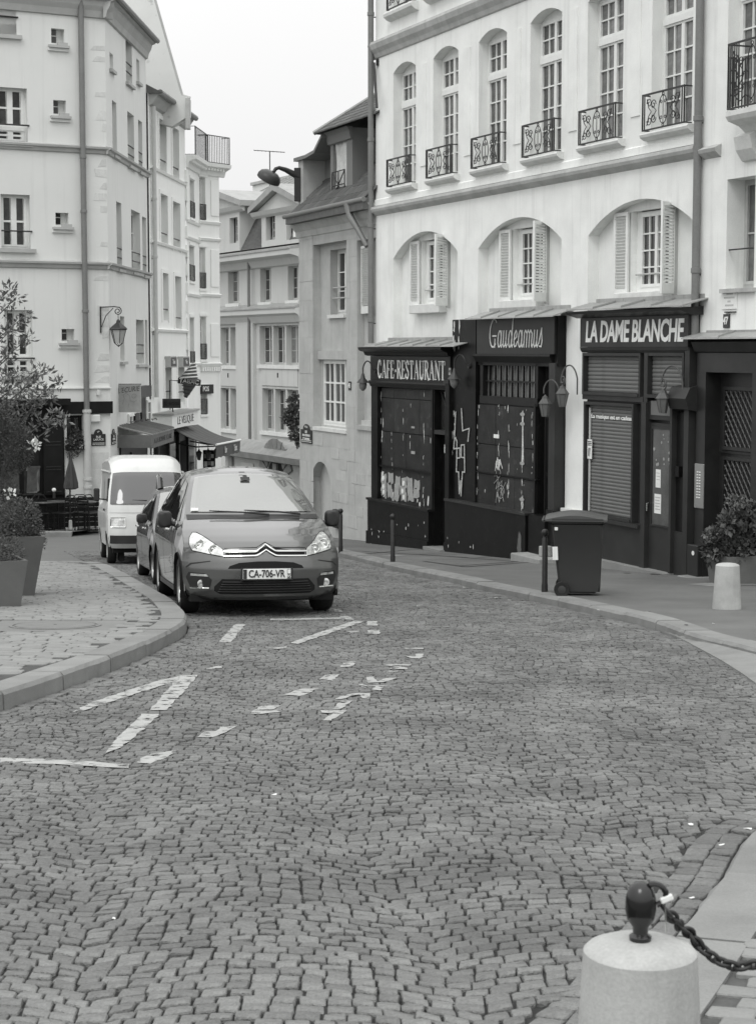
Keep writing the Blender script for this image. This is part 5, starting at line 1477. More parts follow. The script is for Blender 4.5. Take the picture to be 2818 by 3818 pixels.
MB().lathe([(0.02, zt + 0.04), (0.05, zt), (0.06, zt - 0.05), (0.11, zt - 0.09), (0.23, zh + 0.06), (0.25, zh + 0.02), (0.22, zh)][::-1], 6, (lc[0], lc[1], 0), PI / 6).build('hood', iron, t)
gl_ = M('frosted_lantern_glass', 0.45, 0.25, 0.08, 3, spec=0.5)
MB().lathe([(0.115, zl), (0.205, zh)], 6, (lc[0], lc[1], 0), PI / 6).build('glass', gl_, t)
cg = MB()
for k in range(6):
    th = PI / 6 + k * PI / 3; c, s = math.cos(th), math.sin(th)
    cg.tube([(lc[0] + 0.12 * c, lc[1] + 0.12 * s, zl), (lc[0] + 0.212 * c, lc[1] + 0.212 * s, zh)], 0.009, 5); cg.tube([(lc[0] + 0.12 * c, lc[1] + 0.12 * s, zl), (lc[0], lc[1], zl - 0.10)], 0.008, 5)
cg.build('cage', iron, t)

# ================================================================== SECOND HOUSE (white, paired windows)
q = C2.w(LEN2, 0, 0)
E1 = Frame((q.x + 0.05, q.y + 0.05), 85.75)
bE = root_for(E1, 'paired_window_house', 'narrow pale house with paired windows between the corner building and balcony house', 'house')
LE = E1.s(693, 900); zt = E1.z(650, 415)
W3 = [(592, 618, 448, 638), (641, 665, 478, 664), (597, 623, 725, 911), (643, 670, 754, 931), (605, 626, 1018, 1194), (651, 674, 1030, 1224), (614, 637, 1353, 1500), (662, 685, 1353, 1500)]
H3 = []; wins = []
for b in W3:
    a_, b_, z0, z1 = boxpx(E1, *b); H3.append((rect(a_, b_, z0, z1), 0.22)); wins.append((a_, b_, z0, z1))
w = MB().wall([(-0.05, zg), (LE, zg), (LE, zt), (-0.05, zt)], H3, 0.0, 0.22); w.box(0.0, LE, 0.6, 7, zg, zt - 0.02); w.build('wall', plaster_white, bE)
for k, (a_, b_, z0, z1) in enumerate(wins):
    casement(bE, a_, b_, z0, z1, 0.18, 1, 3, white_paint, glass, stile=0.05)
    fr_ = MB().box(a_ - 0.14, a_ - 0.0, -0.03, 0.0, z0 - 0.05, z1 + 0.12).box(b_ + 0.0, b_ + 0.14, -0.03, 0.0, z0 - 0.05, z1 + 0.12).box(a_, b_, -0.03, 0.0, z1, z1 + 0.12)
    fr_.build('window_surround', plaster_white, bE)
    MB().tube([(a_, 0.02, z0 + 0.35), (b_, 0.02, z0 + 0.35)], 0.022, 5).build('guard_bar', iron, bE)
for y_ in (650, 920, 1232):
    z_ = E1.z(640, y_ if y_ != 650 else 660); moulding(bE, 0.1, LE, [(0, z_ - 0.06), (-0.06, z_ - 0.05), (-0.09, z_ + 0.02), (0, z_ + 0.06)], plaster_white)
moulding(bE, 0.1, LE + 0.1, [(0, zt - 0.35), (-0.10, zt - 0.30), (-0.28, zt - 0.05), (-0.30, zt), (0, zt)], trim_left, 'cornice')
MB().tube([(0.05, -0.36, zt + 0.03), (LE + 0.1, -0.36, zt + 0.03)], 0.09, 8).build('gutter', zinc_dark, bE, True)
MB().prism([(-0.42, zt + 0.02), (2.6, zt + 1.6), (2.6, zt), (-0.3, zt)], 'x', 0.0, LE).build('roof', slate, bE)
# steep gable that rises behind it, facing the camera
gx = lambda px, py, Y: at(px, py, Y)
Y_ = q.y + 2.2
P_ = [gx(300, 380, Y_), gx(300, -700, Y_), gx(390, -700, Y_), gx(574, 0, Y_), gx(674, 352, Y_), gx(706, 365, Y_), gx(706, 430, Y_), gx(640, 470, Y_)]
gb = thing('gable_wall', 'steep pale stained gable wall rising behind the left rooftops', 'gable wall', (P_[0].x, Y_, 0))
MB().prism([(p.x - P_[0].x, p.z) for p in P_][::-1], 'y', 0, 0.5).build('wall', M('stained_gable_render', 0.66, 0.9, 0.04, 1.2, 0.05, 60, dirt=0.03, dirtv=0.72), gb)
ed = [P_[3], P_[4], P_[5]]
MB().tube([(p.x - P_[0].x, 0.2, p.z + 0.02) for p in [P_[2]] + ed], 0.07, 6).build('coping', trim_left, gb)
MB().box(P_[5].x - P_[0].x - 0.12, P_[5].x - P_[0].x + 0.0, -0.06, 0.3, P_[6].z - 0.4, P_[5].z).build('chimney_edge', trim_stone, gb)
p = E1.w(0.35, -0.10, 0)
downpipe(E1, 'pale drainpipe between the corner building and the paired-window house', 0.30, -0.10, E1.z(580, 1480), zt - 0.35, 0.07, pipe_pale, [E1.z(575, 745), E1.z(580, 960), E1.z(582, 1240)])
# small shop sign boxes over the lowest windows
for k, tx in ((6, 'Tabac'), (7, 'Vins')):
    a_, b_, z0, z1 = wins[k]
    t = thing('sign_box', ('left' if k == 6 else 'right') + ' small grey sign box above a window of the paired-window house', 'sign', E1.w((a_ + b_) / 2, -0.12, z1 - 0.14), E1.a)
    MB().bbox(-(b_ - a_) / 2, (b_ - a_) / 2, -0.08, 0.11, 0, 0.36, 0.01).build('box', trim_left, t); MB().box(-(b_ - a_) / 2 + 0.03, (b_ - a_) / 2 - 0.03, -0.086, -0.081, 0.04, 0.32).build('face', shop_grey, t)
    lettering(tx, 0.2, paper, t, 0, -0.088, 0.18)

# ================================================================== THIRD HOUSE (white corner with roof balcony)
q2 = E1.w(LE, 0, 0)
G1 = Frame((q2.x + 0.02, q2.y + 0.02), 86.0)
g1s = G1.s(742, 900)
q3 = G1.w(g1s, 0, 0)
G2 = Frame((q3.x, q3.y), 55.5)
bG = root_for(G1, 'balcony_house', 'bright white corner house with a railed roof balcony and dentil mouldings', 'house')
bG2 = thing('street_facade', None, None); bG2.parent = bG; bG2.name = 'canted_side'
bG2.matrix_basis = Matrix.Translation((g1s, 0, 0)) @ Matrix.Rotation(G2.a - G1.a, 4, 'Z')
g2s = G2.s(818, 900); zb_ = G1.z(715, 590)
def facade(fr, root, s0, s1, pxw, mat, ztp):
    hs = []; ws = []
    for b in pxw:
        a_, b_, z0, z1 = boxpx(fr, *b); a_ = max(a_, s0 + 0.02); b_ = min(b_, s1 - 0.02); hs.append((rect(a_, b_, z0, z1), 0.2)); ws.append((a_, b_, z0, z1))
    w = MB().wall([(s0, zg - 1.5), (s1, zg - 1.5), (s1, ztp), (s0, ztp)], hs, 0.0, 0.2); w.build('wall', mat, root)
    for a_, b_, z0, z1 in ws:
        casement(root, a_, b_, z0, z1, 0.16, 1, 3, white_paint, glass, leaves=1, stile=0.05)
        iron_railing(root, a_, b_, z0 + 0.02, z0 + 0.55, 0.0, 0.02, False, 'window_guard', 4)
        MB().box(a_ - 0.05, b_ + 0.05, -0.05, 0.0, z0 - 0.08, z0 - 0.01).build('sill', mat, root)
        MB().box(a_ - 0.06, b_ + 0.08, -0.04, 0.0, z1 + 0.03, z1 + 0.13).build('lintel', mat, root)
    return ws
facade(G1, bG, 0.0, g1s, [(708, 724, 671, 812), (706, 724, 918, 1048), (708, 724, 1185, 1370)], plaster_white, zb_)
facade(G2, bG2, 0.0, g2s, [(744, 766, 660, 820), (742, 766, 923, 1075), (743, 769, 1181, 1340), (747, 772, 1445, 1545)], plaster_white, zb_)
MB().box(0.05, g1s + 0.4, 0.6, 5, zg - 1.5, zb_ - 0.05).build('rear_block', plaster_white, bG)
for (root, fr, s0, s1, xm) in ((bG, G1, 0, g1s, 720), (bG2, G2, 0, g2s, 785)):
    for y_ in (830, 892, 1100, 1358):
        z_ = fr.z(xm, y_); moulding(root, s0, s1 + 0.03, [(0, z_ - 0.07), (-0.05, z_ - 0.05), (-0.09, z_ + 0.03), (0, z_ + 0.06)], plaster_white)
    z_ = zb_
    moulding(root, s0 - 0.05, s1 + 0.25, [(0, z_ - 0.42), (-0.06, z_ - 0.40), (-0.12, z_ - 0.22), (-0.35, z_ - 0.12), (-0.38, z_), (0, z_)], plaster_white, 'balcony_slab')
    n = 7 if root is bG2 else 9
    for k in range(n): MB().box(s0 + 0.08 + (s1 - s0) * k / n, s0 + 0.08 + (s1 - s0) * (k + 0.5) / n, -0.26, -0.10, z_ - 0.24, z_ - 0.13).build('dentil', plaster_white, root)
    zz = fr.z(xm, 1366)
    if root is bG2:
        for k in range(9): MB().box(s0 + 0.04 + (s1 - s0) * k / 9, s0 + 0.04 + (s1 - s0) * (k + 0.55) / 9, -0.09, 0.0, zz - 0.16, zz - 0.02).build('dentil', plaster_white, root)
        for (ya, yb) in ((672, 805), (930, 1070), (1205, 1330)):
            a_, b_, z0, z1 = boxpx(fr, 785, 815, ya, yb); MB().bbox(a_, b_, -0.03, 0.0, z0, z1, 0.012).build('panel', plaster_white, root)
    o = iron_railing(root, s0 - 0.02, s1 + 0.22, zb_ + 0.01, zb_ + 0.95, 0.0, 0.32, False, 'roof_railing', 14)
for k in range(10):
    z = zb_ - 0.9 - k * 0.62
    if z > -2: MB().box(-0.12, 0.16, -0.05, 0.3, z, z + 0.40).build('quoin', plaster_white, bG)
MB().box(0.1, 1.4, 1.2, 3.0, zb_, zb_ + 1.6).build('roof_storey', trim_left, bG)
t = thing('shop_sign', 'dark fascia sign lettered POS on the white balcony house', 'sign', G2.w(G2.s(768, 1455), -0.05, G2.z(768, 1467)), G2.a)
wd = G2.s(788, 1455) - G2.s(744, 1455)
MB().box(-wd / 2, wd / 2, -0.03, 0.045, 0, 0.32).build('board', shop_grey, t); lettering('POS', 0.24, paper, t, -0.1, -0.034, 0.16, width=wd * 0.5, bold=0.004)

# ================================================================== FAR BUILDING across the end of the street
Fb = Frame((-5.694, 85.0), -64.0)
bF = root_for(Fb, 'mansard_building', 'large stone building with pedimented dormers closing the end of the street', 'building')
f0, f1 = Fb.s(760, 1300), Fb.s(1135, 1300)
ze_ = Fb.z(965, 950)
rowA = [(850, 890, 1005, 1130), (970, 1010, 998, 1125), (1073, 1112, 990, 1118)]
rowB = [(823, 888, 1220, 1362), (968, 1112, 1213, 1360)]
rowC = [(823, 888, 1447, 1600), (978, 1112, 1450, 1612)]
hs = []; wa = []
for b in rowA + rowB + rowC:
    q = boxpx(Fb, *b); hs.append((rect(*q), 0.30)); wa.append(q)
w = MB().wall([(f0, -14), (f1, -14), (f1, ze_), (f0, ze_)], hs, 0.0, 0.3); w.box(f0, f1, 0.8, 9, -14, ze_ - 0.05); w.build('wall', stone_far, bF)
for k, q in enumerate(wa):
    n = 1 if k < 3 else (2 if k in (3, 5) else 3)
    for j in range(n):
        a_ = q[0] + (q[1] - q[0]) * j / n + (0.09 if j else 0); b_ = q[0] + (q[1] - q[0]) * (j + 1) / n - (0.09 if j < n - 1 else 0)
        casement(bF, a_ + 0.02, b_ - 0.02, q[2], q[3], 0.24, 1, 3, grey_paint, glass if (k + j) % 3 else glass_lit, stile=0.08)
        if j: MB().box(a_ - 0.17, a_ + 0.01, 0.02, 0.30, q[2], q[3]).build('mullion', stone_far, bF)
    MB().box(q[0] - 0.12, q[1] + 0.12, -0.10, 0.1, q[2] - 0.18, q[2] - 0.01).build('sill', sill_stone, bF)
for (ya, yb) in ((1395, 1440),):
    for (xa, xb) in ((823, 888), (978, 1112)):
        q = boxpx(Fb, xa, xb, ya - 20, yb, 0); MB().bbox(q[0], q[1], -0.05, 0.0, q[2], q[3], 0.02).build('apron_panel', stone_far, bF)
        c = q[0] + (q[1] - q[0]) * 0.45; MB().box(c, c + 0.14, -0.056, -0.05, (q[2] + q[3]) / 2, (q[2] + q[3]) / 2 + 0.22).build('vent', room_dark, bF)
for y0_, pj, mt in ((1165, 0.45, zinc), (958, 0.7, zinc)):
    z_ = Fb.z(965, y0_)
    moulding(bF, f0, f1, [(0, z_ - 0.55), (-0.15, z_ - 0.5), (-0.3, z_ - 0.2), (-pj, z_ - 0.1), (-pj, z_ + 0.12), (0, z_ + 0.18)], stone_far, 'cornice')
    moulding(bF, f0, f1, [(0, z_ + 0.40), (-0.1, z_ + 0.36), (-pj - 0.04, z_ + 0.20), (-pj - 0.04, z_ + 0.125), (0, z_ + 0.182)], mt, 'cornice_sheet')
for (xa, xb) in ((888, 968),):
    a_, b_ = Fb.s(xa + 4, 1400), Fb.s(xb - 12, 1400); MB().box(a_, b_, -0.18, 0.0, -14, Fb.z(930, 1190)).build('pier', stone_far, bF)
downpipe(Fb, 'thin dark drainpipe down the far mansard building', Fb.s(945, 1200), -0.24, Fb.z(945, 1670), Fb.z(945, 975), 0.07, zinc_dark, [])
# mansard: slate slope, dormers with pediments, zinc upper roof
zm = Fb.z(965, 905); zr = Fb.z(965, 762)
MB().prism([(-0.2, ze_ + 0.3), (0.9, zr), (2.5, zr), (2.5, ze_)], 'x', f0, f1).build('mansard_slope', slate, bF)
rw = MB()
for k in range(30):
    t_ = k / 30; rw.prism([(-0.23 + 1.1 * t_, ze_ + 0.3 + (zr - ze_ - 0.3) * t_), (-0.2 + 1.1 * (t_ + 0.033), ze_ + 0.3 + (zr - ze_ - 0.3) * (t_ + 0.033)), (-0.1 + 1.1 * t_, ze_ + 0.3 + (zr - ze_ - 0.3) * t_)], 'x', f0, f1)
o = rw.build('slate_courses', slate, bF); o['kind'] = 'stuff'
npan = 14
for k in range(npan):
    a_ = f0 + (f1 - f0) * k / npan; b_ = f0 + (f1 - f0) * (k + 1) / npan
    MB().prism([(0.75, zr), (5.5, zr + 2.5), (5.5, zr + 2.4), (0.75, zr - 0.1)], 'x', a_ + 0.02, b_ - 0.02).build('zinc_panel', zinc, bF)
    MB().prism([(0.75, zr + 0.02), (5.5, zr + 2.52), (5.5, zr + 2.6), (0.75, zr + 0.10)], 'x', a_ - 0.04, a_ + 0.03).build('standing_seam', zinc, bF)
for (x0, x1, xw0, xw1, yw0, yw1, ypk, cx) in ((975, 1118, 1001, 1023, 793, 893, 700, 1038), (800, 893, 866, 884, 810, 905, 722, 815)):
    s0_, s1_ = Fb.s(x0, 850, -.25), Fb.s(x1, 850, -.25); zt_ = Fb.z((x0 + x1) / 2, 775, -.25); q = boxpx(Fb, xw0 - 10, xw1 + 2, yw0, yw1, -.25)
    hh = [(rect(*q), 0.25)]
    if x0 > 900:
        q2_ = boxpx(Fb, 1068, 1108, 787, 892, -.25); hh.append((rect(*q2_), 0.25))
    w = MB().wall(rect(s0_, s1_, ze_ + 0.3, zt_), hh, -0.25); w.quad((s1_, -0.25, ze_ + 0.3), (s1_, 2, ze_ + 0.3), (s1_, 2, zt_), (s1_, -0.25, zt_)); w.quad((s0_, -0.25, ze_ + 0.3), (s0_, -0.25, zt_), (s0_, 2, zt_), (s0_, 2, ze_ + 0.3))
    w.build('dormer_wall', stone_far, bF)
    casement(bF, q[0] + 0.25, q[1], q[2], q[3], -0.02, 1, 3, grey_paint, glass, leaves=1, stile=0.06)
    if x0 > 900: MB().box(q2_[0] + 0.3, q2_[1], -0.06, 0.0, q2_[2], q2_[3]).build('closed_shutter', white_paint, bF)
    cs = Fb.s(cx, 760, -.25); pk = Fb.z(cx, ypk, -.25)
    hw = max(cs - s0_, s1_ - cs) if x0 > 900 else s1_ - cs + 0.2
    MB().prism([(cs - hw - 0.3, zt_), (cs + hw + 0.3, zt_), (cs, pk - 0.15)], 'y', -0.25, 2.5).build('tympanum', stone_far, bF)
    MB().prism([(cs - hw - 0.6, zt_ - 0.05), (cs, pk - 0.1), (cs + hw + 0.6, zt_ - 0.05), (cs + hw + 0.6, zt_ + 0.22), (cs, pk + 0.22), (cs - hw - 0.6, zt_ + 0.22)], 'y', -0.55, 3.0).build('pediment_roof', zinc, bF)
    moulding(bF, cs - hw - 0.5, cs + hw + 0.5, [(-0.25, zt_ - 0.3), (-0.4, zt_ - 0.2), (-0.5, zt_ - 0.02), (-0.25, zt_ - 0.02)], stone_far, 'dormer_cornice')
# chimney blocks on the ridge
for (xa, xb, ya, yb, dd) in ((942, 1010, 683, 720, 4.0), (1047, 1140, 660, 705, 6.0)):
    q = boxpx(Fb, xa, xb, ya, yb + 40, dd); MB().box(q[0], q[1], dd, dd + 1.2, q[2] - 1, q[3]).build('chimney', plaster_left, bF); MB().box(q[0] - 0.1, q[1] + 0.1, dd - 0.1, dd + 1.3, q[3], q[3] + 0.15).build('chimney_cap', trim_left, bF)
# rooftop aerial
b = at(1006, 640, 90.0)
t = thing('roof_aerial', 'thin television aerial standing on the far roof', 'aerial', (b.x, b.y, b.z - 1.2))
tp = at(1006, 565, 90.0).z - b.z + 1.2
MB().tube([(0, 0, 0), (0, 0, tp)], 0.028, 5).build('mast', iron, t)
ae = MB().tube([(-0.8, 0, tp + 0.08), (0.75, 0, tp - 0.02)], 0.02, 5)
for k in range(9): ae.tube([(-0.78 + 0.19 * k, -0.25, tp + 0.075 - 0.012 * k), (-0.78 + 0.19 * k, 0.25, tp + 0.075 - 0.012 * k)], 0.012, 4)
ae.build('boom', iron, t)
# rusticated garden wall in front of it
Wf = Frame((at(1000, 1700, 70).x, 70.0), -64.0)
rt = root_for(Wf, 'rusticated_wall', 'low rusticated stone wall with arch below the far building', 'wall')
a_, b_ = Wf.s(840, 1700), Wf.s(1150, 1700); zt_ = Wf.z(1000, 1712)
MB().box(a_, b_, 0.0, 0.8, -12, zt_).build('wall', stone_mid, rt)
moulding(rt, a_ - 0.2, b_, [(0, zt_ - 0.1), (-0.35, zt_ - 0.02), (-0.40, zt_ + 0.22), (0.2, zt_ + 0.60), (0.8, zt_ + 0.6), (0.8, zt_)], kerb_m, 'coping')
for (xa, xb) in ((858, 872), (1024, 1038)): q = boxpx(Wf, xa, xb, 1700, 1760); MB().box(q[0], q[1], -0.10, 0.0, -8, zt_ - 0.12).build('pilaster', kerb_m, rt)
q = boxpx(Wf, 890, 962, 1725, 1760); MB().prism([(q[0], -7), (q[1], -7), (q[1] - 0.4, q[3]), (q[0] + 0.4, q[3])], 'y', -0.05, 0).build('raised_panel', stone_mid, rt)
cxx = Wf.s(1030, 1750); zc_ = Wf.z(1030, 1800)
for k in range(9):
    th = PI * (0.14 + 0.72 * k / 8); r0_, r1_ = 1.0, 1.75; dth = 0.11
    MB().prism([(cxx + r0_ * math.cos(th - dth), zc_ + r0_ * math.sin(th - dth)), (cxx + r1_ * math.cos(th - dth), zc_ + r1_ * math.sin(th - dth)), (cxx + r1_ * math.cos(th + dth), zc_ + r1_ * math.sin(th + dth)), (cxx + r0_ * math.cos(th + dth), zc_ + r0_ * math.sin(th + dth))], 'y', -0.07, -0.001).build('voussoir', kerb_m, rt)
MB().prism(arc(cxx, zc_, 0.95, 0, PI, 14), 'y', -0.006, -0.001).build('arch_void', room_dark, rt)

# ================================================================== VEHICLES
from mathutils.bvhtree import BVHTree
SLOPE = math.atan(GS)


def vehicle_root(name, label, cat, x, y, yaw, scale=1.0, dz=0.0):
    t = thing(name, label, cat, (x, y, gz(x, y) + dz), 0)
    t.rotation_euler = (Matrix.Rotation(SLOPE, 3, 'X') @ Matrix.Rotation(math.radians(yaw), 3, 'Z')).to_euler()
    t.scale = (scale,) * 3
    return t


def sp_(a): return math.copysign(abs(a) ** 0.55, a)


def lerp_tab(tab, y):
    if y <= tab[0][0]: return tab[0][1]
    for (a, va), (b, vb) in zip(tab[:-1], tab[1:]):
        if y <= b: k = (y - a) / (b - a); k = k * k * (3 - 2 * k) * 0.4 + k * 0.6; return va + (vb - va) * k
    return tab[-1][1]


class Body:
    """car shell: a strip over nose, bonnet, screen and roof, and two side skins. Local x across, y towards the rear, z up, nose at y=0."""

    def __init__(self, rows, wtab, belt, zb, wheels, ystart, yend, p=2.6, belt_in=0.03, xres=28, sub=4):
        R = []
        for a, b in zip(rows[:-1], rows[1:]):
            for k in range(sub): t = k / sub; R.append(tuple(u + (v - u) * t for u, v in zip(a, b)))
        R.append(rows[-1])
        self.R = R; self.top = MB(); n = xres
        for (y, z, xw, ye, ze) in R:
            for i in range(n + 1):
                q = -1 + 2 * i / n; f = abs(q) ** p
                self.top.v.append((q * xw, y + (ye - y) * f, z + (ze - z) * f))
        self.n = n; self.p = p
        self.rows_f = [[(j * (n + 1) + i, j * (n + 1) + i + 1, (j + 1) * (n + 1) + i + 1, (j + 1) * (n + 1) + i) for i in range(n)] for j in range(len(R) - 1)]
        edge = sorted([(r[3], r[4], r[2]) for r in R if r[3] >= ystart - 1e-6], key=lambda e: e[0])
        ze = [(e[0], e[1]) for e in edge]; xe = [(e[0], e[2]) for e in edge]
        self.sides = []
        ny = int((yend - ystart) / 0.055); nv = 22
        self.side_pts = {}
        for sg in (-1, 1):
            m = MB()
            for j in range(ny + 1):
                y = ystart + (yend - ystart) * j / ny; zt = self._lin(ze, y); xt = self._lin(xe, y); W = lerp_tab(wtab, y)
                bl = belt(y)
                for k in range(nv + 1):
                    v = k / nv; z = zb + (zt - zb) * v
                    if z <= bl or zt < bl + 0.05:
                        h = (z - zb) / max(0.01, min(bl, zt) - zb); x = W * (0.955 + 0.045 * math.sin(min(1, h * 1.25) * PI / 2)) - (0.035 * max(0, h - 0.75) * 4)
                        if zt < bl + 0.05: e_ = h ** 4; x = x * (1 - e_) + xt * e_
                    else:
                        xb = W - 0.035 - belt_in; h = (z - bl) / (zt - bl); x = xb + (xt - xb) * (h ** 1.25)
                    yy, zz = y, z
                    for (wy, wz, wr) in wheels:
                        d = math.hypot(yy - wy, zz - wz)
                        if 0.80 * wr < d < 1.14 * wr and zz > zb - 0.01:
                            yy = wy + (yy - wy) * wr / d; zz = wz + (zz - wz) * wr / d
                    m.v.append((sg * x, yy, zz))
            for j in range(ny):
                for k in range(nv):
                    a = j * (nv + 1) + k; c = [m.v[q] for q in (a, a + nv + 1, a + nv + 2, a + 1)]
                    cy = sum(q[1] for q in c) / 4; cz = sum(q[2] for q in c) / 4
                    if any(math.hypot(cy - wy, cz - wz) < wr * 0.97 for wy, wz, wr in wheels): continue
                    f = (a, a + nv + 1, a + nv + 2, a + 1)
                    m.f.append(f if sg > 0 else f[::-1])
            self.sides.append(m)

    @staticmethod
    def _lin(t, y):
        if y <= t[0][0]: return t[0][1]
        for (a, va), (b, vb) in zip(t[:-1], t[1:]):
            if y <= b and b > a: return va + (vb - va) * (y - a) / (b - a)
        return t[-1][1]

    def build(self, root, paint_m, glass_m, screens, side_windows, name='body', hollow=False):
        """screens: list of (row test, inset) -> windscreen parts; side_windows: list of polygons in (y,z)"""
        eps_ = 0.008 if self.p < 3 else 0.020
        body = MB(); body.v = list(self.top.v)
        for j, fr in enumerate(self.rows_f):
            cutrow = any(hollow and y0 <= self.R[j][0] and self.R[j + 1][0] <= y1 for _, y0, y1, _i in screens)
            for i, f in enumerate(fr):
                q = max(abs(-1 + 2 * i / self.n), abs(-1 + 2 * (i + 1) / self.n))
                if cutrow and q < 1 - screens[0][3]: continue
                body.f.append(f)
        for m in self.sides:
            i = len(body.v); body.v += m.v; body.f += [tuple(q + i for q in f) for f in m.f]
        bo = body.build(name, paint_m, root, True)
        self.tree = BVHTree.FromPolygons([Vector(v) for v in body.v], body.f)
        for nm, y0, y1, inset in screens:
            g = MB(); n = self.n; cut = []
            js = [j for j, r in enumerate(self.R) if y0 <= r[0] <= y1]
            for j in js:
                (y, z, xw, ye, ze) = self.R[j]; tx = Vector((0, self.R[min(j + 1, len(self.R) - 1)][0] - self.R[j - 1][0], self.R[min(j + 1, len(self.R) - 1)][1] - self.R[j - 1][1])).normalized()
                for i in range(n + 1):
                    q = (-1 + 2 * i / n); f = abs(q * (1 - inset)) ** self.p
                    g.v.append((q * (1 - inset) * xw, y + (ye - y) * f - tx.z * eps_, z + (ze - z) * f + tx.y * eps_))
            for a in range(len(js) - 1):
                for i in range(n): k = a * (n + 1) + i; g.f.append((k, k + 1, k + n + 2, k + n + 1))
            g.build(nm, glass_m, root, True)
        for poly in side_windows:
            for sg in (-1, 1): self.side_patch(root, 'side_window', poly, sg, 0.006, glass_m)
        return bo

    def _subdiv(self, pts, size):
        bm = bmesh.new(); vs_ = [bm.verts.new((p[0], 0, p[1])) for p in pts]; bm.faces.new(vs_); bmesh.ops.triangulate(bm, faces=bm.faces[:])
        for _ in range(5):
            es = [e for e in bm.edges if e.calc_length() > size]
            if not es: break
            bmesh.ops.subdivide_edges(bm, edges=es, cuts=1); bmesh.ops.triangulate(bm, faces=bm.faces[:])
        return bm

    def front_patch(self, root, name, pts, eps, mat, size=0.05, parent=None):
        bm = self._subdiv(pts, size)
        for v in bm.verts:
            h = self.tree.ray_cast(Vector((v.co.x, -3, v.co.z)), Vector((0, 1, 0)))
            y = h[0].y if h[0] else 0.4
            v.co.y = min(y, 1.0) - eps
        m = MB().addbm(bm)
        m.f = [f if (Vector(m.v[f[1]]) - Vector(m.v[f[0]])).cross(Vector(m.v[f[2]]) - Vector(m.v[f[0]])).y < 0 else f[::-1] for f in m.f]
        return m.build(name, mat, parent or root, True)

    def fy(self, x, z, eps=0.0):
        h = self.tree.ray_cast(Vector((x, -3, z)), Vector((0, 1, 0)))
        return (h[0].y if h[0] else 0.4) - eps

    def front_line(self, root, name, pts, r, eps, mat, parent=None, n=6):
        fine = []
        for a, b in zip(pts[:-1], pts[1:]):
            k = max(1, int(math.hypot(b[0] - a[0], b[1] - a[1]) / 0.05))
            for j in range(k): t = j / k; fine.append((a[0] + (b[0] - a[0]) * t, a[1] + (b[1] - a[1]) * t))
        fine.append(pts[-1])
        return MB().tube([(x, self.fy(x, z, eps), z) for x, z in fine], r, n).build(name, mat, parent or root, True)

    def side_patch(self, root, name, pts, sg, eps, mat, size=0.12, parent=None):
        bm = self._subdiv(pts, size)
        for v in bm.verts:
            y, z = v.co.x, v.co.z
            h = self.tree.ray_cast(Vector((sg * 3, y, z)), Vector((-sg, 0, 0)))
            v.co = Vector(((h[0].x if h[0] else sg * 0.7) + sg * eps, y, z))
        m = MB().addbm(bm)
        m.f = [f if ((Vector(m.v[f[1]]) - Vector(m.v[f[0]])).cross(Vector(m.v[f[2]]) - Vector(m.v[f[0]])).x) * sg > 0 else f[::-1] for f in m.f]
        return m.build(name, mat, parent or root, True)


def wheel(root, x, y, r, w, sg, rim_m=None, spokes=7):
    """tyre and rim, axle along x; sg = outer side"""
    t = MB()
    prof = [(r * 0.64, -w / 2), (r * 0.90, -w / 2), (r * 0.985, -w * 0.36), (r, -w * 0.2), (r, w * 0.2), (r * 0.985, w * 0.36), (r * 0.90, w / 2), (r * 0.64, w / 2)]
    n = 32
    for (rr, xx) in prof:
        for k in range(n): th = 2 * PI * k / n; t.v.append((x + xx, y + rr * math.cos(th), r + rr * math.sin(th)))
    for a in range(len(prof) - 1):
        for k in range(n): t.f.append((a * n + k, a * n + (k + 1) % n, (a + 1) * n + (k + 1) % n, (a + 1) * n + k))
    wo = t.build('wheel', rubber, root, True)
    rm = MB(); xo = x + sg * (w / 2 - 0.015)
    for k in range(n):
        th = 2 * PI * k / n
        for rr, dx in ((r * 0.66, 0.012), (r * 0.60, -0.01), (r * 0.56, -0.05)): rm.v.append((xo + sg * dx, y + rr * math.cos(th), r + rr * math.sin(th)))
    for k in range(n):
        for a in range(2): p = 3 * k + a; q = 3 * ((k + 1) % n) + a; rm.f.append((p, q, q + 1, p + 1))
    for k in range(spokes):
        th = 2 * PI * k / spokes; c, s = math.cos(th), math.sin(th); pw = 0.035
        b = len(rm.v)
        for rr, hw in ((0.05, 0.03), (r * 0.6, 0.022)):
            for sd in (-1, 1): rm.v.append((xo - sg * 0.012, y + rr * c - sd * hw * s, r + rr * s + sd * hw * c))
        rm.f.append((b, b + 1, b + 3, b + 2))
    rm.v += [(xo + sg * 0.0, y + 0.07 * math.cos(2 * PI * k / 12), r + 0.07 * math.sin(2 * PI * k / 12)) for k in range(12)]; rm.f.append(tuple(range(len(rm.v) - 12, len(rm.v))))
    rm.build('rim', rim_m or alloy, wo)
    MB().lathe([(r * 0.57, 0), (r * 0.57, 0.01)], 24).build('brake_disc', black_plastic, wo, loc=(xo - sg * 0.06, y, r), rot=(0, PI / 2, 0))
    return wo


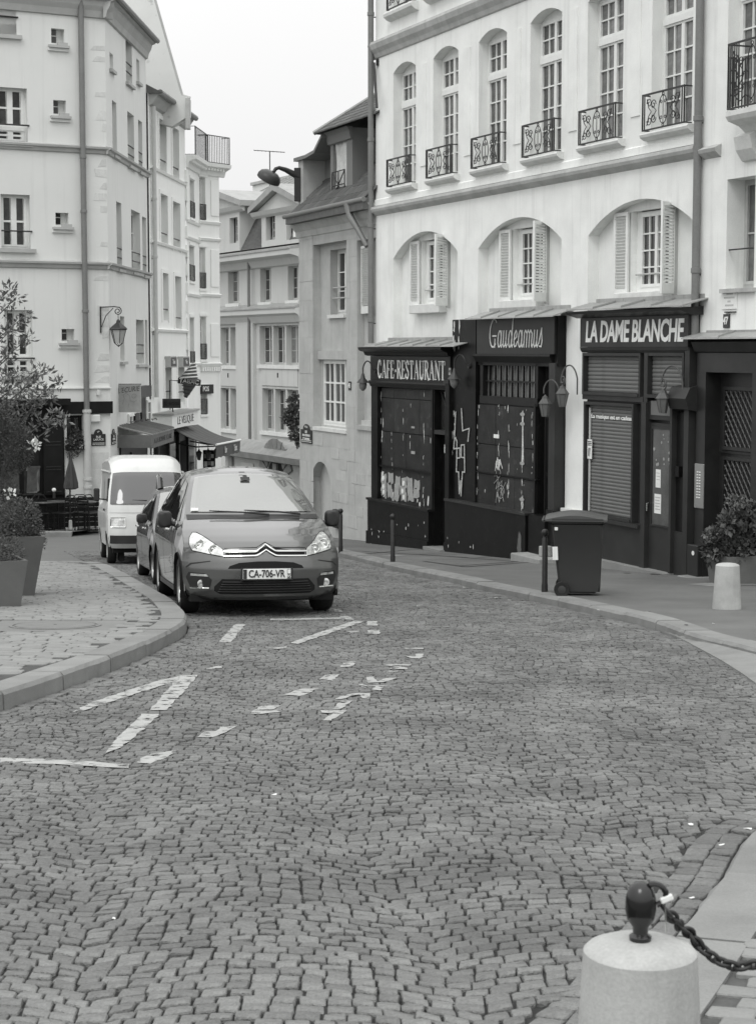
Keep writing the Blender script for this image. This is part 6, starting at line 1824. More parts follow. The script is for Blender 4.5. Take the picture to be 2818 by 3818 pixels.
car_paint = M('dark_grey_metallic_paint', 0.13, 0.28, 0.03, 3, 0, 200, metal=0.7, coat=1.0, spec=0.5)
car_dark = M('very_dark_car_paint', 0.035, 0.3, 0.05, 3, 0, 200, metal=0.4, coat=1.0, spec=0.5)
van_paint = M('pale_van_paint', 0.62, 0.35, 0.03, 3, 0, 80, coat=0.5, spec=0.4, streak=0.05)
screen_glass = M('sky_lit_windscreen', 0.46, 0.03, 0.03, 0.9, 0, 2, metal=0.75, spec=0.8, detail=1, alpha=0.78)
car_glass = M('tinted_car_glass', 0.03, 0.04, 0.1, 2, 0, 40, spec=0.8, coat=1.0)
lamp_glass = M('headlamp_reflector', 0.62, 0.14, 0.45, 9, 0, 22, metal=0.6, coat=1.0)
underside = M('underbody_black', 0.010, 0.9, 0.1)

# ---------------------------------------------------------------- the grey people carrier in front
t = vehicle_root('parked_car', 'dark grey people carrier with chevron badge parked front-on at the kerb', 'car', -1.27, 20.05, 12.0, 1.045)
# rows: centre (y, z), edge (x, y, z)
rows = [(0.16, 0.19, 0.74, 0.46, 0.20), (0.06, 0.235, 0.82, 0.45, 0.24), (0.03, 0.30, 0.85, 0.44, 0.30), (0.01, 0.42, 0.875, 0.44, 0.42), (0.0, 0.54, 0.88, 0.44, 0.54), (0.02, 0.64, 0.88, 0.45, 0.62),
        (0.05, 0.72, 0.875, 0.47, 0.70), (0.09, 0.785, 0.86, 0.50, 0.76), (0.16, 0.835, 0.85, 0.56, 0.82), (0.30, 0.895, 0.845, 0.66, 0.875), (0.55, 0.975, 0.84, 0.82, 0.945), (0.80, 1.035, 0.82, 0.98, 1.005), (0.98, 1.07, 0.79, 1.14, 1.06),
        (1.05, 1.10, 0.775, 1.20, 1.10), (1.30, 1.245, 0.735, 1.46, 1.235), (1.60, 1.41, 0.68, 1.75, 1.38), (1.85, 1.535, 0.63, 1.98, 1.49), (2.05, 1.605, 0.60, 2.15, 1.55), (2.3, 1.645, 0.585, 2.4, 1.59), (2.8, 1.665, 0.58, 2.85, 1.60), (3.4, 1.64, 0.575, 3.4, 1.575),
        (3.95, 1.55, 0.56, 3.95, 1.50), (4.15, 1.40, 0.60, 4.05, 1.38), (4.32, 1.10, 0.72, 4.15, 1.05), (4.42, 0.90, 0.80, 4.2, 0.88), (4.46, 0.6, 0.84, 4.22, 0.6), (4.42, 0.35, 0.82, 4.2, 0.35)]
WR = 0.325
bd = Body(rows, [(0.4, 0.865), (0.9, 0.905), (1.6, 0.915), (3.0, 0.915), (3.8, 0.90), (4.25, 0.84)], lambda y: 0.93 + 0.035 * y, 0.22, [(0.93, WR, 0.365), (3.66, WR, 0.365)], 0.42, 4.22)
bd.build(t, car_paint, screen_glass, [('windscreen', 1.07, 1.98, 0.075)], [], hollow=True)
trim_d = M('dark_cabin_trim', 0.05, 0.8, 0.1)
MB().prism([(1.05, 0.80), (1.12, 1.06), (1.45, 1.10), (1.62, 1.02), (1.62, 0.7)], 'x', -0.72, 0.72).build('dashboard', trim_d, t)
for x_ in (-0.36, 0.36):
    MB().bbox(x_ - 0.24, x_ + 0.24, 2.25, 2.40, 0.55, 1.16, 0.05).build('seat_back', trim_d, t, True); MB().bbox(x_ - 0.13, x_ + 0.13, 2.28, 2.38, 1.17, 1.36, 0.04).build('headrest', trim_d, t, True)
MB().tube([(0.36 + 0.18 * math.cos(a), 1.72 + 0.06 * math.sin(a), 1.06 + 0.17 * math.sin(a)) for a in [2 * PI * j / 20 for j in range(21)]], 0.016, 6).build('steering_wheel', trim_d, t, True)
MB().box(-0.8, 0.8, 3.2, 3.3, 0.4, 1.25).box(-0.85, 0.85, 1.1, 3.3, 0.30, 0.36).build('cabin_back', trim_d, t)
for sg in (-1, 1):
    for poly in ([(1.28, 1.035), (1.50, 1.04), (1.72, 1.30), (1.66, 1.27)], [(1.58, 1.04), (2.38, 1.06), (2.40, 1.50), (2.05, 1.46), (1.82, 1.34)], [(2.46, 1.06), (3.25, 1.09), (3.22, 1.51), (2.48, 1.51)], [(3.33, 1.10), (3.85, 1.14), (3.72, 1.45), (3.31, 1.50)]):
        bd.side_patch(t, 'side_window', poly, sg, 0.007, car_glass)
    for ya, yb in ((1.30, 1.32), (2.425, 2.437), (3.36, 3.372)): bd.side_patch(t, 'door_gap', [(ya, 0.34), (yb, 0.34), (yb + 0.01, 0.99), (ya + 0.01, 0.99)], sg, 0.003, underside)
    bd.side_patch(t, 'sill_trim', [(1.32, 0.225), (3.26, 0.225), (3.26, 0.29), (1.32, 0.29)], sg, 0.006, black_plastic)
    for y_ in (2.1, 3.1): MB().bbox(sg * 0.90 - 0.02, sg * 0.90 + 0.02, y_, y_ + 0.18, 0.90, 0.93, 0.008).build('door_handle', chrome, t)
    for y_ in (0.93, 3.66):
        wheel(t, sg * 0.765, y_, WR, 0.215, sg)
        lin = MB(); n = 16
        for k in range(n + 1):
            th = -0.35 + (PI + 0.7) * k / n; c, s = 0.37 * math.cos(th), 0.37 * math.sin(th); lin.v += [(sg * 0.50, y_ + c, WR + s), (sg * 0.895, y_ + c, WR + s)]
        for k in range(n): lin.f.append((2 * k, 2 * k + 1, 2 * k + 3, 2 * k + 2))
        lin.v += [(sg * 0.50, y_ + 0.37 * math.cos(-0.35 + (PI + 0.7) * k / n), WR + 0.37 * math.sin(-0.35 + (PI + 0.7) * k / n)) for k in range(n + 1)]; b_ = len(lin.v) - n - 1; lin.f.append(tuple(range(b_, len(lin.v))))
        lin.build('arch_liner', underside, t)
    # door mirrors
    mm = MB(); bm = bmesh.new(); bmesh.ops.create_uvsphere(bm, u_segments=16, v_segments=10, radius=1)
    for v in bm.verts: v.co = (sp_(v.co.x) * 0.085 + sg * 0.985, max(-0.08, v.co.y * 0.11) + 1.42, sp_(v.co.z) * 0.10 + 1.05)
    mm.addbm(bm); mo = mm.build('door_mirror', black_plastic, t, True); MB().tube([(sg * 0.86, 1.42, 0.99), (sg * 0.98, 1.42, 1.03)], 0.03, 8).build('mirror_arm', black_plastic, mo, True)
MB().box(-0.80, 0.80, 0.35, 4.2, 0.17, 0.24).box(-0.55, 0.55, 0.25, 0.6, 0.2, 0.5).build('underbody', underside, t)
# front: lamps, grilles, chrome chevrons, plate
for sg in (-1, 1):
    pts = [(sg * x, z) for x, z in [(0.455, 0.675), (0.60, 0.700), (0.775, 0.735), (0.80, 0.80), (0.785, 0.875), (0.745, 0.925), (0.70, 0.925), (0.62, 0.875), (0.54, 0.81), (0.462, 0.755)]]
    if sg < 0: pts = pts[::-1]
    hl = bd.front_patch(t, 'headlight', pts, 0.010, lamp_glass, 0.04)
    for (lx, lz, lr) in ((0.57, 0.755, 0.055), (0.70, 0.80, 0.06)):
        y_ = bd.fy(sg * lx, lz, 0.018); MB().lathe([(lr, 0), (lr * 0.9, 0.012), (lr * 0.55, -0.006), (0.01, 0.004)], 16).build('lamp_bowl', chrome, hl, True, loc=(sg * lx, y_, lz), rot=(PI / 2, 0, -sg * 0.35))
    bd.front_line(t, 'lamp_edge', pts + pts[:1], 0.006, 0.008, black_plastic, hl, 4)
    pts = [(sg * x, z) for x, z in [(0.60, 0.335), (0.80, 0.335), (0.845, 0.44), (0.82, 0.50), (0.66, 0.49), (0.585, 0.42)]]
    fg = bd.front_patch(t, 'fog_recess', pts if sg > 0 else pts[::-1], 0.004, black_plastic)
    y_ = bd.fy(sg * 0.70, 0.375, 0.02); MB().lathe([(0.036, -0.01), (0.044, 0.008), (0.03, 0.012), (0.01, 0.010)], 14).build('fog_lamp', lamp_glass, fg, True, loc=(sg * 0.70, y_, 0.375), rot=(PI / 2, 0, -sg * 0.4))
    bd.front_line(t, 'chrome_strip', [(sg * 0.61, 0.325), (sg * 0.80, 0.325)], 0.010, 0.012, chrome, None)
    pts = [(sg * x, z) for x, z in [(0.62, 0.455), (0.80, 0.46), (0.80, 0.485), (0.64, 0.48)]]
    bd.front_patch(t, 'side_lamp', pts if sg > 0 else pts[::-1], 0.012, lamp_glass)
    pts = [(sg * x, z) for x, z in [(0.60, 0.62), (0.60, 0.63), (0.80, 0.60), (0.845, 0.56), (0.842, 0.545), (0.79, 0.585)]]
    bd.front_patch(t, 'crease', pts if sg > 0 else pts[::-1], 0.003, black_plastic)
bd.front_patch(t, 'upper_grille', [(-0.42, 0.545), (0.42, 0.545), (0.40, 0.575), (0.30, 0.61), (0.10, 0.625), (-0.10, 0.625), (-0.30, 0.61), (-0.40, 0.575)], 0.006, underside)
lg = bd.front_patch(t, 'lower_grille', [(-0.50, 0.265), (0.50, 0.265), (0.56, 0.30), (0.56, 0.345), (0.48, 0.43), (-0.48, 0.43), (-0.56, 0.345), (-0.56, 0.30)], 0.006, underside)
for k in range(5): bd.front_line(t, 'grille_slat', [(-0.52 + 0.012 * k, 0.29 + 0.027 * k), (0.52 - 0.012 * k, 0.29 + 0.027 * k)], 0.006, 0.012, black_plastic, lg, 4)
for z0, pk in ((0.735, 0.075), (0.685, 0.065)):
    o = bd.front_line(t, 'chrome_chevron', [(-0.46, z0 - 0.005), (-0.13, z0), (-0.10, z0 + 0.005), (-0.05, z0 + pk * 0.5), (0, z0 + pk), (0.05, z0 + pk * 0.5), (0.10, z0 + 0.005), (0.13, z0), (0.46, z0 - 0.005)], 0.0125, 0.010, chrome)
bd.front_patch(t, 'grille_gap', [(-0.44, 0.693), (-0.12, 0.700), (0.0, 0.752), (0.12, 0.700), (0.44, 0.693), (0.44, 0.722), (0.12, 0.728), (0, 0.79), (-0.12, 0.728), (-0.44, 0.722)], 0.004, underside)
bd.front_line(t, 'bonnet_gap', [(-0.45, 0.765), (-0.10, 0.775), (0, 0.83), (0.10, 0.775), (0.45, 0.765)], 0.004, 0.002, underside, None, 4)
py = bd.fy(0.0, 0.48, 0.03)
pl = MB().bbox(-0.265, 0.265, 0, 0.012, 0.432, 0.545, 0.005).build('number_plate', M('white_plate', 0.72, 0.4, 0.02), t, loc=(0, py, 0))
lettering('CA-706-VR', 0.115, black_plastic, pl, -0.005, -0.003, 0.488, 'registration', width=0.40, bold=0.0016)
MB().box(-0.262, -0.222, -0.002, 0, 0.436, 0.541).build('country_band', plate_blue, pl); b_ = MB().box(0.222, 0.262, -0.002, 0, 0.436, 0.541).build('county_band', plate_blue, pl)
MB().box(0.226, 0.258, -0.004, -0.002, 0.492, 0.536).build('county_badge', paper, pl); lettering('95', 0.045, paper, pl, 0.242, -0.003, 0.462, 'county_number')
MB().box(-0.285, 0.285, 0.010, 0.035, 0.42, 0.556).build('plate_holder', black_plastic, pl)
# wipers, mirror behind the screen, stickers, cowl
cw = MB(); nn = 20
for i in range(nn + 1):
    x = -0.76 + 1.52 * i / nn; f = abs(x / 0.79) ** 2.6; cw.v += [(x, 0.955 + 0.16 * f, 1.068 - 0.01 * f), (x, 1.065 + 0.155 * f, 1.112 + 0.0 * f)]
for i in range(nn): cw.f.append((2 * i, 2 * i + 2, 2 * i + 3, 2 * i + 1))
cw.build('cowl', black_plastic, t)
for (xa, ya, za, xb, yb, zb2) in ((0.18, 1.02, 1.11, -0.50, 1.16, 1.155), (0.55, 1.08, 1.115, -0.10, 1.14, 1.16)):
    MB().tube([(xa, ya, za), (xa - 0.25, ya - 0.005, za + 0.025), (xb, yb - 0.03, zb2)], [0.014, 0.011, 0.007], 6).build('wiper', black_plastic, t, True)
for (x0, x1, y0, y1) in ((-0.055, 0.055, 1.73, 1.80), (-0.02, 0.03, 1.80, 1.86), (-0.05, 0.02, 1.94, 1.965)):
    def sc_(x, y):
        k = lerp_tab([(r_[0], r_[1]) for r_ in rows], y); return (x, y - 0.012, k + 0.024)
    MB().quad(sc_(x0, y0), sc_(x1, y0), sc_(x1, y1), sc_(x0, y1)).build('mirror_mount', trim_d, t)
MB().quad((-0.70, 1.235, 1.155), (-0.62, 1.205, 1.155), (-0.615, 1.24, 1.185), (-0.695, 1.27, 1.185)).build('tax_sticker', paper, t)

# ---------------------------------------------------------------- the dark small car behind it
t = vehicle_root('parked_car', 'dark small hatchback squeezed between the grey people carrier and the van', 'car', -2.42, 25.3, 13.0, 0.96)
rows2 = [(0.14, 0.19, 0.70, 0.42, 0.20), (0.03, 0.28, 0.80, 0.40, 0.28), (0.0, 0.50, 0.82, 0.40, 0.50), (0.03, 0.66, 0.81, 0.43, 0.64), (0.12, 0.76, 0.79, 0.50, 0.74), (0.40, 0.86, 0.78, 0.62, 0.83), (0.80, 0.95, 0.76, 0.95, 0.93), (0.92, 0.99, 0.74, 1.05, 0.98),
         (1.25, 1.20, 0.68, 1.38, 1.17), (1.60, 1.40, 0.61, 1.70, 1.36), (1.85, 1.475, 0.57, 1.95, 1.43), (2.4, 1.50, 0.555, 2.4, 1.44), (3.1, 1.45, 0.55, 3.1, 1.40), (3.45, 1.32, 0.56, 3.4, 1.28), (3.65, 1.0, 0.68, 3.5, 0.97), (3.75, 0.6, 0.78, 3.55, 0.6), (3.7, 0.35, 0.76, 3.5, 0.35)]
bd2 = Body(rows2, [(0.38, 0.80), (0.8, 0.83), (2.8, 0.835), (3.55, 0.78)], lambda y: 0.88 + 0.03 * y, 0.21, [(0.72, 0.29, 0.325), (3.05, 0.29, 0.325)], 0.38, 3.55)
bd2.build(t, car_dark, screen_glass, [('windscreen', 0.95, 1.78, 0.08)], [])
for sg in (-1, 1):
    for poly in ([(1.22, 0.96), (2.02, 0.97), (2.02, 1.37), (1.76, 1.33), (1.45, 1.13)], [(2.09, 0.97), (2.85, 0.99), (2.80, 1.35), (2.10, 1.37)]): bd2.side_patch(t, 'side_window', poly, sg, 0.007, car_glass)
    bd2.side_patch(t, 'door_gap', [(2.055, 0.32), (2.067, 0.32), (2.07, 0.93), (2.058, 0.93)], sg, 0.003, underside)
    for y_ in (0.72, 3.05):
        wheel(t, sg * 0.70, y_, 0.29, 0.18, sg)
        MB().box(sg * 0.5 - 0.05, sg * 0.5 + 0.05, y_ - 0.33, y_ + 0.33, 0.05, 0.6).build('arch_liner', underside, t)
    bm = bmesh.new(); bmesh.ops.create_uvsphere(bm, u_segments=14, v_segments=8, radius=1)
    for v in bm.verts: v.co = (sp_(v.co.x) * 0.085 + sg * 0.90, max(-0.07, v.co.y * 0.10) + 1.22, sp_(v.co.z) * 0.075 + 1.00)
    MB().addbm(bm).build('door_mirror', black_plastic, t, True)
    pts = [(sg * x, z) for x, z in [(0.42, 0.60), (0.74, 0.62), (0.76, 0.72), (0.62, 0.745), (0.44, 0.68)]]; bd2.front_patch(t, 'headlight', pts if sg > 0 else pts[::-1], 0.008, lamp_glass)
    for y_ in (1.72, 2.75): MB().bbox(sg * 0.83 - 0.015, sg * 0.83 + 0.015, y_, y_ + 0.16, 0.82, 0.85, 0.006).build('door_handle', chrome, t)
MB().box(-0.72, 0.72, 0.35, 3.5, 0.16, 0.24).build('underbody', underside, t)
MB().tube([(-0.18, 0.9, 0.0)] and [(-0.52, 2.05, 1.44), (-0.52, 2.15, 1.60), (-0.50, 2.4, 1.64), (-0.48, 2.6, 1.60), (-0.48, 2.7, 1.44)], 0.05, 8).build('roof_rail', car_dark, t, True)

# ---------------------------------------------------------------- the pale high-roofed van
t = vehicle_root('delivery_van', 'small pale high-roofed delivery van parked behind the dark cars', 'van', -4.03, 31.0, 12.0, 1.04)
rowsv = [(0.06, 0.28, 0.62, 0.20, 0.28), (0.0, 0.34, 0.66, 0.18, 0.34), (0.0, 0.52, 0.68, 0.16, 0.52), (0.02, 0.78, 0.685, 0.17, 0.78), (0.06, 0.98, 0.685, 0.20, 0.98), (0.08, 1.04, 0.68, 0.22, 1.04), (0.20, 1.25, 0.66, 0.34, 1.24), (0.36, 1.50, 0.62, 0.48, 1.48), (0.42, 1.56, 0.61, 0.54, 1.53),
         (0.52, 1.66, 0.60, 0.62, 1.58), (0.75, 1.80, 0.61, 0.85, 1.70), (1.2, 1.87, 0.61, 1.25, 1.76), (2.4, 1.88, 0.61, 2.4, 1.76), (3.1, 1.84, 0.61, 3.05, 1.72), (3.25, 1.6, 0.62, 3.15, 1.5), (3.30, 1.0, 0.67, 3.2, 1.0), (3.3, 0.4, 0.66, 3.2, 0.4)]
bdv = Body(rowsv, [(0.16, 0.68), (0.5, 0.705), (3.0, 0.705), (3.2, 0.68)], lambda y: 1.02, 0.30, [(0.62, 0.26, 0.31), (2.55, 0.26, 0.31)], 0.16, 3.2, p=6.0)
bdv.build(t, van_paint, car_glass, [('windscreen', 0.075, 0.425, 0.05)], [], hollow=True)
for sg in (-1, 1):
    for poly in ([(0.36, 1.06), (0.98, 1.06), (0.98, 1.46), (0.60, 1.46)], [(1.12, 1.06), (1.9, 1.06), (1.9, 1.46), (1.12, 1.46)], [(2.05, 1.06), (2.95, 1.06), (2.95, 1.46), (2.05, 1.46)]): bdv.side_patch(t, 'side_window', poly, sg, 0.006, car_glass if poly[0][0] < 1 else van_paint)
    for ya in (1.04, 1.98): bdv.side_patch(t, 'door_gap', [(ya, 0.36), (ya + 0.012, 0.36), (ya + 0.012, 1.52), (ya, 1.52)], sg, 0.003, underside)
    bdv.side_patch(t, 'waist_line', [(0.25, 0.86), (3.1, 0.86), (3.1, 0.875), (0.25, 0.875)], sg, 0.003, grey_paint)
    MB().tube([(sg * 0.63, 0.55, 1.57), (sg * 0.63, 3.0, 1.60)], 0.018, 6).build('rain_gutter', grey_paint, t)
    for y_ in (0.62, 2.55):
        wheel(t, sg * 0.60, y_, 0.26, 0.15, sg, grey_paint)
        MB().box(sg * 0.44 - 0.04, sg * 0.44 + 0.04, y_ - 0.31, y_ + 0.31, 0.05, 0.57).build('arch_liner', underside, t)
    pts = [(sg * x, z) for x, z in [(0.40, 0.64), (0.64, 0.64), (0.64, 0.80), (0.40, 0.80)]]; hl = bdv.front_patch(t, 'headlight', pts if sg > 0 else pts[::-1], 0.010, lamp_glass)
    bdv.front_line(t, 'lamp_edge', pts + pts[:1], 0.010, 0.010, chrome, hl, 4)
    MB().bbox(sg * 0.86 - 0.05, sg * 0.86 + 0.05, 0.36, 0.42, 1.08, 1.30, 0.02).build('door_mirror', black_plastic, t); MB().tube([(sg * 0.69, 0.40, 1.10), (sg * 0.84, 0.39, 1.12)], 0.014, 6).build('mirror_arm', black_plastic, t)
    MB().bbox(sg * 0.71 - 0.012, sg * 0.71 + 0.012, 0.86, 0.98, 0.90, 0.94, 0.005).build('door_handle', black_plastic, t)
bdv.front_patch(t, 'bumper', [(-0.655, 0.36), (0.655, 0.36), (0.655, 0.50), (-0.655, 0.50)], 0.03, black_plastic)
bdv.front_line(t, 'front_seam', [(-0.66, 0.885), (0.66, 0.885)], 0.006, 0.002, grey_paint, None, 4)
MB().box(-0.6, 0.6, 0.2, 3.1, 0.20, 0.32).build('underbody', underside, t)
MB().tube([(0.35, 0.06, 1.06), (0.05, 0.075, 1.09), (-0.45, 0.11, 1.10)], [0.014, 0.010, 0.007], 6).build('wiper', black_plastic, t, True)
for k, (x, z) in enumerate(((-0.60, 1.10), (-0.60, 1.17))): y_ = bdv.fy(x, z, 0.016); MB().quad((x, y_, z), (x + 0.06, y_ - 0.012, z), (x + 0.06, y_ + 0.016, z + 0.055), (x, y_ + 0.028, z + 0.055)).build('tax_sticker', paper, t)

# ================================================================== STREET FURNITURE
def on_slope(t, extra=0.0): t.rotation_euler = (0, 0, extra)


def stone_bollard(label, x, y, h=0.56, r0=0.168, r1=0.140, hp=0.03, group=None):
    t = thing('stone_bollard', label, 'bollard', (x, y, gz(x, y) + hp - 0.04), 0.3, group)
    m = MB(); n = 40; rr = random.Random(int(x * 100))
    prof = [(r0, 0.0), (r0, 0.06)] + [(r0 + (r1 - r0) * k / 8, 0.06 + (h - 0.06) * k / 8) for k in range(1, 9)] + [(r1 - 0.002, h + 0.030), (r1 - 0.010, h + 0.038), (r1 * 0.7, h + 0.050), (r1 * 0.35, h + 0.056), (0.01, h + 0.058)]
    m.lathe(prof, n)
    m.v = [(a * (1 + rr.gauss(0, 0.004)), b * (1 + rr.gauss(0, 0.004)), c) for a, b, c in m.v]
    m.build('shaft', bollard_stone, t, True)
    return t


# foreground bollard with iron knob, tape and chain
d = ray(2386, 3542); kz = d.z / d.y
Yb = (G0 + 0.03 + 0.60) / (kz - GS) + 0.02; Xb = (2386 - CX) / F_PX * Yb / math.cos(TILT) * (math.cos(TILT)) ; Xb = d.x / d.y * Yb
fb = stone_bollard('white stone bollard with a black iron knob and chain, nearest the camera', Xb, Yb, 0.60, 0.162, 0.133)
zt = gz(Xb, Yb) + 0.03 - 0.04 + 0.645
k = obj('knob', None, None, fb, (0, 0, 0.645 + 0.016), (0, 0, -0.3), (0.88, 0.88, 0.92))
gloss = M('glossy_black_enamel', 0.010, 0.16, 0.05, 5, 0, 60, spec=0.6)
MB().lathe([(0.028, -0.008), (0.030, 0.006), (0.020, 0.014), (0.022, 0.032), (0.036, 0.05), (0.041, 0.075), (0.040, 0.105), (0.032, 0.130), (0.018, 0.143), (0.003, 0.147)], 24).build('finial', gloss, k, True)
MB().tube([(0.03 + 0.035 * math.cos(a), -0.008, 0.115 + 0.028 * math.sin(a)) for a in [PI * j / 8 - PI * 0.4 for j in range(9)]], 0.008, 8).build('eye', gloss, k, True)
MB().bbox(-0.017, 0.017, -0.007, 0.007, -0.008, 0.008, 0.003).build('white_tape', paper, k, rot=(0, -0.4, 0), loc=(0.066, -0.012, 0.106))
MB().tube([(0.060, -0.012, 0.115), (0.066, -0.012, 0.02)], 0.0022, 5).build('wire', chrome, k)
ch = thing('chain', 'dark twisted iron chain hanging from the nearest bollard to the right', 'chain', (Xb, Yb, zt), 0)
cp = []
ctrl = [(0.055, 0.01, 0.085), (0.085, 0.03, 0.05), (0.105, 0.07, 0.02), (0.135, 0.09, -0.005), (0.155, 0.09, -0.035), (0.195, 0.08, -0.065), (0.24, 0.07, -0.078), (0.29, 0.06, -0.066), (0.37, 0.04, -0.01), (0.46, 0.02, 0.06)]
for a, b in zip(ctrl[:-1], ctrl[1:]):
    for j in range(4): cp.append(Vector(a).lerp(Vector(b), j / 4))
dist = 0; pts = [cp[0]]
for a, b in zip(cp[:-1], cp[1:]):
    dist += (b - a).length
    if dist > 0.017: pts.append(b); dist = 0


def link_mk():
    m = MB(); m.tube([(0.0185 * math.cos(2 * PI * j / 14), 0.0105 * math.sin(2 * PI * j / 14), 0) for j in range(15)], 0.0052, 7, False); return m


for j, (a, b) in enumerate(zip(pts[:-1], pts[1:])):
    dv = (b - a).normalized(); q = dv.to_track_quat('X', 'Z').to_matrix() @ Matrix.Rotation(PI / 2 * (j % 2) + 0.4, 3, 'X')
    o = piece('link', 'chainlink', link_mk, iron, ch, (a + b) / 2); o.rotation_euler = q.to_euler(); o.data.polygons.foreach_set('use_smooth', [True] * len(o.data.polygons))

p = gnd(2709, 2268, HR)
stone_bollard('white stone bollard on the pavement in front of the dark street door', p.x, p.y, 0.51, 0.165, 0.138, HR)


def iron_post(label, px, py, h, group, hp=HR, ball=None):
    p = gnd(px, py, hp)
    t = thing('iron_post', label, 'bollard', (p.x, p.y, gz(p.x, p.y) + hp - 0.03), 0, group)
    r = 0.037
    MB().lathe([(r * 1.15, 0), (r * 1.15, 0.12), (r, 0.14), (r, h - 0.13), (r * 0.75, h - 0.115), (r * 0.75, h - 0.10)], 18).build('post', iron, t, True)
    bm = bmesh.new(); bmesh.ops.create_uvsphere(bm, u_segments=18, v_segments=12, radius=0.048 if not ball else 0.060)
    for v in bm.verts: v.co.z += h - 0.05
    MB().addbm(bm).build('ball', ball or iron, t, True)
    return t


iron_post('black iron post standing beside the wheelie bin', 2030, 2207, 0.86, 'iron posts along the right kerb')
iron_post('black iron post in front of the boarded café', 1464, 2094, 0.86, 'iron posts along the right kerb')
iron_post('farthest black iron post in front of the stone house', 1270, 2056, 0.86, 'iron posts along the right kerb')
for i, (px, py) in enumerate(((203.6, 1970), (230.5, 1957))):
    p = gnd(px, py, HR)
    t = thing('iron_post', ('left' if i == 0 else 'right') + ' of two tall black posts with white balls before the bar terrace', 'bollard', (p.x, p.y, gz(p.x, p.y) + HR - 0.05), 0, 'white-topped posts')
    MB().lathe([(0.045, 0), (0.045, 0.3), (0.038, 0.32), (0.038, 1.02)], 14).build('post', iron, t, True)
    bm = bmesh.new(); bmesh.ops.create_uvsphere(bm, u_segments=16, v_segments=10, radius=0.055)
    for v in bm.verts: v.co.z += 1.065
    MB().addbm(bm).build('ball', sign_white, t, True)
t = thing('wall_box', 'dark rounded utility box on the stone house wall behind the farthest post', 'utility box', B.w(B.s(1265, 1930), -0.02, B.z(1265, 1968)), B.a)
MB().bbox(-0.20, 0.20, -0.10, 0.03, 0, 0.42, 0.03).build('box', iron, t); MB().bbox(-0.16, 0.16, -0.115, -0.10, 0.05, 0.37, 0.01).build('lid', black_plastic, t)

# wheelie bin
p = gnd(2150, 2216, HR)
t = thing('wheelie_bin', 'dark grey wheelie bin with closed lid standing at the kerb', 'bin', (p.x, p.y, gz(p.x, p.y) + HR), math.radians(-8))
binm = M('grey_bin_plastic', 0.042, 0.5, 0.05, 2, 0.05, 120, spec=0.3)
bm = bmesh.new()
def ringz(z, x0, x1, y0, y1): return [bm.verts.new(c) for c in ((x0, y0, z), (x1, y0, z), (x1, y1, z), (x0, y1, z))]
R_ = [ringz(0.06, -0.20, 0.295, -0.20, 0.22), ringz(0.20, -0.235, 0.30, -0.215, 0.24), ringz(0.92, -0.32, 0.325, -0.27, 0.29), ringz(0.94, -0.35, 0.335, -0.285, 0.305), ringz(0.98, -0.35, 0.335, -0.285, 0.305)]
for a, b in zip(R_[:-1], R_[1:]):
    for i in range(4): bm.faces.new((a[i], a[(i + 1) % 4], b[(i + 1) % 4], b[i]))
bm.faces.new(R_[0][::-1]); bm.faces.new(R_[-1])
bmesh.ops.bevel(bm, geom=[e for e in bm.edges if abs(e.verts[0].co.z - e.verts[1].co.z) > 0.03], offset=0.03, segments=3, affect='EDGES')
MB().addbm(bm).build('body', binm, t, True)
ld = MB(); n = 12
for i in range(n + 1):
    x = -0.40 + 0.78 * i / n; zz = 0.985 + 0.055 * math.sin(PI * min(1, (i / n) * 1.05)) ; hw = 0.31
    for yv, dz in ((-hw, 0), (-hw * 0.9, 0.02), (0, 0.03), (hw * 0.9, 0.02), (hw, 0)): ld.v.append((x, yv, zz + dz))
for i in range(n):
    for j in range(4): a = i * 5 + j; ld.f.append((a, a + 5, a + 6, a + 1))
for i in range(n + 1): ld.v.append((ld.v[i * 5][0], -0.31, 0.965))
b0 = 5 * (n + 1)
for i in range(n): ld.f.append((i * 5, b0 + i, b0 + i + 1, (i + 1) * 5))
ld.build('lid', M('bin_lid_plastic', 0.07, 0.45, 0.05, 2, spec=0.35), t, True)
MB().box(-0.31, 0.33, -0.315, -0.30, 0.985, 1.0).build('lid_rim', binm, t)
MB().tube([(-0.41, -0.26, 0.965), (-0.43, -0.2, 0.97), (-0.43, 0.2, 0.97), (-0.41, 0.26, 0.965)], 0.02, 8).build('handle', binm, t, True)
for sg in (-1, 1):
    w_ = MB().lathe([(0.06, -0.025), (0.095, -0.025), (0.10, -0.015), (0.10, 0.015), (0.095, 0.025), (0.06, 0.025), (0.03, 0.012)], 24).build('wheel', rubber, t, True, loc=(-0.18, sg * 0.27 - 0.03, 0.10), rot=(PI / 2, 0, 0))
    MB().lathe([(0.05, 0.0), (0.05, 0.022), (0.01, 0.03)], 16).build('hub', binm, w_, True)
MB().box(-0.26, 0.24, -0.10, 0.25, 0.03, 0.10).build('foot', binm, t)
MB().quad((-0.302, -0.272, 0.47), (-0.232, -0.268, 0.47), (-0.240, -0.274, 0.64), (-0.308, -0.278, 0.64)).build('sticker', paper, t)
MB().quad((-0.28, -0.283, 0.85), (-0.24, -0.283, 0.85), (-0.24, -0.286, 0.89), (-0.28, -0.286, 0.89)).build('sticker', paper, t)


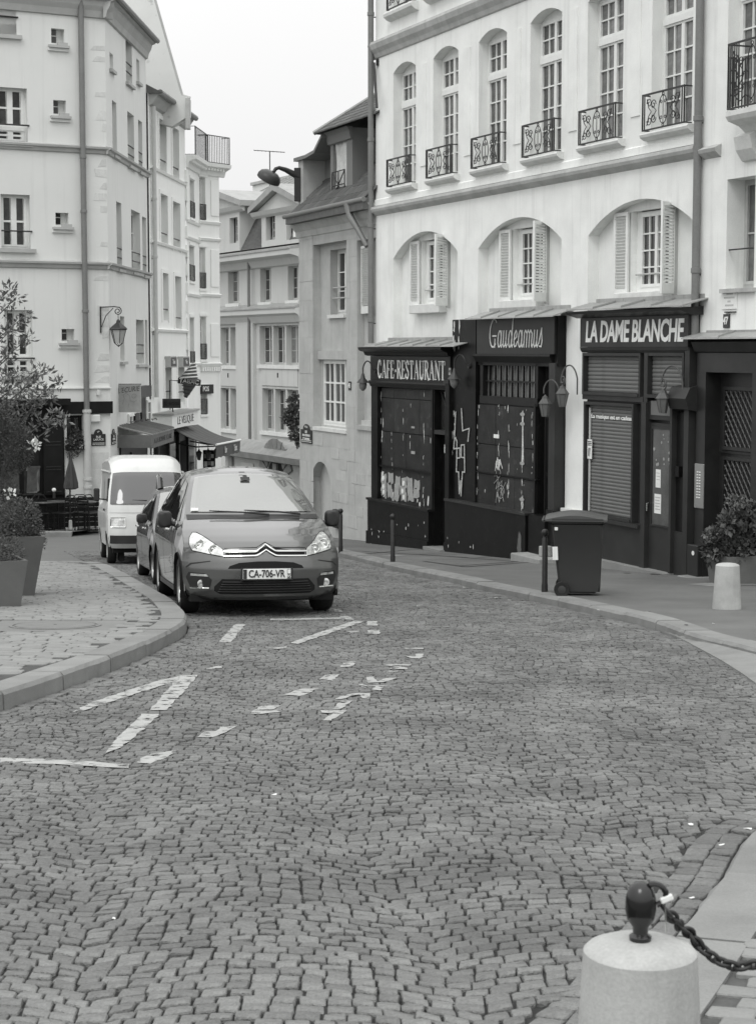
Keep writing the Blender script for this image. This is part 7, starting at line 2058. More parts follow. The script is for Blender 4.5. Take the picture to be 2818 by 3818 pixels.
# ================================================================== LAMPS ON THE FACADES
def swan_lamp(label, fr, px, py, dep, size=1.0, mirror=1):
    s, z = fr.sz(px, py, dep)
    t = thing('wall_lamp', label, 'lamp', fr.w(s, dep, z), fr.a, 'swan-neck lamps on the café')
    k = size
    MB().lathe([(0.05, -0.02), (0.05, 0.02)], 10).build('mount', iron, t, loc=(0, 0.0, 0), rot=(PI / 2, 0, 0))
    MB().tube([(0, 0, 0)] + [(mirror * (-0.16 + 0.14 * math.cos(a)) * k, -0.06 - 0.10 * (a / PI), (0.05 + 0.16 * math.sin(a)) * k) for a in [PI * j / 10 for j in range(11)]] + [(mirror * -0.30 * k, -0.16, -0.06 * k)], 0.014, 7).build('arm', iron, t, True)
    MB().lathe([(0.015, 0.02), (0.035, -0.02), (0.05, -0.09), (0.12, -0.17), (0.135, -0.19), (0.12, -0.185)][::-1], 14, (mirror * -0.30 * k, -0.16, -0.06 * k)).build('shade', M('painted_lamp_shade', 0.05, 0.4, 0.1), t, True)
    MB().lathe([(0.02, -0.36), (0.07, -0.31), (0.085, -0.24), (0.08, -0.19)], 12, (mirror * -0.30 * k, -0.16, -0.06 * k)).build('globe', M('dim_lamp_glass', 0.18, 0.2, 0.1, 5, spec=0.5), t, True)
    return t


def lantern(label, fr, px, py, dep, arm, big=1.0, curl=True):
    """hexagonal carriage lantern hanging from a scrolled bracket; px,py = top of the arm at the wall"""
    s, z = fr.sz(px, py, dep)
    t = thing('wall_lantern', label, 'lantern', fr.w(s, dep, z), fr.a, 'scrolled lanterns on the shopfronts')
    am = M('aged_iron_bracket', 0.09, 0.5, 0.1)
    n = 14; pts = [(0, 0, -0.35 * big)] + [((-arm / 2 + arm / 2 * math.cos(a)), -0.12 * a / PI, 0.30 * big * math.sin(a)) for a in [PI * j / n for j in range(n + 1)]]
    pts += [(-arm, -0.12, -0.08)]
    m = MB().tube(pts, 0.013, 7)
    if curl: m.tube([(-arm + 0.06 + x, -0.12, -0.06 + z_) for x, z_ in spiral(0, 0.03, 0.09, -PI / 2, 1.4, 18, 0.3)], 0.011, 6)
    m.build('bracket', am, t, True)
    c = (-arm + 0.05, -0.12, -0.10); k8 = 0.72
    MB().lathe([(a_ * k8, b_ * k8) for a_, b_ in [(0.015, 0.0), (0.03, -0.03), (0.065, -0.05), (0.075, -0.09), (0.15, -0.20), (0.165, -0.21), (0.14, -0.215)][::-1]], 6, c).build('hood', am, t)
    MB().lathe([(0.054, -0.36), (0.097, -0.157)], 6, c).build('glass', M('smoky_lantern_glass', 0.14, 0.15, 0.15, 4, spec=0.6), t)
    cg = MB()
    for k in range(6):
        a = k * PI / 3; cg.tube([(c[0] + 0.056 * math.cos(a), c[1] + 0.056 * math.sin(a), c[2] - 0.36), (c[0] + 0.100 * math.cos(a), c[1] + 0.100 * math.sin(a), c[2] - 0.156)], 0.006, 5)
    cg.lathe([(0.058, -0.372), (0.058, -0.36)], 6, c); cg.build('cage', am, t)
    return t


swan_lamp('swan-neck lamp at the left end of the café sign board', A, 1399, 1383, -0.26, 1.0)
swan_lamp('swan-neck lamp between the café sign and the Gaudeamus front', A, 1748, 1364, -0.22, 1.0)
lantern('small carriage lantern on the right post of the Gaudeamus front', A, 2082, 1450, -0.22, 0.30, 0.5, False)
lantern('scrolled carriage lantern on the pale pier between two shopfronts', A, 2152, 1412, -0.16, 0.34, 0.75)
lantern('scrolled carriage lantern hanging before the door of the music shop', A, 2545, 1424, -0.22, 0.40, 0.80)

# street light bracketed off the stone house gable
p0 = B.w(L0 + 0.05, -0.05, B.z(1124, 665))
t = thing('street_light', 'large dome street light on a curved arm off the stone house', 'street light', p0, 0)
MB().bbox(-0.07, 0.09, -0.08, 0.05, -0.5, 0.25, 0.01).build('mounting_post', iron, t)
a0 = at(1115, 662, p0.y) - p0; ax = [at(x, y, p0.y - dd) - p0 for x, y, dd in ((1122, 662, 0.0), (1090, 645, 0.05), (1065, 632, 0.1), (1040, 624, 0.15), (1028, 628, 0.18), (1020, 640, 0.2))]
MB().tube(ax, [0.085, 0.075, 0.06, 0.045, 0.045, 0.04], 10).build('arm', iron, t, True)
hc = at(1003, 663, p0.y - 0.2) - p0
hd = MB().lathe([(0.0, 0.17), (0.15, 0.155), (0.24, 0.10), (0.275, 0.02), (0.275, -0.05), (0.25, -0.07)][::-1], 28)
hd.build('head', M('dark_lamp_housing', 0.045, 0.4, 0.1), t, True, loc=hc, rot=(math.radians(14), math.radians(28), 0))
MB().lathe([(0.02, -0.12), (0.14, -0.11), (0.23, -0.065), (0.245, -0.05)], 28).build('diffuser', M('lamp_diffuser', 0.45, 0.3, 0.05), t, True, loc=hc, rot=(math.radians(14), math.radians(28), 0))
t.children[2].scale = t.children[3].scale = (1.05, 1.05, 1.05)


# ================================================================== PLANTS
def leaf_cloud(m, shade, c, rad, n, size, r, shell=0.55, aspect=0.45, up=0.2):
    for _ in range(n):
        while True:
            v = Vector((r.uniform(-1, 1), r.uniform(-1, 1), r.uniform(-1, 1)))
            if shell < v.length < 1: break
        p = Vector(c) + Vector((v.x * rad[0], v.y * rad[1], v.z * rad[2]))
        d = (v + Vector((r.gauss(0, 0.5), r.gauss(0, 0.5), r.gauss(up, 0.5)))).normalized()
        s = d.cross(Vector((r.gauss(0, 1), r.gauss(0, 1), r.gauss(0, 1)))).normalized(); nn = d.cross(s)
        L = size * r.uniform(0.6, 1.35); W_ = L * aspect; i = len(m.v)
        m.v += [tuple(p), tuple(p + d * L * 0.45 + s * W_ * 0.5 + nn * L * 0.05), tuple(p + d * L - nn * L * 0.08), tuple(p + d * L * 0.45 - s * W_ * 0.5 + nn * L * 0.05)]
        m.f += [(i, i + 1, i + 2), (i, i + 2, i + 3)]; sh = r.uniform(-0.5, 0.5); shade += [sh, sh]


def foliage(parent, blobs, mat, seed, name='crown', aspect=0.45, size=0.06, shell=0.5, up=0.2):
    r = random.Random(seed); m = MB(); sh = []
    for c, rad, n in blobs: leaf_cloud(m, sh, c, rad, n, size, r, shell, aspect, up)
    me = m.mesh(name); a_ = me.attributes.new('shade', 'FLOAT', 'FACE'); a_.data.foreach_set('value', sh)
    return obj(name, me, mat, parent)


def planter(label, x, y, h, w0, w1, hp, rz, mat):
    t = thing('planter', label, 'planter', (x, y, gz(x, y) + hp - 0.02), rz)
    m = MB(); a, b = w0 / 2, w1 / 2; e = 0.04
    R = [(a, 0), (b, h), (b - e, h), (b - e - 0.01, h - 0.08)]
    for q, z in R: m.v += [(-q, -q, z), (q, -q, z), (q, q, z), (-q, q, z)]
    for k in range(3):
        for i in range(4): m.f.append((4 * k + i, 4 * k + (i + 1) % 4, 4 * k + 4 + (i + 1) % 4, 4 * k + 4 + i))
    m.build('box', mat, t); MB().box(-b + e + 0.01, b - e - 0.01, -b + e + 0.01, b - e - 0.01, h - 0.14, h - 0.07).build('soil', joint_m, t)
    return t


plm = M('grey_planter_metal', 0.13, 0.55, 0.10, 3, 0.05, 80)
p1 = gnd(40, 2262, HL); P1 = (p1.x - 0.32, p1.y + 0.25)
planter('near tapered grey planter at the left edge of the pavement', P1[0], P1[1], 0.56, 0.62, 0.78, HL, math.radians(24), plm)
p2 = gnd(112, 2224, HL); P2 = (p2.x - 0.28, p2.y + 0.3)
planter('tall tapered grey planter standing behind the near one at left', P2[0], P2[1], 0.78, 0.50, 0.78, HL, math.radians(14), plm)
zb1 = gz(*P1) + HL
# low shrub in the planters
t = thing('planter_shrub', 'bushy low grey-green shrub filling the tall grey planter at left', 'shrub', (P2[0], P2[1], gz(*P2) + HL + 0.70))
foliage(t, [((0.0, 0, 0.10), (0.40, 0.38, 0.28), 2600), ((0.12, -0.1, 0.30), (0.28, 0.28, 0.22), 1500), ((-0.30, 0, 0.30), (0.30, 0.30, 0.30), 1600), ((0.27, 0, -0.02), (0.16, 0.2, 0.16), 500)], leaf_m, 41, 'crown', 0.5, 0.036, 0.3)
sm_ = MB()
for k in range(6): sm_.tube([(0.04 * math.cos(k), 0.04 * math.sin(k), -0.05), (0.2 * math.cos(k), 0.2 * math.sin(k), 0.3)], 0.008, 5)
sm_.build('stem', bark_m, t)
# clipped ball shrub on a stem in the near planter
c3 = at(30, 1665, P1[1]); t = thing('ball_shrub', 'dark dense ball-shaped shrub above the near planter at left', 'shrub', (P1[0] + 0.1, P1[1], zb1 + 0.48))
bz = c3.z - (zb1 + 0.48); bx = c3.x - P1[0] - 0.1
foliage(t, [((bx - 0.02, 0, bz), (0.33, 0.33, 0.34), 4200), ((bx - 0.20, 0.05, bz + 0.22), (0.26, 0.26, 0.24), 1800), ((bx + 0.02, -0.1, bz + 0.02), (0.26, 0.26, 0.26), 1200)], leaf_m, 42, 'crown', 0.4, 0.034, 0.35)
foliage(t, [((bx - 0.10, 0, bz - 0.62), (0.22, 0.25, 0.30), 1300), ((0.0, 0, 0.12), (0.34, 0.34, 0.24), 2000)], leaf_m, 43, 'lower_leaves', 0.45, 0.036, 0.3)
MB().tube([(0, 0, -0.06), (0.02, 0, bz * 0.5), (bx, 0, bz)], [0.035, 0.028, 0.015], 8).build('trunk', bark_m, t, True)
pet = MB(); r = random.Random(6)
foliage(t, [((bx + 0.33, -0.12, bz + 0.02), (0.07, 0.06, 0.05), 26), ((bx + 0.05, -0.2, bz - 0.52), (0.06, 0.06, 0.04), 14)], petal_m, 44, 'blossom', 0.9, 0.05, 0.0)
# the small tree whose branches reach in from the left
tx, ty = P1[0] - 0.55, P1[1] + 0.6
t = thing('olive_tree', 'young broad-leaved tree whose sparse branches reach in at the left edge', 'tree', (tx, ty, gz(tx, ty) + HL))
z00 = gz(tx, ty) + HL
def loc_(px, py, dy=0.0):
    q = at(px, py, ty + dy); return Vector((q.x - tx, q.y - ty, q.z - z00))
trunk = MB(); trunk.tube([(0, 0, 0), (0.03, 0.02, 0.8), (-0.02, 0, 1.5), (0.02, 0, 2.2), (0.0, 0, 3.2)], [0.06, 0.05, 0.042, 0.03, 0.012], 9).build('trunk', bark_m, t, True)
br_tips = [(40, 1075, 0.2), (60, 1110, -0.2), (95, 1175, 0.3), (40, 1230, 0), (105, 1260, 0.1), (30, 1330, -0.3), (70, 1395, 0.2), (140, 1375, 0.2), (165, 1390, 0.0), (215, 1425, 0.25), (110, 1430, -0.2), (150, 1470, 0.0), (185, 1485, 0.15), (235, 1565, -0.1), (205, 1545, 0.0), (130, 1520, 0.2), (80, 1490, -0.1), (40, 1450, 0.3), (30, 1520, 0.0), (60, 1560, 0.2), (20, 1400, -0.1)]
bm_b = MB(); lm = MB(); sh = []; r = random.Random(77)
for (px, py, dy) in br_tips:
    tip = loc_(px, py, dy); st = Vector((0, 0, max(0.9, tip.z - 0.75 - abs(tip.x) * 0.3)))
    mid = st.lerp(tip, 0.55) + Vector((0, r.uniform(-0.06, 0.06), 0.10))
    bm_b.tube([st, mid, tip], [0.016, 0.009, 0.004], 6)
    for q, n in ((1.0, 30), (0.87, 20), (0.72, 12), (0.5, 6)):
        c = mid.lerp(tip, (q - 0.4) / 0.6) if q > 0.4 else mid
        leaf_cloud(lm, sh, c, (0.085, 0.09, 0.065), n, 0.075, r, 0.0, 0.36, 0.25)
bm_b.build('branches', bark_m, t, True)
me = lm.mesh('crown'); a_ = me.attributes.new('shade', 'FLOAT', 'FACE'); a_.data.foreach_set('value', sh); obj('crown', me, leaf_pale, t)

# potted shrub by the street door
t = planter('grey stone pot holding the leafy shrub by the dark street door', 5.02, 24.75, 0.42, 0.50, 0.58, HR, A.a, M('grey_stone_pot', 0.15, 0.85, 0.12, 4, 0.15, 60))
t = thing('potted_shrub', 'leafy dark shrub with pale flower heads in front of the dark street door', 'shrub', (5.02, 24.75, gz(5, 24.75) + HR + 0.38))
rp = random.Random(52)
bl = [((rp.uniform(-0.34, 0.38), rp.uniform(-0.22, 0.12), rp.uniform(0.02, 0.60)), (rp.uniform(0.10, 0.20),) * 3, rp.randint(60, 130)) for _ in range(22)]
foliage(t, bl, leaf_m, 51, 'crown', 0.6, 0.095, 0.1)
foliage(t, [((-0.36, -0.15, 0.30), (0.11, 0.09, 0.13), 130), ((-0.02, -0.15, 0.78), (0.15, 0.09, 0.08), 110), ((0.28, -0.1, 0.70), (0.12, 0.08, 0.10), 90), ((-0.28, -0.2, 0.05), (0.10, 0.08, 0.08), 60)], leaf_pale, 52, 'flower_heads', 0.9, 0.05, 0.2)
sm_ = MB()
for k in range(7): sm_.tube([(0.03 * math.cos(k), 0.03 * math.sin(k), -0.06), (0.2 * math.cos(k * 2.1), 0.16 * math.sin(k * 2.1), 0.45)], 0.007, 5)
sm_.build('stem', bark_m, t)
# climbing plant hanging at the corner of the stone house
pc = at(1090, 1560, 43.6)
t = thing('hanging_plant', 'dark leafy plant hanging at the left corner of the stone house', 'plant', pc)
foliage(t, [((0, 0, 0.05), (0.22, 0.2, 0.24), 420), ((0.05, 0, 0.38), (0.14, 0.16, 0.20), 220), ((0.08, 0, -0.30), (0.14, 0.15, 0.30), 300), ((-0.12, 0, 0.0), (0.12, 0.12, 0.14), 120), ((0.14, 0, -0.55), (0.06, 0.08, 0.18), 80)], leaf_m, 53, 'crown', 0.6, 0.09, 0.2)
MB().tube([(0.16, 0.1, -0.7), (0.1, 0, -0.2), (0.05, 0, 0.4)], 0.012, 6).build('stem', bark_m, t)
# window-box plant in the bar window
wz = C1.z(278, 1665); pw = C1.w(C1.s(280, 1650, -.1), -0.10, wz)
t = thing('window_box_plant', 'flowering plant trailing from the dark window beside the corner drainpipe', 'plant', pw, C1.a)
foliage(t, [((0, 0, 0.10), (0.27, 0.10, 0.20), 420), ((0.05, 0, 0.34), (0.15, 0.1, 0.15), 160), ((-0.05, 0, -0.15), (0.2, 0.08, 0.16), 130)], leaf_m, 54, 'crown', 0.6, 0.06, 0.2)
foliage(t, [((0, -0.06, 0.12), (0.25, 0.08, 0.22), 60)], leaf_pale, 55, 'blossom', 0.9, 0.05, 0.2)
MB().box(-0.25, 0.25, -0.05, 0.1, -0.08, 0.02).build('box', shop_dark, t)

# ================================================================== SHOPS AND TERRACE ON THE LEFT
# hanging sign L'ECURIE, square to the wall
q0 = at(427, 1537, 48.6); wS = (527 - 427) / F_PX * 48.6; hS = (1537 - 1435) / F_PX * 48.6
t = thing('hanging_sign', "square pale hand-painted sign lettered L'ECURIE projecting from the corner building", 'sign', (q0.x, 48.6, q0.z), math.radians(3))
bdm = M('faded_sign_board', 0.34, 0.7, 0.10, 5, 0, 50)
MB().bbox(0, wS, -0.03, 0.03, 0, hS, 0.01).build('board', bdm, t)
fr = MB().box(0, wS, -0.036, -0.031, hS - 0.012, hS).box(0, wS, -0.036, -0.031, 0, 0.012).box(0, 0.012, -0.036, -0.031, 0.012, hS - 0.012).box(wS - 0.012, wS, -0.036, -0.031, 0.012, hS - 0.012)
fr.build('rim', trim_stone, t)
lettering("L'ECURIE", 0.20, shop_grey, t, wS * 0.52, -0.034, hS * 0.82, width=wS * 0.84, shear=0.35, rot=(0, -0.12, 0), bold=-0.002)
dm_ = stroke([[(0.2, 0.2), (0.26, 0.36), (0.22, 0.46), (0.3, 0.5), (0.4, 0.44), (0.42, 0.3), (0.52, 0.26), (0.6, 0.32)], [(0.36, 0.14), (0.38, 0.22)], spiral(0.52, 0.42, 0.07, 0, 1.0, 12, 0.6)], 0.008)
obj('faint_drawing', dm_.mesh('faint_drawing'), M('faded_line', 0.22, 0.8, 0.1), t, (0.02, -0.031, 0.02))
MB().tube([(-0.15, 0, hS + 0.02), (wS, 0, hS + 0.02)], 0.014, 6).build('arm', iron, t)

# ground floor of the street side: stone corner, windows, shutters, canopies
es = root_for(C2, 'stable_shopfront', 'old shopfront with white window and dark shutters behind the pale hanging sign', 'shopfront')
def b2(name, xa, xb, ya, yb, d0, d1, mat, par=None):
    a, b, z0, z1 = boxpx(C2, xa, xb, ya, yb, d0); return bp(par or es, name, min(a, b), max(a, b), d0, d1, z0, z1, mat)
b2('lintel_board', 529, 566, 1438, 1480, -0.18, 0.0, shop_grey)
b2('dark_shutter', 530, 545, 1482, 1598, -0.06, -0.0, shop_dark)
b2('dark_shutter', 506, 522, 1540, 1600, -0.08, -0.0, shop_dark)
a, b, z0, z1 = boxpx(C2, 478, 503, 1541, 1608, -0.02); casement(es, a, b, z0, z1, -0.05, 1, 2, white_paint, glass, leaves=2)
a, b, z0, z1 = boxpx(C2, 547, 560, 1490, 1590, -0.02); casement(es, a, b, z0, z1, -0.05, 1, 2, white_paint, glass, leaves=1)
s0_, s1_ = C2.s(455, 1640, -.3), C2.s(548, 1640, -.3); zw = C2.z(500, 1640)
b2('dark_interior', 452, 551, 1650, 1790, -0.05, 0.0, shop_dark)
for k in range(3):
    a = s0_ + 0.5 + k * (s1_ - s0_ - 0.6) / 3; bp(es, 'shop_window', a, a + 0.9, -0.07, -0.051, zw - 1.35, zw - 0.45, glass); bp(es, 'window_post', a - 0.14, a - 0.02, -0.10, -0.051, zw - 2.2, zw - 0.3, shop_grey)
# canopy: a sloping sheet roof with a lettered fascia
cn = root_for(C2, 'shop_canopy', 'long sheet-metal canopy with faded lettering over the old shopfront, above the van', 'canopy')
c0, c1 = C2.s(452, 1630, -.1), C2.s(555, 1600, -.4) + 1.2; zf = C2.z(470, 1662, -0.9); zk = zf + 0.32
n = 12; crg = M('corrugated_sheet', 0.20, 0.6, 0.15, 3, rnd=0.12)
for k in range(n):
    a = c0 + (c1 - c0) * k / n; b = c0 + (c1 - c0) * (k + 1) / n
    MB().prism([(0.0, zk), (-0.95, zf + 0.10), (-0.95, zf + 0.07), (0.0, zk - 0.03)], 'x', a + 0.01, b - 0.01).build('roof_sheet', crg, cn)
    MB().prism([(0.0, zk), (-0.95, zf + 0.10), (-0.95, zf + 0.14), (0.0, zk + 0.04)], 'x', b - 0.02, b + 0.02).build('roof_rib', crg, cn)
fas = bp(cn, 'fascia', c0, c1, -0.94, -0.88, zf - 0.28, zf + 0.07, M('faded_fascia', 0.13, 0.7, 0.2, 3)); bp(cn, 'fascia_end', c0 - 0.04, c0, -0.94, 0.0, zf - 0.26, zf + 0.09, MATS['faded_fascia'])
lettering('A LA BONNE ECURIE', 0.20, M('faded_letters', 0.06, 0.7, 0.1), fas, (c0 + c1) / 2, -0.944, zf - 0.10, width=(c1 - c0) * 0.8)
for k, (a, b) in enumerate(((0.25, 0.5), (0.4, 0.62), (0.62, 0.7), (0.72, 0.9))):
    MB().tube([(c0 + (c1 - c0) * (a + (b - a) * j / 8), -0.2 - 0.1 * k + 0.05 * math.sin(j), zk + 0.05 + 0.05 * abs(math.sin(j * 1.3 + k))) for j in range(9)], 0.012, 5).build('loose_cable', iron, cn)
# café next door: white sign box, fabric awning with valance
sg = root_for(E1, 'cafe_sign_box', 'white box sign lettered LE VELIQUE above the sloping fabric awning', 'sign')
a, b, z0, z1 = boxpx(E1, 632, 752, 1545, 1588, -0.55)
a = E1.s(636, 1570, -.55); b = E1.s(700, 1570, -.55) + 1.6; z0 = E1.z(670, 1592, -.55); z1 = z0 + 0.42
bx_ = bp(sg, 'box', a, b, -0.60, 0.0, z0, z1, white_paint); bp(sg, 'top_sheet', a - 0.05, b + 0.05, -0.66, 0.0, z1 + 0.002, z1 + 0.06, zinc)
lettering('LE VELIQUE', 0.34, shop_dark, sg, (a + b) / 2, -0.604, (z0 + z1) / 2, width=(b - a) * 0.62)
aw = thing('awning', 'striped grey fabric awning with lettered valance stretched over the café terrace', 'awning', (0, 0, 0))
Yn, Yf = 54.0, 60.0
A_t0 = at(640, 1595, 55.5); A_t1 = at(738, 1582, 61.0); B_0 = at(806, 1658, 55.0); B_1 = at(896, 1640, 60.0)
aw.location = (A_t0.x, A_t0.y, A_t0.z); o_ = A_t0
awm = M('grey_awning_cloth', 0.115, 0.85, 0.08, 4); awm2 = M('dark_awning_cloth', 0.085, 0.85, 0.08, 4)
ns = 14
for k in range(ns):
    t0, t1 = k / ns, (k + 1) / ns; m = MB(); i = 0; P4 = []
    for (t_, ) in ((t0,), (t1,)):
        for j in range(7):
            q = j / 6; p_ = A_t0.lerp(A_t1, t_).lerp(B_0.lerp(B_1, t_), q) - o_; p_.z -= 0.10 * math.sin(PI * q); m.v.append(tuple(p_))
    for j in range(6): m.f.append((j, j + 1, 8 + j, 7 + j))
    m.v += [(x, y, z - 0.02) for x, y, z in m.v]; m.f += [(14 + j, 21 + j, 22 + j, 15 + j) for j in range(6)] + [(6, 13, 27, 20)]
    m.build('cloth_strip', awm if k % 2 else awm2, aw)
bar_ = B_1 - B_0; MB().tube([B_0 - o_, B_1 - o_], 0.035, 8).build('front_bar', white_paint, aw)
vl = MB()
for k in range(20):
    p_ = B_0.lerp(B_1, k / 19) - o_; vl.v += [tuple(p_ - Vector((0, 0, 0.03))), tuple(p_ - Vector((0.02, 0, 0.42 + 0.02 * math.sin(k * 2))))]
for k in range(19): vl.f.append((2 * k, 2 * k + 1, 2 * k + 3, 2 * k + 2))
vo = vl.build('valance', awm2, aw)
ang = math.atan2(bar_.y, bar_.x)
for k, (tx, q) in enumerate((('Bar', 0.35), ('Tabac', 0.75))):
    p_ = B_0.lerp(B_1, q) - o_; me = text_mesh(tx, 0.30, 0.003); obj('lettering', me, sign_cream, vo, (p_.x + 0.03, p_.y - 0.03, p_.z - 0.22), (0, 0, ang))
for q in (0.08, 0.55): a_ = A_t0.lerp(A_t1, q) - o_; b_ = B_0.lerp(B_1, q) - o_; MB().tube([a_ + Vector((0.1, 0, -0.5)), (a_ + b_) / 2 + Vector((0, 0, -0.35)), b_ - Vector((0, 0, 0.05))], 0.025, 6).build('folding_arm', iron, aw)
# dark café front under the awning
cf = root_for(E1, 'cafe_shopfront', 'dark café front with posters and little lanterns under the awning', 'shopfront')
ce = E1.s(700, 1700) + 1.4; zt_ = E1.z(640, 1612)
bp(cf, 'front', 0.2, ce, -0.06, 0.0, zg, zt_, shop_dark)
for k in range(4):
    a = 0.5 + k * (ce - 0.6) / 4; bp(cf, 'opening', a, a + (ce - 0.6) / 4 - 0.25, -0.08, -0.061, zg, zt_ - 0.35, room_dark if k % 2 == 0 else glass); bp(cf, 'post', a - 0.2, a - 0.05, -0.14, -0.061, zg, zt_, shop_grey)
pst = at(780, 1740, 58.0)
pp = thing('poster_column', 'narrow board covered with small papers under the café awning', 'notice board', (pst.x, 58.0, zg), 0)
hgt = pst.z - zg; MB().box(-0.20, 0.20, -0.03, 0.03, 0, hgt + 0.55).build('board', shop_black, pp)
r = random.Random(8)
for k in range(12): x = -0.16 + 0.11 * (k % 3); z = hgt + 0.42 - 0.24 * (k // 3); MB().box(x, x + 0.095, -0.036 - 0.001 * k, -0.031, z - r.uniform(0.12, 0.2), z).build('notice', paper if k % 4 else paper_grey, pp)
for k, (px, py) in enumerate(((742, 1690), (776, 1688), (806, 1683))):
    p_ = at(px, py, 57.2)
    tl = thing('small_lantern', ('first', 'second', 'third')[k] + ' from the left of three little lanterns under the café awning', 'lantern', p_, 0, 'little lanterns under the awning')
    MB().lathe([(0.05, -0.22), (0.09, 0.0), (0.11, 0.01), (0.03, 0.10), (0.01, 0.16)], 6).build('cage', M('lantern_dark_glass', 0.09, 0.3, 0.1), tl); MB().tube([(0, 0, 0.16), (0, 0, 0.34)], 0.01, 5).build('rod', iron, tl)
# carrot-shaped tobacconist's sign
p_ = at(706, 1422, 56.5); k_ = 56.5 / F_PX
tb = thing('tobacconist_sign', 'spiral carrot-shaped TABAC sign on an iron bracket', 'sign', p_, 0)
h0, h1 = (1422 - 1352) * k_, (1422 - 1482) * k_
ct = MB(); ct.tube([(0.22 * (1 - q) * 0.0 + 0.16 * q, 0, 0.06 + (h0 - 0.06) * q) for q in [j / 8 for j in range(9)]], [0.30 * (1 - 0.85 * j / 8) for j in range(9)], 12); ct.build('upper_cone', M('dark_sign_metal', 0.09, 0.5, 0.1), tb, True)
lt = MB(); lt.tube([(-0.12 * q, 0, -0.06 + (h1 + 0.06) * q) for q in [j / 8 for j in range(9)]], [0.22 * (1 - 0.8 * j / 8) for j in range(9)], 12); lt.build('lower_cone', MATS['dark_sign_metal'], tb, True)
sp = MB(); pts = []
for j in range(90): q = j / 89; rr = 0.33 * (1 - 0.85 * q); a_ = q * 5 * 2 * PI; pts.append((0.16 * q + rr * math.cos(a_), rr * math.sin(a_), 0.06 + (h0 - 0.06) * q))
sp.tube(pts, 0.022, 6); sp.build('neon_spiral', sign_white, tb, True)
sp = MB(); pts = []
for j in range(60): q = j / 59; rr = 0.24 * (1 - 0.8 * q); a_ = q * 4 * 2 * PI; pts.append((-0.12 * q + rr * math.cos(a_), rr * math.sin(a_), -0.06 + (h1 + 0.06) * q))
sp.tube(pts, 0.014, 6); sp.build('lower_spiral', shop_grey, tb, True)
bnd = MB().bbox(-0.36, 0.36, -0.10, 0.10, -0.10, 0.10, 0.02).build('band', shop_grey, tb, rot=(0, 0.12, 0)); lettering('TABAC', 0.20, sign_white, bnd, 0, -0.104, 0, width=0.62, bold=0.004)
MB().tube([(-0.34, 0, 0.02), (-0.62, 0, 0.04), (-0.62, 0, -0.9)], 0.02, 6).build('bracket', iron, tb)
# dark box sign
p_ = at(640, 1521, 55.0); t = thing('box_sign', 'dark box sign with emblem on a pole above the white sign box', 'sign', (p_.x, 55.0, p_.z), 0); k_ = 55 / F_PX
MB().bbox(-0.28, 0.28, -0.06, 0.06, 0, 0.29, 0.01).build('box', shop_grey, t)
MB().tube([(-0.19 + 0.07 * math.cos(a), -0.063, 0.145 + 0.07 * math.sin(a)) for a in [2 * PI * j / 14 for j in range(15)]], 0.010, 5).build('emblem', shop_black, t); lettering('5', 0.12, shop_black, t, -0.19, -0.062, 0.145, 'emblem_digit'); lettering('BOSS', 0.12, shop_black, t, 0.08, -0.062, 0.14, width=0.30)
MB().tube([(0.08, 0.0, -0.30), (0.02, 0.02, 0.0)], 0.02, 6).build('pole', iron, t)

# terrace of the bar: closed parasol, tables, chairs, pavement edge
tp = gnd(262, 1958, HR)
terr = sheet('terrace_pavement', [(-12.5, 43.2), (-7.6, 43.7), (-7.0, 47.2), (-7.0, 47.4), (-13, 45.5)], 0.11, pave_asph, kind='structure')
for k in range(6):
    x0 = -12.5 + k * 0.82; y0 = 43.2 + (x0 + 12.5) * 0.102
    m = MB(); 
    for (x, y) in ((x0, y0), (x0 + 0.81, y0 + 0.083)): m.v += [(x, y - 0.15, gz(x, y) - 0.05), (x, y - 0.15, gz(x, y) + 0.11), (x, y + 0.12, gz(x, y) + 0.116)]
    m.f += [(0, 3, 4, 1), (1, 4, 5, 2), (0, 1, 2), (3, 5, 4)]; m.build('kerb_stone', kerb_m, terr)
Yp = 44.8; pz = gz(0, Yp) + 0.11
px_ = at(262, 1900, Yp).x
t = thing('parasol', 'closed dark parasol on a white foot by the corner drainpipe', 'parasol', (px_, Yp, pz))
MB().tube([(0, 0, 0.05), (0, 0, at(262, 1690, Yp).z - pz)], 0.022, 8).build('pole', iron, t)
ztp = at(270, 1695, Yp).z - pz; zbt = at(270, 1820, Yp).z - pz
cl_ = MB(); n = 16
for z, rr in ((zbt - 0.03, 0.10), (zbt, 0.165), (zbt + 0.12, 0.16), (zbt + (ztp - zbt) * 0.5, 0.105), (ztp - 0.05, 0.02), (ztp, 0.008)):
    for j in range(n): a_ = 2 * PI * j / n; q = rr * (1 + (0.16 if j % 2 else -0.10)); cl_.v.append((0.03 + q * math.cos(a_), q * math.sin(a_), z))
for k in range(5):
    for j in range(n): cl_.f.append((k * n + j, k * n + (j + 1) % n, (k + 1) * n + (j + 1) % n, (k + 1) * n + j))
cl_.build('canopy', M('dark_parasol_cloth', 0.05, 0.8, 0.15, 5), t)
for k in range(4): MB().bbox(-0.03 + 0.16 * math.cos(k * PI / 2 + 0.7), 0.03 + 0.16 * math.cos(k * PI / 2 + 0.7), -0.09, 0.09, 0.0, 0.06, 0.01).build('foot', sign_white, t)
MB().lathe([(0.05, 0.02), (0.04, 0.24), (0.025, 0.26)], 10).build('socket', sign_white, t)


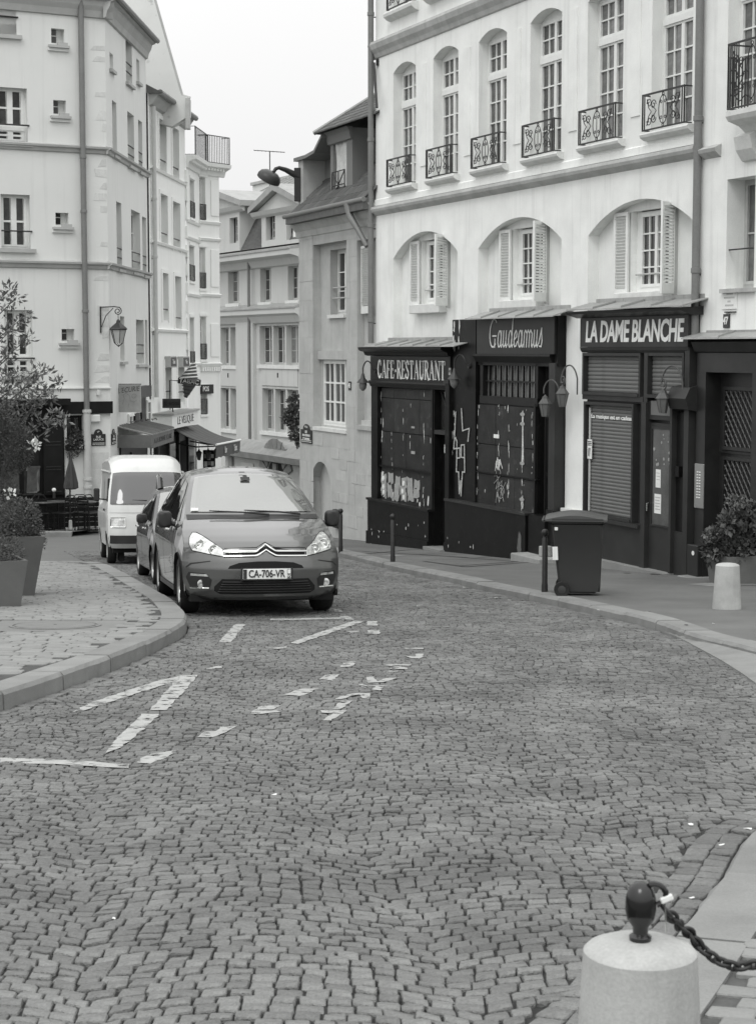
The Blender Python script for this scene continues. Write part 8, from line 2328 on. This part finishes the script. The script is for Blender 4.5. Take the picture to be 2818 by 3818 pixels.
def bistro_chair(i):
    t = thing('terrace_chair', '', 'chair'); m = shop_black
    MB().bbox(-0.20, 0.20, -0.20, 0.20, 0.43, 0.46, 0.01).build('seat', m, t)
    for x, y in ((-0.17, -0.17), (0.17, -0.17), (-0.17, 0.17), (0.17, 0.17)): MB().tube([(x * 1.1, y * 1.1, 0), (x, y, 0.44)], 0.014, 6).build('leg', m, t)
    MB().tube([(-0.18, 0.19, 0.44), (-0.18, 0.23, 0.80), (-0.10, 0.245, 0.88), (0.10, 0.245, 0.88), (0.18, 0.23, 0.80), (0.18, 0.19, 0.44)], 0.014, 6).build('back_frame', m, t)
    for z in (0.60, 0.72): MB().box(-0.18, 0.18, 0.205, 0.225, z, z + 0.05).build('back_slat', m, t)
    return t


def bistro_table():
    t = thing('terrace_table', '', 'table'); m = shop_black
    MB().lathe([(0.30, 0.70), (0.31, 0.72), (0.30, 0.735)], 22).build('top', M('table_top', 0.07, 0.35, 0.1, spec=0.5), t); MB().tube([(0, 0, 0.03), (0, 0, 0.70)], 0.025, 8).build('column', m, t)
    MB().lathe([(0.20, 0.0), (0.20, 0.02), (0.04, 0.05)], 16).build('base', m, t)
    return t


chs = [(150, 'leftmost dark terrace chair before the bar', 44.3, 0.3), (185, 'second dark terrace chair from the left before the bar', 45.0, 1.2), (240, 'dark terrace chair just left of the closed parasol', 44.4, -0.6), (300, 'dark terrace chair just right of the closed parasol', 45.2, 0.2), (330, 'dark terrace chair nearest the van', 44.5, 2.6), (355, 'rear dark terrace chair half hidden by the van', 45.5, 1.0)]
c0_ = bistro_chair(0)
for k, (px, lb, Y, rz) in enumerate(chs):
    o = c0_ if k == 0 else copy_tree(c0_); o.location = (at(px, 1900, Y).x, Y, gz(0, Y) + 0.11); o.rotation_euler = (0, 0, rz); tag(o, lb, 'chair', 'dark chairs on the bar terrace')
t0_ = bistro_table()
for k, (px, lb, Y) in enumerate(((168, 'left round terrace table before the bar', 44.6), (215, 'middle round terrace table behind the white-topped posts', 45.3), (315, 'right round terrace table between parasol and van', 44.9))):
    o = t0_ if k == 0 else copy_tree(t0_); o.location = (at(px, 1900, Y).x, Y, gz(0, Y) + 0.11); tag(o, lb, 'table', 'round tables on the bar terrace')
dk = thing('terrace_screen', 'low dark slatted screen behind the terrace chairs', 'screen', (at(130, 1900, 46.0).x, 46.0, gz(0, 46) + 0.1), math.radians(20))
for k in range(6): MB().box(0, 1.75, -0.02, 0.02, 0.02 + 0.13 * k, 0.14 + 0.13 * k).build('slat', shop_black, dk)
for x in (0.0, 0.86, 1.71): MB().box(x, x + 0.04, 0.02, 0.06, 0, 0.84).build('post', shop_black, dk)
